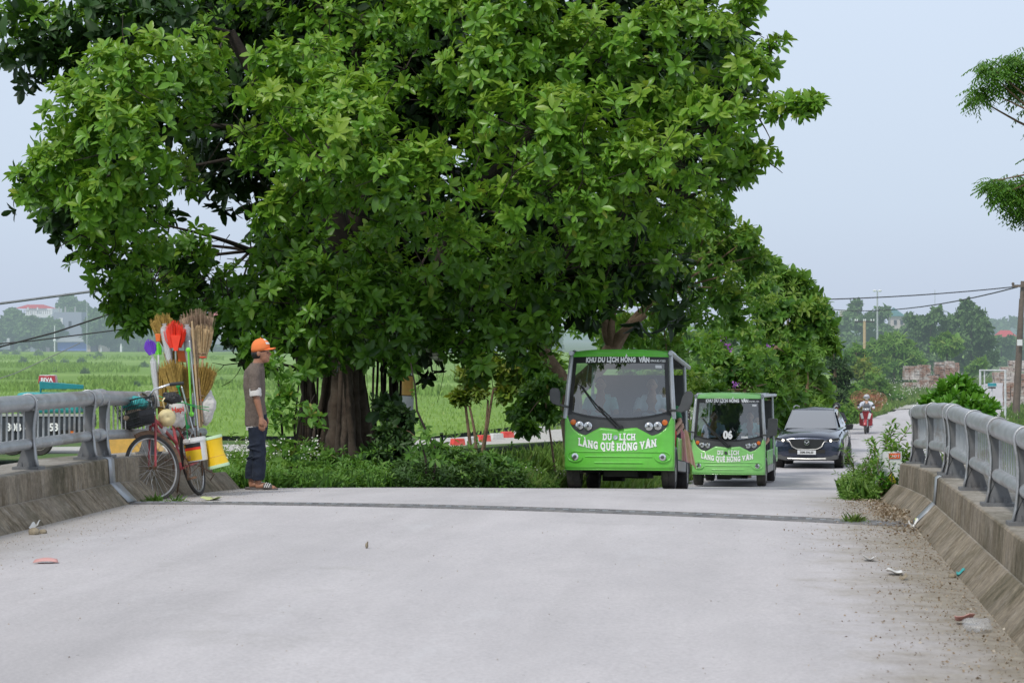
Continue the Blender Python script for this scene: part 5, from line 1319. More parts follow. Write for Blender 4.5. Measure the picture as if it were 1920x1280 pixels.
blob('brown_bundle', 'dirty_tan', 'brown crumpled bundle at the bottom of the front basket', 'bundle', BM @ ST @ V((0, -.60, .88)), (.125, .085, .07), .035, 4)
blob('white_sack', 'white_cloth', 'big white plastic sack hanging at the right side of the load', 'sack', Q(386, 762, .05), (.095, .09, .19), .05, 7)
blob('white_bag', 'pl_white', 'small torn white bag hanging behind the cream basin handle', 'bag', Q(307, 795, -.6), (.03, .03, .10), .03, 8)
c = Q(313, 783, -.62); b = MB(); b.lathe(c, [(.090, .0), (.087, -.010), (.080, .02), (.068, .045), (.04, .065), (.001, .07)], 26, (.35, -.9, .1), cap=False); cb = thing('cream_basin', 'cream plastic basin hung on the side of the bicycle', 'basin', c)
o = b.build('bowl', 'pl_cream', cb, world=True); o.modifiers.new('s', 'SOLIDIFY').thickness = .006
b = MB(); b.tube([c + V((-.02, -.02, .10)), c + V((-.035, -.04, .17)), c + V((-.02, -.02, .20))], .012, 6, flat=.5); b.build('handle', 'pl_cream', cb, world=True)
# paint bucket
c = Q(371, 864, -.2); ax = V((-.16, 0, 1)).normalized(); T = thing('paint_bucket', 'white paint bucket with yellow, red and black label tied behind the saddle', 'bucket', c, rot=ax.to_track_quat('Z', 'Y'))
b = MB(); b.lathe((0, 0, 0), [(.098, 0), (.104, .005), (.112, .20), (.112, .205)], 30); b.build('bucket_body', 'pl_white', T)
MB().lathe((0, 0, .20), [(.118, 0), (.120, .012), (.116, .022), (.116, .035), (.100, .042), (.001, .044)], 30).build('lid', 'pl_white', T)
def band(z0, z1, m, nm, off):
    b = MB(); b.grid(lambda i, j: V(((lerp(.1045, .1125, lerp(z0, z1, j) / .2) + off) * math.cos(R(200) + i * R(200)), (lerp(.1045, .1125, lerp(z0, z1, j) / .2) + off) * math.sin(R(200) + i * R(200)), lerp(z0, z1, j))), 30, 3); return b.build(nm, m, T)
band(.012, .118, 'pl_yellow', 'yellow_label', .0012); band(.118, .145, 'pl_red', 'red_band', .0014); band(.145, .188, 'black_ink', 'black_band', .0012)
q = text_mb('MAXSUN', .042, bold=.0012, sx=1.0)
for p in q.v: a = R(-92) + p.x / .115; z = p.z + .151; p.x, p.y, p.z = .1155 * math.cos(a), .1155 * math.sin(a), z
q.build('label_lettering', 'pl_yellow', T)
for k in range(5):
    b = MB(); b.grid(lambda i, j: V((.1085 * math.cos(R(225) + k * R(24) + i * R(15)), .1085 * math.sin(R(225) + k * R(24) + i * R(15)), .03 + .045 * j * (.6 + .4 * math.sin(i * 3.1)) + .01 * (k % 2))), 6, 3); b.build('label_motif', 'mustard_paint', T)
MB().tube([(.118 * math.cos(a), -.03 + .118 * math.sin(a) * .2, .205 + .09 * math.sin(a)) for a in np.linspace(0, math.pi, 14)], .004, 5).build('handle', 'dull_chrome', T)
# yellow waisted basket
c0, c1 = Q(411, 876, -.1), Q(397, 818, -.1); ax = (c1 - c0); L = ax.length
T = thing('yellow_tub', 'tall yellow plastic tub with pale mint rims hanging at the right end of the bicycle', 'tub', c0, rot=ax.to_track_quat('Z', 'Y'))
b = MB(); b.lathe((0, 0, 0), [(.001, .03), (.098, .03), (.108, .03), (.099, .08), (.088, L * .38), (.084, L * .55), (.090, L * .75), (.102, L - .02)], 32, cap=False); b.build('tub_body', 'pl_yellow', T)
for z, r in ((.0, .112), (L - .03, .104)): MB().lathe((0, 0, z), [(r * .9, 0), (r, .002), (r * 1.01, .02), (r * .99, .032), (r * .9, .033)], 32, cap=False).build('rim_band', 'pl_mint', T)
MB().torus((0, 0, L * .36), (0, 0, 1), .0895, .003, 32, 6).build('seam', 'mustard_paint', T)
blob('hanging_pouch', 'dirty_tan', 'small brown pouch hanging under the paint bucket', 'pouch', Q(352, 868, .1), (.04, .04, .06), .02, 3)
# cords that tie the wares
b = MB(); ps = [Q(298, 742, -.3), Q(320, 752, -.4), Q(345, 755, -.30), Q(372, 765, -.2), Q(392, 770, -.05)]; b.tube(ps, .005, 5); b.tube([p + V((0, 0, -.04 + .02 * i)) for i, p in enumerate(ps)], .004, 5); b.tube([Q(345, 752, -.2), Q(350, 800, -.3), Q(352, 830, -.3)], .005, 5)
tag(b.build('tying_cord', 'pl_green'), 'green cord wound round the brooms on the bicycle', 'cord')
c0 = Q(376, 812, .0); b = MB(); b.tube([c0, Q(380, 898, .4)], .01, 5); b.tube([Q(372, 872, .1), Q(402, 888, .2), Q(395, 899, .25)], .006, 5)
tag(b.build('wire_prop', 'rusty_steel'), 'thin rusty wire prop sticking out behind the rear wheel', 'wire')

# ------------------------------------------------------------------ litter
def paper(px, py, m, w, h, label, tilt=.1, lift=.012, rz=0, name='paper_scrap', cat_='litter', gz=None):
    d = ray(px, py); v = 20.0
    for _ in range(40):
        p = d * (v / d.y); v += (p.z - deckz(p.x, p.y)) * 8 if p.z > deckz(p.x, p.y) else (p.z - deckz(p.x, p.y)) * 8
        v = max(5, min(45, v))
    p = d * (v / d.y); b = MB(); rr = random.Random(px)
    b.grid(lambda i, j: V(((i - .5) * w * (1 - .3 * j), (j - .5) * h, lift * (1 + .8 * math.sin(i * 5 + px) + .9 * math.sin(j * 4 + py)) + tilt * abs(i - .5) * w)), 7, 5)
    o = b.build(name, m, angle=180); o.location = (p.x, p.y, deckz(p.x, p.y) + .004); o.rotation_euler = (0, 0, rz); o.modifiers.new('s', 'SOLIDIFY').thickness = .003
    return tag(o, label, cat_)
paper(87, 1055, 'paper_pink', .17, .12, 'flat pink paper scrap alone on the left of the deck', rz=.2)
paper(1629, 1051, 'paper_white', .10, .12, 'small white paper plate scrap, farther of the two at the right', .3)
paper(1678, 1077, 'paper_white', .13, .14, 'larger white paper scrap nearer the camera at the right', .3)
paper(398, 937, 'paper_lime', .16, .35, 'flat lime paper scrap between the bicycle and the man')
paper(66, 991, 'paper_white', .07, .12, 'small white scrap at the foot of the left kerb', .4, .02)
paper(1722, 985, 'paper_lime', .07, .09, 'lime and white torn packet against the right kerb', .4, .02, name='torn_packet')
paper(1712, 993, 'paper_white', .08, .12, 'white film beside the lime packet at the right kerb', .5, .03)
paper(1801, 1081, 'pl_teal', .06, .10, 'turquoise plastic wrapper leaning on the right kerb', .4, .02, name='plastic_wrapper')
paper(1808, 1170, 'paper_pink', .12, .12, 'tan and pink food wrapper near the right kerb', .5, .02, name='plastic_wrapper')
paper(1694, 1146 - 60, 'stone_dirt', .05, .08, 'small brown leaf scrap right of the white paper', .5)
p = P(308, 932, 24.3); o = blob('pink_rag', 'paper_pink', 'crumpled pink plastic rag in the weeds by the front wheel', 'rag', V((p.x, 24.35, deckz(p.x, 24.3) + .04)), (.11, .08, .035), .03, 12)
p = P(1850, 1128, 13.3); o = blob('plastic_bag', 'clear_film', 'crumpled clear plastic bag against the right kerb', 'bag', V((p.x - .05, 13.35, deckz(1.1, 13.3) + .03)), (.08, .10, .03), .06, 13)
p = P(675, 1061, 17); tag(MB().ell((p.x, 17.3, deckz(p.x, 17.3) + .02), (.012, .015, .022)).tube([(p.x, 17.3, deckz(p.x, 17.3)), (p.x + .01, 17.28, deckz(p.x, 17.3) + .05)], .006, 5).build('tiny_pebble', 'stone_dirt'), 'tiny dark pebble standing alone in the middle of the deck', 'pebble')
# dry leaves, crumbs and gravel along the right kerb and left kerb
def crumbs(name, n, fn, L, m, lbl, ct_, flat=.35):
    Pn = np.array([fn() for _ in range(n)]); D = rng.normal(size=(n, 3)); D[:, 2] *= flat; N = np.tile([0, 0, 1.0], (n, 1)) + rng.normal(0, .5, (n, 3))
    o = leaves(name, Pn, D, N, rng.uniform(.4, 1, n) * L, rng.uniform(.3, .7, n) * L, rng.random(n), m, simple=True)
    o['kind'] = 'stuff'; return tag(o, lbl, ct_)
def kerbpt():
    v = 10 + 17 * random.random() ** .8; d = abs(random.gauss(0, 1)) * lerp(.30, .45, (26 - v) / 16) * (1.2 if 18 < v < 23 else .8); u = UR - .02 - d; return (u, v, deckz(u, v) + random.uniform(.004, .03) * (1 if d < .3 else .5))
crumbs('dry_leaf_litter', 2000, kerbpt, .026, 'dry_leaf', 'dry leaves and crumbs swept along the right kerb', 'leaf litter')
crumbs('gravel', 2200, kerbpt, .016, 'dry_leaf', 'fine gravel and dirt along the right kerb', 'gravel', .9)
def leftpt():
    v = random.uniform(15, 27); d = abs(random.gauss(0, 1)) * .5; u = UL + .02 + d; return (u, v, deckz(u, v) + .006)
crumbs('kerb_gravel', 1500, leftpt, .014, 'dry_leaf', 'fine gravel scattered along the left kerb', 'gravel', .9)
def anyw():
    v = random.uniform(10, 30); u = random.uniform(UL, UR); return (u, v, deckz(u, v) + .005)
crumbs('road_grit', 420, anyw, .014, 'dry_leaf', 'sparse grit and leaf crumbs over the deck', 'grit', .6)
def heap():
    v = random.gauss(22.3, 1.5); u = UR - abs(random.gauss(0, .17)) + .0; return (u, v, deckz(u, v) + random.uniform(.005, .07) * math.exp(-((UR - u) / .25) ** 2))
crumbs('leaf_heap', 800, heap, .042, 'dry_leaf', 'heap of dry leaves and stones by the right joint plate', 'leaf litter', .7)
for k, (px, v, r) in enumerate(((64, 18.4, .05), (80, 18.5, .035), (1697, 22.3, .05), (1735, 21.3, .035), (1680, 23.5, .04), (1795, 16.4, .03))):
    x = P(px, 900, v).x; x = min(UR - .05, max(UL + .06, x)); b = MB(); b.ell((0, 0, 0), (r, r * .8, r * .7), 10, 7); o = b.build('loose_stone', 'stone_dirt', angle=20); o.location = (x, v, deckz(x, v) + r * .4); noisy(o, .02)
    tag(o, ['dark stone at the foot of the left kerb', 'small stone beside the dark stone at the left kerb', 'stone in the dry leaves under the right joint plate', 'grey stone beside the lime packet', 'stone at the far end of the dry leaf heap', 'small brown stone in the silt by the right kerb'][k], 'stone')
# ================================================================== VEGETATION
def limb(b, a, c, r0, r1, sag=.0, n=6, wob_=.12):
    a, c = V(a), V(c); L = (c - a).length; pts = []
    o1 = V((random.uniform(-1, 1), random.uniform(-1, 1), random.uniform(-.6, .6))) * L * wob_
    for i in range(n + 1):
        t = i / n; p = a.lerp(c, t) + o1 * math.sin(math.pi * t) + V((0, 0, L * sag * math.sin(math.pi * t))); pts.append(p)
    b.tube(pts, [lerp(r0, r1, (i / n) ** .8) for i in range(n + 1)], 8); return pts
def lump_tree_leaves(lumps, L, nl, per, tintbase=.45, sub=9, subr=.48, up=.35, inner=.25, wr=.42, spread=(30, 88)):
    """lumps: (center, (rx,ry,rz)); two levels: lump > sub-lumps > rosettes"""
    out = []
    for c, r in lumps:
        r = np.array(r, float); k = max(5, int(sub * (r.mean() / .9) ** 1.2))
        cs, ds = shell(c, r * .72, k, up=.2, lo=.55, hi=1.0)
        for cc, dd in zip(cs, ds):
            rr = r * subr * rng.uniform(.75, 1.15); area = 4 * math.pi * (rr.mean() ** 2)
            m = max(4, int(area * per))
            C, d = shell(cc, rr, m, up=up, lo=.55, hi=1.15)
            A = d * .9 + dd * .35 + np.array([0, -.12, .45]) + rng.normal(0, .22, (m, 3))
            t = tintbase + .16 * d[:, 2] + .14 * dd[2] + rng.normal(0, .08) + rng.normal(0, .04, m)  # upturned and higher leaves tinted lighter: light on clump tops painted in
            out.append(rosette(C, A, nl, L, wr, spread, t))
    return cat(out)
def px_lumps(lst):
    o = []
    for l in lst:
        x, y, r, v = l[:4]; k = l[4] if len(l) > 4 else 1; s = S(x, v); R_ = r / s; o.append((tuple(P0(x, y, v)), (R_, R_ * .95, R_ * .85 * k)))
    return o
# ------------------------------------------------------------------ the big ficus
KD = 1.2
_P = P
def KS(l): return [(q[0], q[1], q[2], q[3] * KD) for q in l]
def P(px, py, v): return _P(px, py, v * KD)
TB = V((P(652, 800, 33).x, 33 * KD, deckz(-6.5, 33 * KD) - .15))
big = thing('ficus_tree', 'huge spreading ficus tree with glossy leaves and fused aerial root trunk', 'tree', TB)
front = [(250, 150, 105, 27.6), (335, 120, 85, 28.2), (170, 235, 95, 27.6), (245, 270, 100, 27.2), (120, 335, 80, 27.6), (75, 365, 48, 27.8), (185, 375, 85, 27.4), (262, 400, 70, 27.8), (150, 440, 52, 28), (320, 330, 60, 28.4), (360, 215, 65, 28.4), (205, 480, 60, 28.4), (395, 130, 50, 28.8), (265, 495, 60, 28.8), (110, 290, 50, 28),
  (560, 140, 80, 28.4), (625, 205, 95, 27.6), (520, 225, 80, 27.6), (600, 300, 95, 27), (700, 255, 90, 27.4), (735, 335, 90, 27.3), (800, 300, 60, 27.8), (815, 375, 70, 27.8), (535, 385, 42, 27.6), (660, 400, 60, 28.2), (470, 270, 52, 27.8), (520, 130, 50, 28.6), (850, 440, 50, 28.2), (515, 410, 34, 27.5), (590, 380, 45, 28), (745, 420, 55, 28.4),
  (900, 140, 95, 29), (965, 60, 95, 29.3), (840, 50, 80, 29.8), (1060, 140, 95, 29.4), (1000, 245, 95, 28.4), (1100, 285, 95, 28.4), (1195, 320, 85, 28.6), (1285, 315, 70, 29), (1060, 380, 80, 28.4), (935, 400, 65, 28.4), (1150, 420, 85, 29.4), (1262, 410, 70, 29.8), (1030, 200, 60, 29), (900, 290, 60, 28.8), (960, 330, 60, 28.4), (1060, 470, 55, 29),
  (1210, 110, 90, 29.8), (1310, 70, 75, 30), (1385, 40, 48, 30.4), (1390, 150, 60, 30), (1425, 225, 42, 29.8), (1430, 300, 36, 30), (1345, 235, 75, 29.6), (1270, 190, 80, 30.2), (1478, 212, 30, 29.6), (1515, 203, 22, 29.5), (1345, 330, 55, 30.2), (1380, 300, 42, 30), (1320, 400, 45, 30.4), (1405, 10, 36, 30.2), (1210, 215, 70, 29.6), (1120, 60, 80, 30), (1440, 105, 34, 30.2), (1400, 330, 30, 30.2)]
under = [(360, 480, 70, 30), (285, 535, 50, 29.5), (440, 545, 70, 30.2), (240, 540, 40, 29), (480, 600, 55, 29.2), (560, 570, 85, 29.2), (620, 500, 95, 30), (700, 575, 85, 29.2), (800, 540, 90, 29.6), (900, 500, 95, 29.4), (880, 600, 62, 30), (745, 635, 45, 30), (650, 628, 42, 30.4), (965, 580, 75, 30.2), (1020, 540, 70, 30.4), (540, 640, 36, 29), (1085, 500, 70, 30.6), (820, 630, 35, 30), (350, 555, 40, 29.8), (600, 660, 40, 29.5), (690, 660, 36, 29.4), (740, 600, 60, 29.2), (780, 600, 55, 29.6), (930, 630, 50, 30), (850, 660, 36, 29.8), (900, 690, 22, 29.8), (640, 590, 70, 29), (970, 660, 30, 30.2), (1050, 590, 50, 31), (1120, 560, 50, 31), (590, 690, 20, 29.4), (760, 690, 20, 29.6), (210, 540, 34, 28.8), (250, 600, 24, 28.9), (310, 590, 34, 29.2), (380, 590, 30, 29.6), (430, 600, 36, 29.4), (505, 690, 18, 28.6), (500, 500, 60, 30), (560, 470, 60, 29.6), (900, 655, 28, 30), (1010, 620, 42, 31), (700, 480, 70, 29.4), (280, 590, 26, 29), (470, 655, 26, 28.6), (1180, 500, 60, 30.8), (990, 480, 60, 29.6), (220, 580, 22, 29), (1250, 480, 45, 31)]
topl = [(60, 50, 85, 31), (170, 30, 85, 31.2), (290, 20, 80, 31.4), (30, 120, 40, 31), (400, 15, 60, 31.6), (110, 110, 40, 30.8), (500, 20, 70, 31.6), (600, 60, 80, 31.4), (700, 60, 90, 31), (760, 130, 70, 30.4), (640, 110, 60, 31), (560, -10, 60, 32), (800, 190, 65, 30.4), (400, 60, 40, 31), (880, 220, 50, 30.4)]
back = [(x + random.uniform(-30, 30), y + random.uniform(-30, 30), 95, random.uniform(32.0, 34.5)) for x in range(460, 1400, 120) for y in (-60, 60, 180, 300, 420, 530, 600) if not (x > 1220 and y > 350) and not (x < 540 and 300 < y < 560) and not (y > 560 and x > 1020)]
back += [(x, y, 75, 30.5) for x, y in ((200, 330), (250, 430), (160, 400), (220, 250), (300, 200), (60, 80), (200, 60), (330, 60), (300, 540), (120, 360))]
above = [(x, y, 150, random.uniform(29.5, 35)) for x, y in ((150, -130), (420, -140), (700, -150), (980, -140), (1240, -110), (560, -330), (850, -340), (1120, -300), (300, -300))]
la = lump_tree_leaves(px_lumps(KS(front)), .185, 9, 8.0, .52, subr=.50)
lb = lump_tree_leaves(px_lumps(KS(topl)), .18, 8, 6.0, .42)
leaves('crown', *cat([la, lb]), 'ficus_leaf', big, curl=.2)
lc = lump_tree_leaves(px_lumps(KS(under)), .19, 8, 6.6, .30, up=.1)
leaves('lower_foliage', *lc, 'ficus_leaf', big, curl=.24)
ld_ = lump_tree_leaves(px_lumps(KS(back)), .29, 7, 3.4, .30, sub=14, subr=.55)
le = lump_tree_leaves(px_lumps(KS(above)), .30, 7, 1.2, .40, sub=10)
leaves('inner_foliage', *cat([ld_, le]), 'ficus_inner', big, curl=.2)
# trunk: fused stems with buttresses and hanging roots
b = MB(); tr_ = random.Random(5)
def W33(px, py, v=33): return P(px, py, v)
def stem(b, pts, rs, n=10):
    # pts px lists -> smooth wobbly tube
    w = [P(x, y, v) for x, y, v in pts]; out = []; rr = []
    for i in range(len(w) - 1):
        for k in range(5):
            t = k / 5; out.append(w[i].lerp(w[i + 1], t) + V((tr_.uniform(-1, 1), tr_.uniform(-1, 1), 0)) * rs[0] * .10); rr.append(lerp(rs[i], rs[i + 1], t) * tr_.uniform(.93, 1.07))
    out.append(w[-1]); rr.append(rs[-1]); b.tube(out, rr, n)
GY = 886
for x0, x1, r0, r1, v in ((628, 632, .16, .11, 32.6), (652, 650, .15, .14, 32.5), (668, 662, .10, .11, 32.7), (608, 622, .13, .09, 32.9), (688, 668, .13, .10, 33.0), (640, 655, .2, .16, 33.3), (618, 640, .17, .12, 33.5), (680, 650, .15, .12, 33.6), (700, 672, .07, .08, 33.2), (590, 618, .07, .06, 32.8), (660, 645, .07, .06, 32.3), (634, 640, .05, .05, 32.2)):
    stem(b, [(x0 + (x0 - 650) * .3, GY, v), (x0, 820, v), (lerp(x0, x1, .6), 740, v), (x1, 660, v), (x1 + tr_.uniform(-12, 12), 560, v)], [r0 * 1.35, r0 * .85, lerp(r0, r1, .5) * .75, r1 * .85, r1])
for x0, x1, y1 in ((600, 570, 640), (585, 560, 660), (575, 585, 700), (566, 575, 720)): stem(b, [(x0, GY, 33.2), (x0 - 4, 800, 33.2), (x1, y1, 33.3), (x1 - 10, 560, 33.2)], [.09, .06, .07, .05])
main = b.build('trunk', 'bark_banyan', big, world=True, angle=70)
b = MB()
for x, r, v in ((742, .062, 33.4), (753, .035, 33.1), (722, .030, 33.5), (708, .022, 33.2), (733, .03, 33.0), (768, .03, 33.6), (716, .022, 32.8), (700, .02, 32.6), (583, .022, 32.5), (596, .018, 32.6), (570, .016, 33)):
    stem(b, [(x + tr_.uniform(-8, 8), GY, v), (x + tr_.uniform(-5, 5), 790, v), (x, 700, v), (x + tr_.uniform(-6, 6), 600, v), (x + tr_.uniform(-10, 10), 500, v)], [r * 1.4, r, r, r * .9, r * 1.1], 8)
b.build('aerial_root', 'bark_dark', big, world=True, angle=70)
b = MB(); top = P(645, 560, 33); top2 = P(655, 430, 32.4)
limb(b, P(640, 640, 33), P(600, 350, 31.5), .26, .17, n=8); limb(b, P(655, 640, 33), P(690, 300, 31.8), .24, .15, n=8); limb(b, P(665, 640, 33.2), P(860, 380, 31.5), .20, .12, n=8)
limb(b, P(640, 640, 33), P(470, 470, 31.2), .16, .08, n=8); limb(b, P(600, 350, 31.5), P(430, 60, 30.6), .15, .09, n=8); limb(b, P(690, 300, 31.8), P(680, 30, 31.4), .15, .12, n=8); limb(b, P(690, 300, 31.8), P(760, -100, 32), .13, .08, n=8)
limb(b, P(860, 380, 31.5), P(1180, 360, 31), .11, .07, n=8); limb(b, P(860, 380, 31.5), P(1080, 100, 31), .11, .06, n=8); limb(b, P(600, 350, 31.5), P(580, -40, 31.5), .10, .07)
hubs = [P(600, 350, 31.5), P(690, 300, 31.8), P(860, 380, 31.5), P(470, 470, 31.2), P(1180, 360, 31), P(1080, 100, 31), P(430, 60, 30.6), P(680, 30, 31.4), P(640, 600, 32.8), P(520, 250, 30.8)]
limb(b, P(600, 350, 31.5), hubs[9], .10, .06); limb(b, hubs[9], P(330, 240, 29.6), .06, .02); limb(b, hubs[9], P(200, 330, 29.2), .05, .015, wob_=.2); limb(b, hubs[3], P(300, 420, 29.8), .05, .015)
for l in px_lumps(KS(front + under + topl)):
    c = V(l[0]); h = min(hubs, key=lambda q: (q - c).length)
    if random.random() < .4 and (h - c).length < 3: pts = limb(b, h, c, .028, .010, n=8, wob_=.3)
    for k in range(3):
        d = V((random.uniform(-1, 1), random.uniform(-1, 1), random.uniform(-.6, 1))).normalized() * l[1][0] * 1.05; limb(b, c, c + d, .012, .005, n=3)
b.build('branches', 'bark_dark', big, world=True, angle=70)
b = MB()
for k in range(26):      # thin bare twigs in the gaps at the left
    x, y = random.choice([(440, 300), (460, 420), (430, 480), (400, 560), (300, 560)]); a = P(x + random.uniform(-30, 30), y - 40, 29.6); limb(b, a, a + V((random.uniform(-.5, .5), random.uniform(-.3, .3), random.uniform(-.9, .1))), .007, .003, n=5, wob_=.2)
for k in range(34):
    x = random.uniform(560, 1000); a = P(x, random.uniform(600, 660), 31 + random.random()); limb(b, a, a + V((random.uniform(-.15, .15), 0, random.uniform(-.9, -.3))), .006, .003, n=4)
b.build('hanging_twigs', 'bark_dark', big, world=True)
# bare dead branch reaching left near the brooms
db = thing('dead_branch', 'bare dead branch reaching left toward the brooms beside the cap of the man', 'branch', P(470, 680, 30)); b = MB()
p = [P(x, y, 30.2) for x, y in ((560, 690), (500, 676), (455, 680), (420, 684), (398, 680))]; b.tube(p, [.025, .018, .012, .008, .004], 6)
for a, c in (((455, 680), (432, 715)), ((432, 715), (415, 724)), ((500, 676), (460, 650)), ((455, 680), (415, 640)), ((415, 640), (400, 625)), ((420, 684), (402, 700)), ((480, 678), (470, 640)), ((415, 640), (410, 612))): limb(b, P(*a, 30.2), P(*c, 30.2), .007, .003, n=4)
b.build('twigs', 'bark_dark', db, world=True)

P = _P
# ------------------------------------------------------------------ generic trees
def tree(name, label, lumps, base, stems, leafm, L, nl=7, per=4.0, tint=.45, group=None, wr=.38, barkm='bark_brown', spread=(25, 88), sub=8, cat_='tree', r=.12, subr=.48, up=.35):
    t = thing(name, label, cat_, base, 0, group)
    lm = px_lumps(lumps)
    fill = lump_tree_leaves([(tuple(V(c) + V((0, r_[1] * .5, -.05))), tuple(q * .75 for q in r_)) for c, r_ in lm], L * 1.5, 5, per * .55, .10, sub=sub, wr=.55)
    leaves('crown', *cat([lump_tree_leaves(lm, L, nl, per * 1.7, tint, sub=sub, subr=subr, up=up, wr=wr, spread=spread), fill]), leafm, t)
    b = MB()
    for s in stems: limb(b, V(base) + V((random.uniform(-.1, .1), 0, 0)), P(*s), r, r * .45, n=7, wob_=.06)
    ends = [P(*s) for s in stems] or [V(base)]
    for l in lm:
        c = V(l[0]); h = min(ends, key=lambda q: (q - c).length)
        if (h - c).length < 2.2: limb(b, h, c, r * .2, r * .07, n=4)
    b.build('trunk', barkm, t, world=True, angle=70); return t
def gb(px, py, v): p = P(px, py, v); return p
# T2: brown forked tree behind the bus
t2 = thing('shade_tree', 'leafy tree with leaning brown forked trunk behind the nearer bus', 'tree', PU(1112, 47, -3.6))
l2 = [(1040, 560, 42, 46), (1110, 545, 55, 46), (1180, 520, 60, 47), (1250, 500, 65, 47), (1320, 480, 60, 48), (1370, 440, 48, 48), (1330, 400, 45, 48), (1395, 500, 42, 49), (1220, 590, 60, 48), (1300, 570, 65, 49), (1380, 570, 50, 50), (1150, 610, 40, 48), (1250, 660, 50, 49), (1330, 650, 45, 57), (1400, 445, 26, 48), (1420, 480, 22, 48.5), (1270, 430, 60, 48), (1200, 450, 60, 48), (1330, 720, 40, 59), (1270, 740, 35, 58), (1400, 620, 35, 56), (985, 590, 35, 46), (1000, 640, 28, 46), (1350, 540, 45, 48), (1100, 610, 60, 54), (1190, 630, 70, 54), (1035, 690, 40, 54), (1240, 720, 60, 58), (1330, 760, 40, 60), (1290, 720, 50, 59), (1380, 700, 40, 60), (1420, 660, 30, 58), (1000, 560, 40, 50), (1080, 520, 60, 50), (1310, 450, 50, 51), (1350, 480, 45, 52), (1440, 580, 30, 60), (1425, 530, 30, 58), (1260, 520, 60, 52)]
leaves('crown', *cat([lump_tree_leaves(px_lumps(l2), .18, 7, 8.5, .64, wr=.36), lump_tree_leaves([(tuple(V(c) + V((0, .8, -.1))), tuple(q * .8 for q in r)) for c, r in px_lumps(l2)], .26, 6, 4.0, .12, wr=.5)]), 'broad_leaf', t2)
b = MB()
limb(b, PU(1112, 47, -3.7), P(1068, 730, 47), .28, .22, wob_=.03); limb(b, P(1060, 730, 47), P(1012, 650, 46.6), .22, .13, wob_=.04); limb(b, P(1012, 650, 46.6), P(985, 590, 46), .11, .05); limb(b, P(1060, 750, 47), P(1000, 700, 46.8), .13, .07)
limb(b, P(1075, 730, 47.2), P(1150, 650, 47.4), .2, .16, wob_=.05); limb(b, P(1150, 650, 47.4), P(1135, 590, 47), .13, .07); limb(b, P(1150, 650, 47.4), P(1210, 590, 47), .12, .06); limb(b, P(1150, 655, 47.4), P(1170, 540, 47), .11, .05); limb(b, P(1150, 660, 47.4), P(1260, 540, 48), .12, .05)
for l in px_lumps(l2):
    c = V(l[0])
    if c.y > 49: continue
    h = min([P(1210, 590, 47), P(1170, 540, 47), P(1260, 540, 48), P(985, 590, 46), P(1135, 590, 47)], key=lambda q: (q - c).length); limb(b, h, c, .025, .010, n=4)
b.build('trunk', 'bark_brown', t2, world=True, angle=70)
# low green sprays left of the bus
tree('leaning_shrub', 'loose green shrub hanging over the lane left of the nearer bus', [(1000, 745, 30, 45), (1035, 720, 26, 45), (1030, 775, 24, 45), (975, 775, 20, 45), (1010, 700, 26, 46), (985, 800, 14, 44)], PU(1040, 45, -3.4), [(1020, 740, 45)], 'broad_leaf', .15, per=3.2, r=.03, sub=6)
# sapling with red tips by the lane
tree('young_tree', 'slender young tree with yellow green and reddish leaves by the field lane', [(880, 700, 26, 50), (925, 690, 26, 50), (960, 705, 28, 50), (895, 735, 16, 50), (985, 700, 20, 50), (860, 745, 10, 50), (950, 735, 12, 50)], PU(893, 50, -3.0), [(880, 760, 50), (915, 750, 50), (925, 730, 50), (870, 735, 50)], 'autumn_leaf', .17, nl=6, per=2.6, r=.05, sub=5, wr=.28)
# dense trees and bamboo left of the road, farther away
tree('shade_tree', 'grey green bushy tree above the second bus', [(1440, 560, 38, 66), (1480, 575, 42, 66), (1520, 585, 36, 66), (1460, 620, 40, 66), (1505, 620, 36, 66), (1540, 600, 22, 66), (1430, 600, 34, 66), (1425, 545, 28, 66), (1450, 680, 34, 72), (1480, 670, 32, 72), (1470, 720, 34, 73), (1445, 755, 30, 73), (1490, 750, 32, 74), (1465, 785, 26, 74), (1425, 700, 30, 72), (1440, 790, 30, 75)], PU(1455, 76, -4.1), [(1455, 650, 72), (1480, 620, 72)], 'broad_leaf', .22, per=2.5, tint=.60, wr=.32)
tree('shade_tree', 'light green feathery tree rising behind the grey green bushy one', [(1450, 540, 26, 78), (1485, 548, 26, 78), (1510, 560, 26, 78), (1420, 545, 24, 78), (1535, 580, 22, 78), (1545, 620, 24, 78), (1550, 650, 22, 78), (1470, 520, 22, 78), (1440, 505, 22, 76), (1500, 530, 22, 78)], PU(1480, 78, -4.3), [(1480, 620, 78)], 'feather_leaf', .28, per=1.8, tint=.6, wr=.22, nl=9)
tree('flowering_shrub', 'tall shrub dotted with purple flowers above the number 06 bus', [(1360, 690, 34, 60), (1400, 700, 38, 60), (1375, 735, 34, 60), (1430, 680, 34, 61), (1440, 720, 36, 61), (1340, 740, 30, 59), (1410, 750, 30, 60), (1340, 660, 26, 60), (1455, 750, 26, 61)], PU(1395, 60, -3.9), [(1395, 730, 60)], 'broad_leaf', .19, per=3.0, tint=.42, wr=.3)
fs = [o for o in bpy.data.objects if o.name == 'flowering_shrub'][0]
pts = [P(x + random.uniform(-7, 7), y + random.uniform(-5, 5), 57.2) for x, y in ((1357, 636), (1359, 652), (1367, 655), (1372, 652), (1443, 647), (1378, 720), (1380, 722), (1356, 650), (1362, 650)) for _ in range(5)]
leaves('flowers', np.array(pts), rng.normal(size=(45, 3)), rng.normal(size=(45, 3)), .075, .07, rng.random(45), 'petal_purple', fs, simple=True)
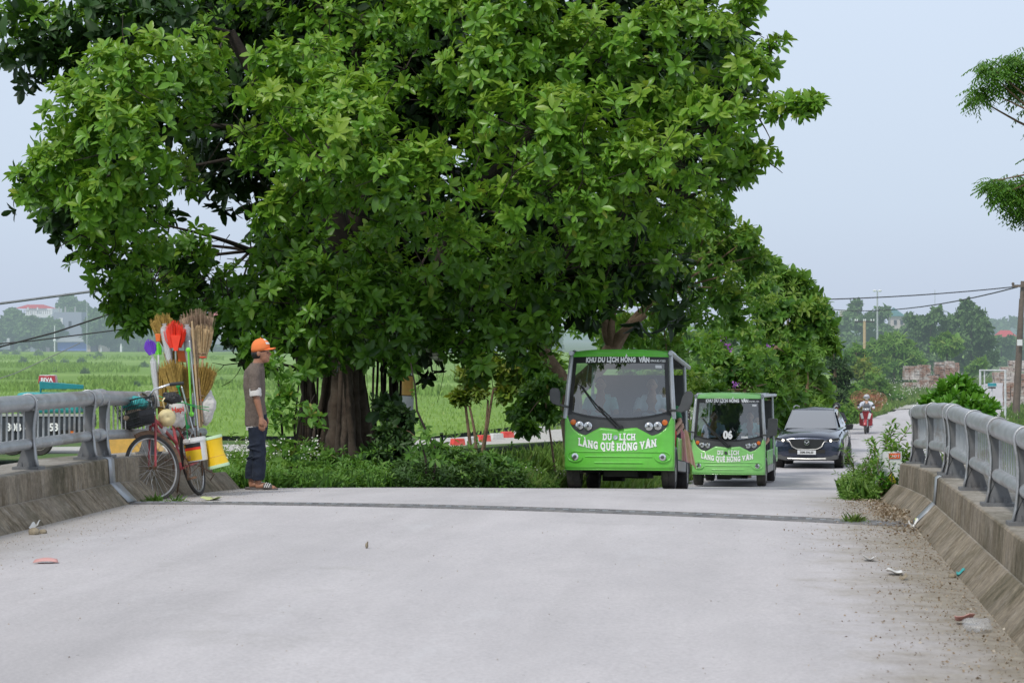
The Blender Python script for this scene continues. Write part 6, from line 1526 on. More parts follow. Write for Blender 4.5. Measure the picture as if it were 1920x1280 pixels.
tree('bamboo_clump', 'yellow green bamboo clump left of the dark car', [(1480, 690, 38, 76), (1510, 680, 38, 76), (1500, 730, 40, 76), (1530, 710, 32, 77), (1475, 750, 36, 75), (1540, 740, 26, 78), (1450, 700, 30, 74), (1520, 760, 30, 76), (1455, 640, 30, 76), (1500, 645, 34, 76)], PU(1495, 76, -4.3), [(1490, 720, 76), (1515, 720, 76)], 'feather_leaf', .24, nl=8, per=2.6, tint=.55, wr=.17, up=.1)
tree('dark_evergreen', 'narrow dark evergreen between bamboo and the hazy trees', [(1560, 650, 20, 98), (1568, 680, 24, 98), (1572, 715, 26, 98), (1565, 745, 24, 98), (1580, 700, 20, 98)], PU(1568, 98, -4.5), [(1566, 690, 98)], 'dark_weed', .22, nl=7, per=3.0, tint=.8, wr=.2)
for i, (x, y, r, v, lb, lm) in enumerate(((1600, 735, 22, 118, 'small light green bush on the verge behind the motorbike rider', 'feather_leaf'), (1640, 715, 24, 135, 'rounded green bush below the bamboo beside the brick stacks', 'feather_leaf'), (1665, 735, 20, 140, 'low green bush touching the left brick stack', 'broad_leaf'), (1620, 690, 22, 140, 'pale brownish bush above the motorbike rider', 'autumn_leaf'), (1590, 765, 18, 104, 'low bush right above the dark car roof', 'feather_leaf'), (1560, 770, 22, 92, 'dark low bush behind the roof of the dark car', 'broad_leaf'), (1605, 660, 20, 150, 'olive bush behind the pale brownish one', 'broad_leaf'))):
    tree('verge_bush', lb, [(x, y, r, v), (x - r * .8, y + r * .5, r * .8, v), (x + r * .8, y + r * .4, r * .8, v), (x, y + r * .9, r * .8, v)], PU(x, v, -4.6), [(x, y, v)], lm, .22, nl=6, per=2.4, tint=.5, cat_='bush', r=.04, wr=.3, group='bushes on the verge')
tree('bamboo_clump', 'bright green drooping bamboo clump behind the pale lamp post', [(1645, 655, 26, 186), (1680, 650, 28, 186), (1705, 665, 26, 186), (1665, 685, 28, 186), (1690, 690, 24, 186), (1635, 690, 22, 186), (1720, 690, 18, 186), (1665, 640, 14, 186), (1650, 710, 26, 184), (1680, 715, 22, 186)], PU(1675, 186, -4.5), [(1670, 680, 186)], 'feather_leaf', .5, nl=8, per=.9, tint=.5, wr=.2, up=.1)
tree('small_tree', 'small yellow green tree standing over the brick stacks', [(1775, 640, 18, 190), (1790, 650, 15, 190), (1760, 650, 15, 190), (1775, 660, 18, 190), (1838, 685, 10, 190), (1825, 695, 12, 190)], PU(1775, 190, -4.5), [(1775, 660, 190)], 'feather_leaf', .45, nl=7, per=.9, tint=.62, wr=.3, barkm='bark_dark', r=.1)
# glossy bush behind the right railing
bb = V((P(1795, 800, 28.2).x, 28.2, -2.0)); bz = thing('glossy_bush', 'glossy bright green bush rising behind the right railing', 'bush', bb)
lm = px_lumps([(1768, 748, 26, 28), (1800, 735, 26, 28), (1830, 755, 24, 28), (1782, 765, 26, 27), (1815, 775, 26, 27), (1845, 775, 16, 27), (1748, 768, 18, 28), (1800, 724, 14, 28), (1780, 738, 18, 28), (1820, 745, 18, 28), (1852, 770, 14, 28), (1790, 790, 34, 27.2), (1830, 800, 28, 27.2), (1762, 800, 26, 27.2)])
leaves('crown', *lump_tree_leaves(lm, .12, 9, 40, .55, sub=16, up=.7, wr=.34, spread=(8, 60)), 'bush_leaf', bz)
b = MB()
for l in lm: limb(b, bb, l[0], .02, .006)
b.build('stems', 'bark_brown', bz, world=True)
# neem-like branches entering at the top right (tree stands outside the frame)
nt_ = thing('roadside_tree', 'feathery tree at the right edge, two leafy branches reaching into the sky', 'tree', PU(2120, 30, -2.2))
out = []; b = MB(); hub = P(2080, 300, 30); b.tube([PU(2120, 30, -2.2), P(2100, 500, 30), hub, P(2060, 0, 30)], [.16, .13, .11, .07], 10)
for (x, y, r) in ((1895, 130, 34), (1862, 140, 24), (1838, 165, 14), (1850, 120, 14), (1910, 165, 24), (1930, 120, 40), (1900, 345, 24), (1870, 345, 16), (1905, 375, 26), (1888, 360, 20), (1915, 395, 16), (1935, 350, 40), (1980, 200, 60), (1980, 330, 60), (2050, 80, 90), (1862, 340, 10), (1828, 180, 7), (1905, 110, 14), (1950, 380, 30)):
    c = P(x, y, 30 + random.uniform(-.3, .3)); rr = r / S(x, 30); limb(b, hub, c, .03, .006, n=5, wob_=.08)
    n = int(20 + r * 1.5)
    for k in range(n):   # compound fronds
        p = np.array(c) + unit(rng.normal(size=3)) * rr * rng.random() ** .4; ax = unit(np.array([rng.normal(), rng.normal(), -.45 + rng.normal() * .35])); sd = unit(np.cross(ax, [0, 0, 1.0])); L = .22 * rng.uniform(.7, 1.1); m = 9
        t = np.linspace(.15, 1, m); side = np.where(np.arange(m) % 2, 1, -1)[:, None]
        Pn = p + ax * (t[:, None] * L) + np.array([0, 0, -.05]) * t[:, None] ** 2; D = sd * side * .85 + ax * .5 + np.array([0, 0, -.28]); N = np.tile([0, 0, 1.0], (m, 1)) + rng.normal(0, .2, (m, 3))
        out.append((Pn, D, N, np.full(m, .075) * (1.15 - .4 * t), np.full(m, .021), np.clip(rng.normal(.35, .15, m), 0, .9)))
leaves('crown', *cat(out), 'broad_leaf', nt_); b.build('trunk', 'bark_brown', nt_, world=True)

# ------------------------------------------------------------------ plants near the bridge
def hvar(u, v): return max(.35, .75 + .35 * math.sin(u * 2.3 + 1) * math.sin(v * 1.9) + .3 * math.sin(u * 6.1 + v * 3.7) + .2 * math.sin(u * 11 + v * 7))
def weeds(name, n, fn, hgt, L, m, label=None, k=7, tint=.45, wr=.38, stuff=True, lean=.5, simple=True):
    C = []; A = []; T = []
    for _ in range(n):
        u, v, z = fn(); h = hgt * random.uniform(.35, 1.15) * hvar(u, v); q = random.uniform(-1, 1) * .3 * h
        for j in range(3):
            t = (j + 1) / 3; C.append((u + q * t, v + random.uniform(-.3, .3) * h * t, z + h * t)); A.append((q * lean + random.uniform(-.4, .4), random.uniform(-.6, .2), 1)); T.append(tint * (.45 + .75 * t))
    a = rosette(np.array(C), np.array(A), k, L, wr, (35, 95), np.array(T)); o = leaves(name, *a, m, None, simple=simple, curl=.2)
    if label: o['label'] = label; o['category'] = 'undergrowth'
    if stuff: o['kind'] = 'stuff'
    return o
def gz(u, v):
    l = el(v); dl = l - u; return (deckz(u, v) if v < 34 else dz(v)) - .07 - max(0, dl) * .012 - 2.2 * max(0, min(1, (dl - 6.5) / 9)) ** 2 * (3 - 2 * max(0, min(1, (dl - 6.5) / 9)))
def lbank(px0, px1, v0, v1, edge=True):
    def f():
        while True:
            v = v0 + (v1 - v0) * random.random() ** 1.3; px = random.uniform(px0, px1); u = P(px, 900, v).x
            if u < el(v) - .05: return (u, v, gz(u, v))
    return f
weeds('undergrowth', 1900, lbank(380, 800, 27.6, 32), .26, .075, 'weed_leaf', 'green leafy ground cover along the road edge below the big tree', tint=.5)
weeds('undergrowth', 1300, lbank(740, 1010, 28.5, 33), .34, .09, 'dark_weed', 'dark leafy undergrowth right of the big trunk', tint=.8)
weeds('undergrowth', 1300, lbank(860, 1040, 30, 37), .30, .075, 'weed_leaf', 'light green weeds sloping down toward the nearer bus', tint=.62)
weeds('undergrowth', 1500, lbank(380, 1000, 32, 40), .45, .11, 'weed_leaf', 'taller mixed weeds behind the road edge', tint=.45)
weeds('undergrowth', 1100, lbank(395, 600, 31, 44), .62, .07, 'feather_leaf', 'loose flowering weeds between the bicycle load and the trunk', tint=.45, wr=.25)
def grass(name, n, fn, h, label, m='grass_blade', tint=.5, w=.012):
    pts = np.array([fn() for _ in range(n)]); D = rng.normal(0, .32, (n, 3)); D[:, 2] = 1; N = rng.normal(size=(n, 3)); N[:, 2] *= .2
    H = h * rng.uniform(.5, 1.15, n); o = leaves(name, pts, D, N, H, np.full(n, w) * rng.uniform(.7, 1.5, n), np.clip(rng.normal(tint, .18, n), 0, 1), m, simple=True, curl=.25)
    o['kind'] = 'stuff'; o['label'] = label; o['category'] = 'grass'; return o
grass('grass', 15000, lbank(930, 1300, 33, 62), .34, 'long pale grass under and left of the nearer bus', tint=.52, w=.022)
grass('grass', 9000, lbank(380, 1000, 27.5, 36), .28, 'fine grass blades in the undergrowth along the road edge', 'weed_leaf', .45, .012)
grass('grass', 9000, lbank(420, 1000, 40, 62), .7, 'tall grass on the bank between the big tree and the lane', tint=.45, w=.03)
def flowers(n, fn, s, nm, label):
    p = np.array([fn() for _ in range(n)]); o = leaves(nm, p, rng.normal(size=(n, 3)), np.tile([0, -.6, 1.0], (n, 1)), s, s * .9, rng.random(n), 'petal_white', simple=True); o['kind'] = 'stuff'; o['label'] = label; o['category'] = 'wildflowers'; return o
def up(f, h): 
    def g(): u, v, z = f(); return (u, v, z + h * random.uniform(.7, 1.25))
    return g
flowers(650, up(lbank(390, 600, 31, 44), .62), .030, 'white_wildflowers', 'tiny white wildflowers beyond the bicycle and the man')
flowers(420, up(lbank(930, 1070, 33, 50), .30), .028, 'white_wildflowers', 'tiny white wildflowers in the grass left of the nearer bus')
# verge on both sides of the far road
def vergeL():
    v = 100 + 110 * random.random() ** .9; d = random.random() ** 1.2 * 7; return (el(v) - .1 - d, v, dz(v) - .05)
grass('verge_grass', 15000, vergeL, .55, 'long flowering grass on the left verge of the far road', tint=.6, w=.05)
flowers(1000, up(vergeL, .75), .07, 'white_wildflowers', 'pale wildflowers on the left verge of the far road')
def vergeR():
    v = 28 + 110 * random.random() ** 1.1; d = random.random() * 9; return (er(v) + .15 + d, v, dz(v) - .05 - d * .01)
grass('verge_grass', 14000, vergeR, .45, 'rough grass right of the road beyond the right railing', tint=.55, w=.03)
flowers(300, up(vergeR, .45), .05, 'white_wildflowers', 'pale wildflowers right of the road near the utility pole')
def vergeM():
    v = 62 + 45 * random.random(); d = random.random() * 6; return (el(v) - .1 - d, v, dz(v) - .05)
grass('verge_grass', 9000, vergeM, .6, 'grass at the foot of the trees left of the dark car', tint=.5, w=.035)
# plants at the right bridge end
def rp():
    a = random.random(); px = random.uniform(1580, 1700); v = random.uniform(26.7, 29.6); u = P(px, 900, v).x; return (u, v, deckz(u, v) - .02)
def rp2():
    while True:
        u, v, z = rp()
        if (v > 27.25 or u < 1.3) and u > .92 + .18 * math.sin(v * 4) + .12 * math.sin(v * 11) and random.random() < 1.3 - abs(v - 27.8) * .5: return (u, v, z)
weeds('undergrowth', 700, rp2, .26, .06, 'weed_leaf', 'bright low weeds at the far end of the right parapet', tint=.7)
grass('grass', 500, rp2, .28, 'grass tufts in the weeds at the right parapet end', 'weed_leaf', .6, .010)
def stalk(name, label, px, v, h, nst, L, lm, seed, wr=.22, spread=.25, n=7, per=9):
    rr = random.Random(seed); x = P(px, 900, v).x; z0 = deckz(x, v) - .03; t = thing(name, label, 'plant', (x, v, z0)); b = MB(); C = []; A = []; T = []
    for k in range(nst):
        q = V((rr.uniform(-1, 1) * spread, rr.uniform(-.6, .6) * spread, 1)).normalized(); H = h * rr.uniform(.65, 1.05); pts = [V((x + rr.uniform(-.06, .06), v, z0)) + q * H * t_ + V((q.x * .3 * H * t_ * t_, 0, 0)) for t_ in np.linspace(0, 1, 6)]
        b.tube(pts, [.008, .007, .006, .005, .004, .003], 5)
        for j in range(per): t_ = .25 + .75 * j / (per - 1); i = min(4, int(t_ * 5)); p = pts[i].lerp(pts[i + 1], t_ * 5 - i); C.append(tuple(p)); A.append((q.x, q.y - .1, 1)); T.append(.3 + .35 * t_)
    b.build('stem', 'bark_brown', t, world=True); leaves('foliage', *rosette(np.array(C), np.array(A), n, L, wr, (30, 85), np.array(T)), lm, t); return t
stalk('leafy_weed', 'tall narrow leaved weed left of the white warning board', 1612, 28.2, .66, 6, .085, 'weed_leaf', 1)
stalk('leafy_weed', 'narrow leaved weed just behind the white warning board', 1638, 28.4, .72, 5, .085, 'weed_leaf', 2)
stalk('leafy_shrub', 'young shrub with drooping sprays growing over the warning board', 1668, 27.8, .90, 7, .095, 'broad_leaf', 3, wr=.4, spread=.45)
stalk('leafy_shrub', 'young shrub between the warning board and the end of the right railing', 1690, 27.5, .86, 7, .10, 'broad_leaf', 4, wr=.42, spread=.3)
stalk('leafy_shrub', 'thin leafy spray hanging across the face of the warning board', 1658, 27.15, .62, 5, .08, 'weed_leaf', 8, wr=.36, spread=.5, n=5)
stalk('leafy_shrub', 'bright low shrub in front of the warning board', 1680, 27.1, .36, 6, .07, 'bush_leaf', 5, wr=.4, spread=.5)
def tuft(px, py, label, n=220, h=.10, r=.14, v=None, m='weed_leaf'):
    d = ray(px, py); vv = v; p = P(px, py, vv); pts = []
    for _ in range(n): a = random.uniform(0, 6.28); q = r * abs(random.gauss(0, .6)); pts.append((p.x + q * math.cos(a) * 1.3, vv + q * math.sin(a), deckz(p.x, vv)))
    pts = np.array(pts); D = rng.normal(0, .8, (n, 3)); D[:, 2] = .8; N = rng.normal(size=(n, 3)); o = leaves('weed_tuft', pts, D, N, h * rng.uniform(.25, 1.2, n) * np.exp(-(((pts - pts.mean(0)) ** 2).sum(1)) / (r * r * 1.2)), np.full(n, .006), np.clip(rng.normal(.6, .2, n), 0, 1), m, simple=True); return tag(o, label, 'weed')
tuft(1600, 967, 'small grass tuft growing from the joint at the right of the deck', v=21.2, m='grass_blade', n=190, h=.11, r=.12)
tuft(290, 941, 'weed tuft at the end of the joint below the front bicycle wheel', v=22.6, r=.15, n=150)
tuft(330, 943, 'small weed tuft next to the pink rag', v=22.5, r=.10, n=90)
tuft(30, 860, 'weeds poking up between the left railing posts', v=20.6, r=.1, h=.16, n=200)
# dark shrubs filling the space right of the trunk
tree('shade_bush', 'dark bush between the big trunk and the striped post', [(725, 830, 40, 34.5), (745, 790, 36, 35), (740, 850, 40, 34.5), (722, 765, 26, 35.5), (790, 872, 30, 34), (700, 860, 34, 34)], PU(745, 35, -2.5), [(745, 800, 35)], 'dark_weed', .15, nl=7, per=6, tint=.75, cat_='bush', r=.04, wr=.34)
tree('shade_bush', 'green leafy bush at the foot of the striped post and young tree', [(830, 850, 36, 33.5), (870, 865, 34, 33), (910, 870, 32, 33), (800, 870, 32, 33), (950, 882, 26, 33), (850, 880, 30, 32.5)], PU(860, 33.5, -2.3), [(860, 860, 33.5)], 'weed_leaf', .11, nl=7, per=9, tint=.42, cat_='bush', r=.03, wr=.3)
tree('shade_bush', 'green leafy bush at the left foot of the big trunk', [(590, 850, 28, 34), (560, 860, 26, 33.5), (620, 868, 26, 33.5), (660, 878, 22, 33)], PU(600, 34, -2.4), [(590, 850, 34)], 'weed_leaf', .11, nl=7, per=8, tint=.5, cat_='bush', r=.03, wr=.3)
# saplings left of the trunk
def sap(name, label, stems, lvs, L, m, v):
    b0 = stems[0][0]; base = P(b0[0], b0[1], v); t = thing(name, label, 'plant', base); b = MB()
    for s in stems: b.tube([P(x, y, v) for x, y in s], [.022 * (1 - .6 * i / (len(s) - 1)) for i in range(len(s))], 6)
    b.build('stem', 'bark_dark', t, world=True); C = []; A = []
    for x, y, r, k in lvs:
        for _ in range(k): C.append(tuple(P(x + random.uniform(-r, r), y + random.uniform(-r, r), v + random.uniform(-.2, .2)))); A.append((random.uniform(-1, 1), random.uniform(-.9, .2), random.uniform(.1, .9)))
    leaves('foliage', *rosette(np.array(C), np.array(A), 6, L, .42, (35, 90), np.full(len(C), .5)), m, t)
sap('sapling', 'broad leaved sapling left of the big trunk', [[(532, 880), (530, 820), (524, 740), (520, 690)], [(556, 880), (552, 800), (560, 720)], [(545, 880), (562, 790), (590, 740)]], [(520, 690, 16, 7), (530, 730, 18, 8), (550, 750, 18, 8), (515, 770, 14, 6), (530, 800, 16, 7), (560, 700, 16, 7), (570, 770, 14, 6), (520, 830, 14, 6), (545, 850, 14, 6), (590, 790, 12, 4)], .17, 'broad_leaf', 31.5)
sap('sapling', 'small sapling standing right of the dark aerial roots', [[(800, 900), (798, 860), (790, 830)], [(810, 900), (822, 850)]], [(795, 830, 14, 5), (820, 850, 14, 5), (780, 850, 12, 4)], .12, 'weed_leaf', 31.0)
sap('sapling', 'curved thin vine stem between the striped post and the young tree', [[(815, 840), (800, 810), (782, 770), (778, 720), (770, 680)]], [(790, 800, 8, 2), (780, 740, 8, 2)], .12, 'broad_leaf', 33)
# weedy dikes that cross the rice field
dk = [(690, -20, 230), (698, 60, 260), (711, -20, 90), (722, 150, 300), (703, 380, 620), (716, 560, 1010), (742, 760, 1010), (675, -20, 420), (735, 0, 250), (683, 640, 1000), (730, 395, 600)]
def dike():
    y, x0, x1 = random.choice(dk); px = random.uniform(x0, x1); v = F * 4.55 / (y + random.gauss(0, 1.6) - 620); return (P(px, 640, v).x, v, FZ)
grass('field_weeds', 9000, dike, .75, 'pale weeds growing in broken rows across the rice field', 'rice_leaf', tint=.3, w=.16)
def riceb():
    v = random.uniform(104, 190); px = random.uniform(-60, 1060); return (P(px, 640, v).x, v, FZ)
grass('rice_plants', 8000, riceb, .28, 'rice plants standing in the nearer part of the field', 'rice_leaf', tint=.55, w=.08)
# field shrubs
fsh = ((10, 665, 2), (29, 666, 3), (71, 668, 6), (43, 682, 7), (97, 684, 5), (152, 684, 8), (168, 674, 5), (186, 674, 8), (105, 700, 5), (159, 703, 8), (226, 722, 9), (197, 727, 7), (253, 728, 9), (415, 724, 9), (120, 683, 4), (270, 690, 5), (945, 690, 5), (995, 700, 4))
dsc = ['tiny bush at the far left edge of the field', 'small bush beyond the field shrubs near the white gate', 'dark bush at the far field edge below the brown wall', 'low bush in the field under the left trees', 'low pale bush in the field left of the blue wall', 'wide low bush in the field below the blue wall', 'round bush in the field right of the blue wall', 'bush with two humps at the far field edge', 'thin bush halfway across the field above the truck', 'dark round bush halfway across the field', 'tall weed clump just beyond the left railing', 'weed clump beyond the left railing nearer the truck', 'weed clump beyond the railing beside the bicycle basket', 'dark weed clump right of the broom load', 'pale weed clump halfway across the field', 'low weed clump left of the purple brush', 'low bush in the field beyond the young tree', 'low bush in the field left of the nearer bus']
for (x, y, r), lb in zip(fsh, dsc):
    v = F * 4.6 / (y - 620 + .01); tree('field_shrub', lb, [(x, y - r * .5, r * .42, v), (x + r * .4, y - r * .2, r * .3, v), (x - r * .35, y - r * .25, r * .32, v), (x + r * .1, y - r * .9, r * .22, v)], PU(x, v, FZ), [], 'grass_blade', .008 * v ** .8 * .5, nl=6, per=40 / (v / 60) ** 1.8, tint=.4, cat_='shrub', r=.03, group='shrubs scattered in the rice field', sub=6)
# ================================================================== BACKGROUND
def ftree(label, lumps, v, m='far_leaf', L=None, tint=.45, group='hazy trees beyond the rice field', zb=-4.6, name='far_tree', per=None):
    x = sum(l[0] for l in lumps) / len(lumps); L = L or .0019 * v; r0 = lumps[0][2] / S(x, v)
    y0 = min(l[1] for l in lumps)
    return tree(name, label, [(a, b_, r, v + random.uniform(-3, 3)) for a, b_, r in lumps], PU(x, v, zb), [(x, y0 + 6, v)], m, L, nl=5, per=per or 1.5 / (L * L * 10), tint=tint, group=group, r=r0 * .10, sub=9, wr=.55, barkm='bark_dark')
rr = random.Random(21)
spots = [(-30, 606, 26, 'leftmost, cut by the frame'), (25, 598, 22, 'left of the white balcony house'), (60, 612, 24, 'in front of the white balcony house'), (98, 618, 24, 'in front of the grey wall, left part'), (128, 572, 20, 'rising behind the grey house'), (150, 580, 15, 'right of the roof columns'), (185, 602, 26, 'right of the grey house behind the lamp post'), (212, 628, 24, 'behind the white garden statue'), (232, 600, 22, 'left of the brooms'), (262, 625, 26, 'directly behind the purple brush'), (435, 640, 24, 'right of the broom load'), (470, 625, 24, 'left of the orange cap'), (510, 625, 28, 'right behind the orange cap'), (560, 620, 28, 'behind the saplings'), (620, 622, 26, 'behind the big trunk'), (700, 622, 28, 'behind the aerial roots'), (770, 618, 28, 'behind the striped post'), (840, 622, 30, 'behind the young tree, left half'), (900, 618, 30, 'behind the young tree, right half'), (960, 622, 30, 'left of the forked tree'), (1020, 620, 28, 'behind the forked tree'), (5, 625, 18, 'above the white gate wall'), (402, 632, 18, 'between the straw broom and the maroon roof'), (340, 620, 26, 'behind the middle of the brooms')]
for x, y, r, w in spots:
    v = rr.uniform(512, 545) if y > 590 else 600
    l = [(x, y, r * .75), (x - r * .6, y + r * .4, r * .6), (x + r * .6, y + r * .35, r * .6), (x + rr.uniform(-.4, .4) * r, y + r * .9, r * .8), (x - r * .2, y - r * .35, r * .5)]
    l += [(x - r * .5, min(648, y + r * 1.2), r * .6), (x + r * .6, min(648, y + r * 1.2), r * .6)]
    ftree('hazy dark green tree beyond the field, ' + w, l, v)
ftree('hazy tree clump behind the far lamp post', [(1560, 600, 16), (1580, 610, 20), (1600, 590, 16), (1605, 572, 8), (1620, 610, 20), (1590, 640, 24), (1640, 600, 20), (1655, 590, 16), (1630, 640, 24), (1570, 660, 22), (1600, 670, 20), (1660, 625, 20)], 330, group='hazy trees on the right')
ftree('hazy tree on the right of the green roofed house', [(1700, 625, 18), (1690, 650, 18), (1715, 640, 18), (1705, 600, 10)], 300, group='hazy trees on the right')
ftree('large hazy tree with pointed top right of the green roofed house', [(1760, 592, 14), (1750, 598, 14), (1740, 605, 18), (1780, 605, 18), (1725, 620, 16), (1750, 635, 24), (1775, 645, 24), (1730, 655, 22), (1720, 600, 12), (1745, 680, 22), (1720, 680, 20), (1770, 670, 22), (1775, 625, 20)], 250, group='hazy trees on the right')
ftree('large rounded hazy tree over the far road', [(1815, 575, 14), (1830, 595, 20), (1805, 600, 18), (1845, 615, 16), (1820, 630, 24), (1850, 645, 20), (1830, 665, 24), (1800, 650, 24), (1808, 590, 14), (1860, 670, 14), (1815, 690, 18), (1790, 670, 20), (1845, 690, 12), (1815, 610, 24)], 240, group='hazy trees on the right')
ftree('hazy low trees where the far road vanishes', [(1870, 645, 14), (1885, 660, 14), (1860, 680, 14), (1890, 640, 10), (1880, 680, 12)], 330, group='hazy trees on the right')
ftree('dark hazy trees closing the view behind the brick stacks', [(1700, 690, 22), (1735, 690, 22), (1770, 695, 22), (1720, 665, 20), (1800, 690, 20), (1620, 700, 22), (1590, 700, 22), (1650, 690, 22), (1560, 700, 22)], 255, group='hazy trees on the right')
ftree('hazy trees behind the utility pole', [(1905, 645, 14), (1925, 650, 16), (1945, 640, 16), (1900, 665, 14), (1925, 670, 14), (1970, 645, 20)], 380, group='hazy trees on the right')
ftree('bluish hazy treeline above the red roof on the right', [(1855, 612, 8), (1868, 612, 7), (1882, 609, 6), (1900, 608, 6), (1920, 607, 7), (1945, 607, 8), (1880, 620, 8), (1920, 620, 9), (1850, 625, 12)], 700, group='hazy trees on the right')
ftree('hazy banana like trees at the foot of the far lamp post', [(1600, 660, 14), (1615, 672, 14), (1580, 680, 14), (1625, 655, 8)], 260, 'far_leaf_light', group='hazy trees on the right')
for x, y, r, v, lb in ((1350, 620, 30, 120, 'left'), (1440, 640, 40, 130, 'centre'), (1510, 640, 36, 140, 'right'), (1290, 640, 40, 110, 'far left'), (1220, 660, 40, 100, 'next to the first bus')):
    ftree('green tree filling the gap behind the roadside trees, ' + lb, [(x, y, r), (x - r, y + r * .6, r * .8), (x + r, y + r * .6, r * .8), (x, y + r * 1.4, r), (x, y + r * 2.4, r)], v, 'broad_leaf', .3, group='trees behind the roadside trees', zb=-4.6)
# a long low treeline far beyond closes the horizon
b = MB(); pts = []; n = 400
for i in range(n + 1):
    u = -1500 + 3000 * i / n; h = 5.5 + 4 * abs(math.sin(i * .37) * math.sin(i * 1.13 + 1)) + 2.0 * rr.random(); pts += [(u, 1100 + 20 * math.sin(i * .3), -5), (u, 1105, h - 5)]
b.add(pts, [(2 * i, 2 * i + 2, 2 * i + 3, 2 * i + 1) for i in range(n)])
me = b.mesh('far_treeline'); at = me.attributes.new('tint', 'FLOAT_COLOR', 'POINT'); at.data.foreach_set('color', [.4, .4, .4, 1] * len(me.vertices)); me.materials.append(M['far_leaf'])
o = bpy.data.objects.new('far_treeline', me); COL.objects.link(o); kind(o, 'stuff'); tag(o, 'pale blue treeline along the horizon', 'treeline')
# ------------------------------------------------------------------ houses
def X(px, v): return P(px, 640, v).x
def Z(px, py, v): return P(px, py, v).z
def hbox(b, x0, x1, y0, y1, v, depth=8, dv=0):
    a, c = X(x0, v), X(x1, v); z1, z0 = Z((x0 + x1) / 2, y0, v), Z((x0 + x1) / 2, y1, v); b.box(((a + c) / 2, v + dv + depth / 2, (z0 + z1) / 2), (c - a, depth, z1 - z0)); return b
def hip(b, x0, x1, xr0, xr1, y0, y1, v, depth=8):
    a, c, r0, r1 = X(x0, v), X(x1, v), X(xr0, v), X(xr1, v); z1, z0 = Z(x0, y0, v), Z(x0, y1, v); m = v + depth / 2
    b.add([(a, v - .5, z0), (c, v - .5, z0), (c, v + depth + .5, z0), (a, v + depth + .5, z0), (r0, m, z1), (r1, m, z1)], [(0, 1, 5, 4), (1, 2, 5), (2, 3, 4, 5), (3, 0, 4), (3, 2, 1, 0)]); return b
def house(name, label, x, v): return thing(name, label, 'house', (X(x, v), v, -4.6), 0, 'houses beyond the field')
v = 548; h = house('village_house', 'white house with red hip roof and long balcony beyond the field', 65, v)
hbox(MB(), 50, 98, 578, 655, v).build('wall', 'wall_white', h, world=True); hip(MB(), 28, 88, 42, 72, 570.5, 578, v).build('roof', 'roof_red', h, world=True)
hbox(MB(), 44, 100, 589, 595, v, 1.5, -1.6).build('balcony', 'wall_white', h, world=True); b = MB()
for q in range(48, 100, 4): hbox(b, q, q + 1, 582, 589, v, .2, -1.4)
hbox(b, 48, 100, 581, 582.2, v, .3, -1.45); b.build('balcony_rail', 'concrete_bright', h, world=True)
for q in (54, 72): hbox(MB(), q, q + 2, 576, 589, v, .4, -1.2).build('column', 'wall_white', h, world=True)
for q in (60, 80): hbox(MB(), q, q + 8, 599, 612, v, .2, -.15).build('window', 'window_dark', h, world=True)
v = 538; h = house('village_house', 'plain grey house wall with one narrow dark window beyond the field', 128, v)
hbox(MB(), 100, 153, 585, 634, v).build('wall', 'wall_grey', h, world=True); hbox(MB(), 111, 118, 596, 613, v, .2, -.15).build('white_panel', 'wall_white', h, world=True); hbox(MB(), 129, 134, 602, 613, v, .2, -.15).build('window', 'window_dark', h, world=True)
for q in (109, 120.5, 139): hbox(MB(), q, q + 1.6, 575, 585, v, .5, .3).build('column', 'concrete_bright', h, world=True)
v = 522; h = house('village_shed', 'low shed with grey roof, blue wall and dark doorway at the field edge', 140, v)
hbox(MB(), 108, 162, 639, 657, v).build('wall', 'wall_blue', h, world=True); hbox(MB(), 162, 188, 639, 660, v).build('side_wall', 'wall_beige', h, world=True); hbox(MB(), 170, 184, 641, 660, v, .3, -.2).build('doorway', 'window_dark', h, world=True)
b = MB(); a, c = X(106, v), X(192, v); z = Z(140, 640, v); b.add([(a, v - 1.2, z - .2), (c, v - 1.2, z - .2), (c, v + 6, z + .9), (a, v + 6, z + .9)], [(0, 1, 2, 3)]); o = b.build('roof', 'roof_grey', h, world=True); o.modifiers.new('s', 'SOLIDIFY').thickness = .25
v = 520; h = thing('garden_wall', 'white garden wall with gate pillar at the far left edge of the field', 'wall', (X(5, v), v, -4.6)); hbox(MB(), -40, 17, 640, 655, v, .4).build('wall_panel', 'wall_white', h, world=True); hbox(MB(), 13, 18, 634, 655, v, .6, -.2).build('pillar', 'wall_white', h, world=True)
v = 519; h = thing('garden_wall', 'brownish broken wall left of the blue shed', 'wall', (X(80, v), v, -4.6)); hbox(MB(), 56, 92, 644, 661, v, .4).build('wall_panel', 'wall_pink', h, world=True); hbox(MB(), 58, 66, 651, 661, v, .3, -.35).build('white_gate', 'wall_white', h, world=True)
for x, w, lb in ((227, 4, 'white statue like figure in front of the trees left of the brooms'), (189.5, 2.4, 'small white pillar right of the shed doorway')):
    v = 510; t = thing('garden_pillar', lb, 'pillar', (X(x, v), v, -4.6)); b = MB(); s = S(x, v); hh = 16 / s if x > 200 else 11 / s
    b.lathe((X(x, v), v, -4.6), [(w / s * .6, 0), (w / s * .5, hh * .3), (w / s * .55, hh * .6), (w / s * .35, hh * .75), (w / s * .2, hh)], 12); b.build('shaft', 'wall_white', t, world=True)
v = 470; h = house('village_house', 'grey house with maroon roof and white corner pillar behind the straw broom', 405, v)
hbox(MB(), 388, 424, 592, 645, v).build('wall', 'wall_grey', h, world=True); hip(MB(), 384, 414, 388, 408, 584, 593, v).build('roof', 'roof_red', h, world=True); hbox(MB(), 417, 423, 593, 628, v, .5, -.7).build('corner_pillar', 'wall_white', h, world=True); hip(MB(), 424, 470, 430, 462, 606, 634, v).build('side_roof', 'roof_grey', h, world=True)
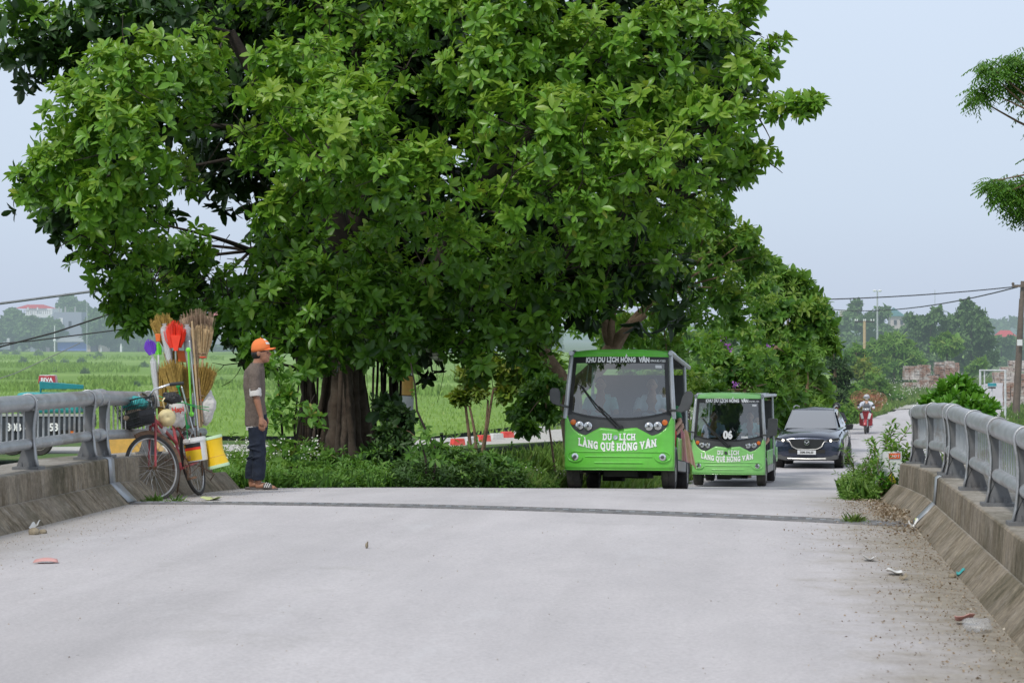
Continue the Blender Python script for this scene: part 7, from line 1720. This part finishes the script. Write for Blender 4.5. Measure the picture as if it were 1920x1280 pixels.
v = 560; h = house('village_house', 'small house with pink roof peeping out right of the far lamp post', 184, v); hbox(MB(), 180, 200, 588, 620, v).build('wall', 'wall_beige', h, world=True); hip(MB(), 177, 200, 182, 194, 581, 589, v).build('roof', 'roof_red', h, world=True)
v = 420; h = house('village_house', 'pale house with green pyramid roof on the right', 1680, v)
hbox(MB(), 1670, 1702, 592, 650, v, 9).build('wall', 'wall_pink', h, world=True); hip(MB(), 1660, 1698, 1677.4, 1678.6, 576, 592.5, v, 9).build('roof', 'roof_green', h, world=True); hbox(MB(), 1655, 1668, 613, 650, v - 3, 6).build('lower_wing', 'wall_beige', h, world=True)
for q in (1676, 1688): hbox(MB(), q, q + 5, 600, 608, v, .3, -.2).build('window', 'window_dark', h, world=True)
v = 430; h = house('village_house', 'beige house top between the hazy trees left of the far lamp post', 1583, v); hbox(MB(), 1576, 1592, 582, 650, v, 6).build('wall', 'wall_beige', h, world=True); hbox(MB(), 1574, 1594, 580.5, 583, v - .4, 7).build('roof_slab', 'wall_white', h, world=True); hbox(MB(), 1558, 1574, 598, 640, v, 6).build('lower_wing', 'wall_white', h, world=True)
v = 400; h = house('village_house', 'house with red hip roof at the far right', 1888, v); hbox(MB(), 1876, 1902, 630, 645, v).build('wall', 'wall_beige', h, world=True); hip(MB(), 1871, 1907, 1880, 1898, 619, 631, v).build('roof', 'roof_red', h, world=True)
# ------------------------------------------------------------------ poles, lamps, wires
def pole(name, label, cat_, x0, y0, x1, y1, v, r0, r1, m, group=None):
    a, c = P(x0, y0, v), P(x1, y1, v); t = thing(name, label, cat_, a, 0, group); MB().tube([a, a.lerp(c, .5), c], [r0, (r0 + r1) / 2, r1], 12).build('pole', m, t, world=True); return t
up_ = pole('utility_pole', 'old brown concrete utility pole at the right edge carrying two wires', 'utility pole', 1905, 800, 1918, 527, 122, .16, .11, 'old_concrete_pole')
b = MB(); c = P(1909, 536, 121.8); b.box(c, (.6, .1, .12)); b.lathe(c + V((-.25, 0, .06)), [(.05, 0), (.08, .06), (.04, .12)], 10); b.build('crossarm', 'old_concrete_pole', up_, world=True)
MB().box(P(1912, 642, 121.6), (.26, .04, .30)).build('notice_plate', 'sign_white', up_, world=True)
pole('bamboo_prop', 'thin leaning pole propped beside the utility pole', 'pole', 1898, 790, 1912, 560, 123, .035, .03, 'old_concrete_pole')
lp = pole('street_lamp', 'tall pale double headed street lamp among the hazy trees', 'street lamp', 1645, 700, 1645, 545, 300, .14, .09, 'far_metal')
for s in (-1, 1):
    c = P(1645, 546, 300); MB().tube([c, c + V((s * .3, 0, .1))], .05, 6).build('arm', 'far_metal', lp, world=True); MB().ell(c + V((s * .32, 0, .06)), (.22, .22, .13)).build('lamp_head', 'wall_white', lp, world=True)
pl = pole('power_pole', 'power pole with wide crossarm and insulators left of the far lamp', 'power pole', 1621, 700, 1621, 602, 240, .17, .14, 'wood_pole')
b = MB(); c = P(1621, 603, 240); b.box(c, (1.9, .12, .14)); b.build('crossarm', 'bark_dark', pl, world=True); 
for q in (-.9, -.7, -.08, .08, .65, .9): MB().lathe(c + V((q, 0, .07)), [(.05, 0), (.07, .1), (.03, .2)], 8).build('insulator', 'wall_white', pl, world=True)
pole('thin_mast', 'thin mast rising behind the large hazy tree', 'mast', 1753, 640, 1753, 543, 380, .07, .04, 'far_metal')
pole('lamp_post', 'pale lamp post right of the grey house beyond the field', 'lamp post', 163, 662, 163, 566, 505, .10, .07, 'far_metal')
q = pole('meter_pole', 'white pole with a round box left of the blue shed', 'pole', 102.5, 660, 102.5, 610, 508, .14, .10, 'wall_white'); MB().ell(P(102.5, 638, 507), (.35, .3, .35)).build('meter_box', 'wall_white', q, world=True)
sp_ = pole('marker_post', 'ochre and white striped marker post right of the dark aerial roots', 'post', 763, 868, 765, 600, 37, .085, .075, 'old_concrete_pole')
for y0, y1, m in ((705, 740, 'mustard_paint'), (742, 768, 'post_white'), (770, 806, 'mustard_paint'), (655, 703, 'post_white')): MB().tube([P(765, y0, 37), P(764, y1, 37)], .092, 12).build('painted_band', m, sp_, world=True)
pole('short_stake', 'short dark stake in the weeds left of the young tree', 'stake', 828, 850, 828, 811, 40, .03, .03, 'trim_black')
def wire(label, pts, r, m, sag=0):
    p = [P(*q) for q in pts]; out = []
    for i in range(len(p) - 1):
        for k in range(12): t = k / 12; out.append(p[i].lerp(p[i + 1], t) + V((0, 0, -sag * 4 * t * (1 - t))))
    out.append(p[-1]); tag(MB().tube(out, r, 6).build('overhead_wire', m), label, 'wire', 'overhead wires')
wire('upper overhead wire running left from the utility pole', [(1908, 537, 122), (1300, 562, 110), (900, 560, 100)], .030, 'wire_black', .25)
wire('lower overhead wire sagging left from the utility pole', [(1908, 538, 122), (1560, 580, 180), (1400, 588, 230)], .035, 'wire_black', .5)
wire('thick pale cable at the top left above the houses', [(-200, 586, 58), (0, 569, 60), (190, 544, 62), (400, 505, 66)], .036, 'wire_grey')
wire('dark wire crossing the left houses, upper one', [(-80, 668, 60), (0, 650, 60), (100, 624, 60), (190, 594, 60), (330, 545, 60)], .024, 'wire_black')
wire('dark wire crossing the left houses, lower one', [(-80, 655, 60), (0, 644, 60), (60, 639, 60), (240, 616, 60), (400, 590, 60)], .018, 'wire_black')
wire('thin green wire slanting over the field above the truck', [(-40, 722, 60), (28, 700, 60), (110, 662, 60), (150, 643, 60)], .012, 'wire_grey')
# ------------------------------------------------------------------ gate frame, teal box, brick stacks
g = thing('goal_frame', 'thin white metal goal frame right of the glossy bush', 'frame', PU(1860, 118, -4.5))
zt_ = P(1860, 694, 118); b = MB(); b.tube([PU(1838, 118, -4.45), P(1838, 694, 118), P(1885, 694, 116), PU(1885, 116, -4.45)], .055, 8); b.build('bar', 'post_white', g, world=True); MB().tube([P(1838, 694, 118), P(1846, 694, 121), PU(1846, 121, -4.45)], .04, 8).build('rear_bar', 'post_white', g, world=True)
g = thing('teal_box_sign', 'small teal box on a thin post inside the white goal frame', 'sign', PU(1860, 125, -4.5)); MB().box(P(1860, 721, 125), (.42, .3, .16)).build('box', 'teal_box', g, world=True); MB().box(P(1860, 726.5, 125), (.36, .26, .08)).build('box_base', 'trim_black', g, world=True); MB().tube([P(1860, 728, 125), PU(1860, 125, -4.5)], .03, 6).build('post', 'post_white', g, world=True)
def bricks(label, x0, x1, y0, y1, v, rz=0, dep=1.0):
    a, c = X(x0, v), X(x1, v); z1 = Z(x0, y0, v); z0 = Z(x0, y1, v) if y1 else -4.4; w = c - a; h_ = z1 - z0; b = MB(); r2 = random.Random(x0)
    nx, nz = max(2, int(w / .26)), max(3, int(h_ / .17))
    for k in range(nz):
        for i in range(nx): b.box(((i + .5) / nx * w - w / 2 + r2.uniform(-.02, .02), r2.uniform(-.05, .05), (k + .5) / nz * h_), (w / nx * .96, dep, h_ / nz * .94))
    o = b.build('brick_stack', 'stacked_brick', angle=20); o.location = ((a + c) / 2, v + dep / 2, z0); o.rotation_euler = (0, 0, rz); return tag(o, label, 'brick stack', 'brick stacks along the far road')
bricks('tall pale brick stack, leftmost beside the bushes', 1695, 1723, 686, 712, 172, .1); bricks('lower grey half of the leftmost brick stack', 1695, 1724, 717, None, 171, .1)
bricks('red brown brick stack behind the leftmost one', 1722, 1744, 684, 720, 176, .1); bricks('low brick stack with pale edges right of the leftmost', 1724, 1741, 712, None, 172); bricks('low grey boarded stack in the middle of the brick row', 1742, 1760, 704, None, 170, -.1)
bricks('tall brown brick stack in the middle of the row', 1752, 1772, 679, None, 178); bricks('tallest pale topped brick stack', 1772, 1790, 677, None, 176); bricks('narrow dark brick stack at the right end of the row', 1791, 1799, 680, 712, 180)
bricks('red brick stack behind the goal frame', 1865, 1905, 698, 718, 140, 0, 1.5); bricks('brick rubble stack below the red stack by the pole', 1885, 1935, 718, None, 138, 0, 1.5); bricks('far pale brick stack above the red stack', 1878, 1935, 688, 697, 175, 0, 1.5); bricks('farthest pale brick pile left of the utility pole', 1893, 1940, 676, 687, 190, 0, 1.5)
bricks('brick stack behind the utility pole at the right edge', 1905, 1960, 700, None, 142, 0, 1.5)
# ------------------------------------------------------------------ warning board at the bridge end
wx = P(1668, 900, 27.35); wb = thing('warning_board', 'white roadside warning board with yellow triangle half hidden by plants', 'sign', (wx.x, 27.35, deckz(1.3, 27.35) - .03), R(14))
po = [(-.165, .0), (.13, .0), (.13, .56), (-.11, .60)]
MB().prism([(-.15, .02), (.14, .02), (.14, .58), (-.10, .58)], .012, lambda a, h, c: V((a, c, h))).build('board', 'sign_white', wb)
MB().prism([(-.185, 0), (-.145, 0), (-.095, .60), (-.115, .60)], .05, lambda a, h, c: V((a, c - .02, h))).build('side_frame', 'post_white', wb)
MB().box((.055, -.008, .53), (.13, .006, .06)).build('orange_panel', 'sign_orange', wb)
MB().prism([(-.10, .19), (.12, .19), (.02, .36)], .004, lambda a, h, c: V((a, -.006 + c, h))).build('triangle_border', 'black_ink', wb)
MB().prism([(-.08, .203), (.10, .203), (.02, .338)], .004, lambda a, h, c: V((a, -.011 + c, h))).build('triangle', 'sign_yellow', wb)
b = MB(); b.prism([(-.06, .205), (-.02, .25), (.03, .215), (.01, .205)], .003, lambda a, h, c: V((a, -.015 + c, h))); b.tube([(.0, -.013, .21), (.03, -.013, .27), (.025, -.013, .31)], .006, 5); b.build('symbol', 'black_ink', wb)
for tx, sz, z, m, x in (('CHÚ Ý', .035, .515, 'sign_white', .055), ('CHU T BẢO', .036, .145, 'sign_orange', -.01), ('5', .10, .045, 'sign_orange', -.03)):
    q = text_mb(tx, sz, bold=.001)
    for p in q.v: p.x += x; p.y -= .014; p.z += z
    q.build('lettering', m, wb)
# ================================================================== LIGHT, SKY, CAMERA
w = bpy.data.worlds.new('World'); sc.world = w; w.use_nodes = True; nt = w.node_tree; nt.nodes.clear()
SUN_EL, SUN_AZ = R(49), R(205)      # azimuth measured clockwise from +Y: the sun is behind the camera, to the left
sky = node(nt, 'TexSky'); sky.sky_type = 'NISHITA'; sky.sun_disc = False; sky.sun_elevation = SUN_EL; sky.sun_rotation = SUN_AZ; sky.dust_density = 3.0; sky.air_density = 1.2; sky.ozone_density = 1.5
tc = node(nt, 'TexCoord'); sx = node(nt, 'SeparateXYZ'); nt.links.new(tc.outputs['Generated'], sx.inputs[0])
g = ramp(nt, sx.outputs[2], [(0.0, (5.9, 6.75, 8.3)), (.05, (6.5, 7.6, 9.2)), (.16, (7.2, 8.3, 10.0)), (.5, (6.6, 7.3, 8.4)), (1, (7.6, 8.1, 9.0))])
# slow soft cloud variation
n = node(nt, 'TexNoise'); n.inputs['Scale'].default_value = 1.6; n.inputs['Detail'].default_value = 4; nt.links.new(tc.outputs['Generated'], n.inputs['Vector'])
cv = ramp(nt, n.outputs[0], [(.3, (.965, .97, .975)), (.7, (1.03, 1.03, 1.025))])
g = mixc(nt, 1.0, g, cv, 'MULTIPLY')
c = mixc(nt, .9, sky.outputs[0], g)
bg = node(nt, 'Background'); bg.inputs[1].default_value = .1; nt.links.new(c, bg.inputs[0]); out = node(nt, 'OutputWorld'); nt.links.new(bg.outputs[0], out.inputs[0])
ld = bpy.data.lights.new('sun', 'SUN'); ld.energy = 2.2; ld.angle = R(9); ld.color = (1, .965, .90); so = bpy.data.objects.new('sun', ld); COL.objects.link(so)
sd = V((math.sin(SUN_AZ) * math.cos(SUN_EL), math.cos(SUN_AZ) * math.cos(SUN_EL), math.sin(SUN_EL))); so.rotation_euler = sd.to_track_quat('Z', 'Y').to_euler()
cd = bpy.data.cameras.new('camera'); cam = bpy.data.objects.new('camera', cd); COL.objects.link(cam); sc.camera = cam
cd.sensor_width = 36; cd.lens = F / 1920 * 36; cd.clip_end = 6000; cd.clip_start = .5
cam.matrix_world = Matrix((( AR.x, AU.x, -AF.x, 0), (AR.y, AU.y, -AF.y, 0), (AR.z, AU.z, -AF.z, 0), (0, 0, 0, 1)))
cd.dof.use_dof = True; cd.dof.focus_distance = 33; cd.dof.aperture_fstop = 8.0
sc.view_settings.view_transform = 'Standard'; sc.view_settings.look = 'None'; sc.view_settings.exposure = 0; sc.view_settings.gamma = 1
sc.cycles.max_bounces = 6; sc.cycles.transparent_max_bounces = 12; sc.cycles.diffuse_bounces = 3; sc.cycles.glossy_bounces = 3; sc.cycles.transmission_bounces = 3
sc.cycles.use_denoising = True; sc.cycles.caustics_reflective = False; sc.cycles.caustics_refractive = False
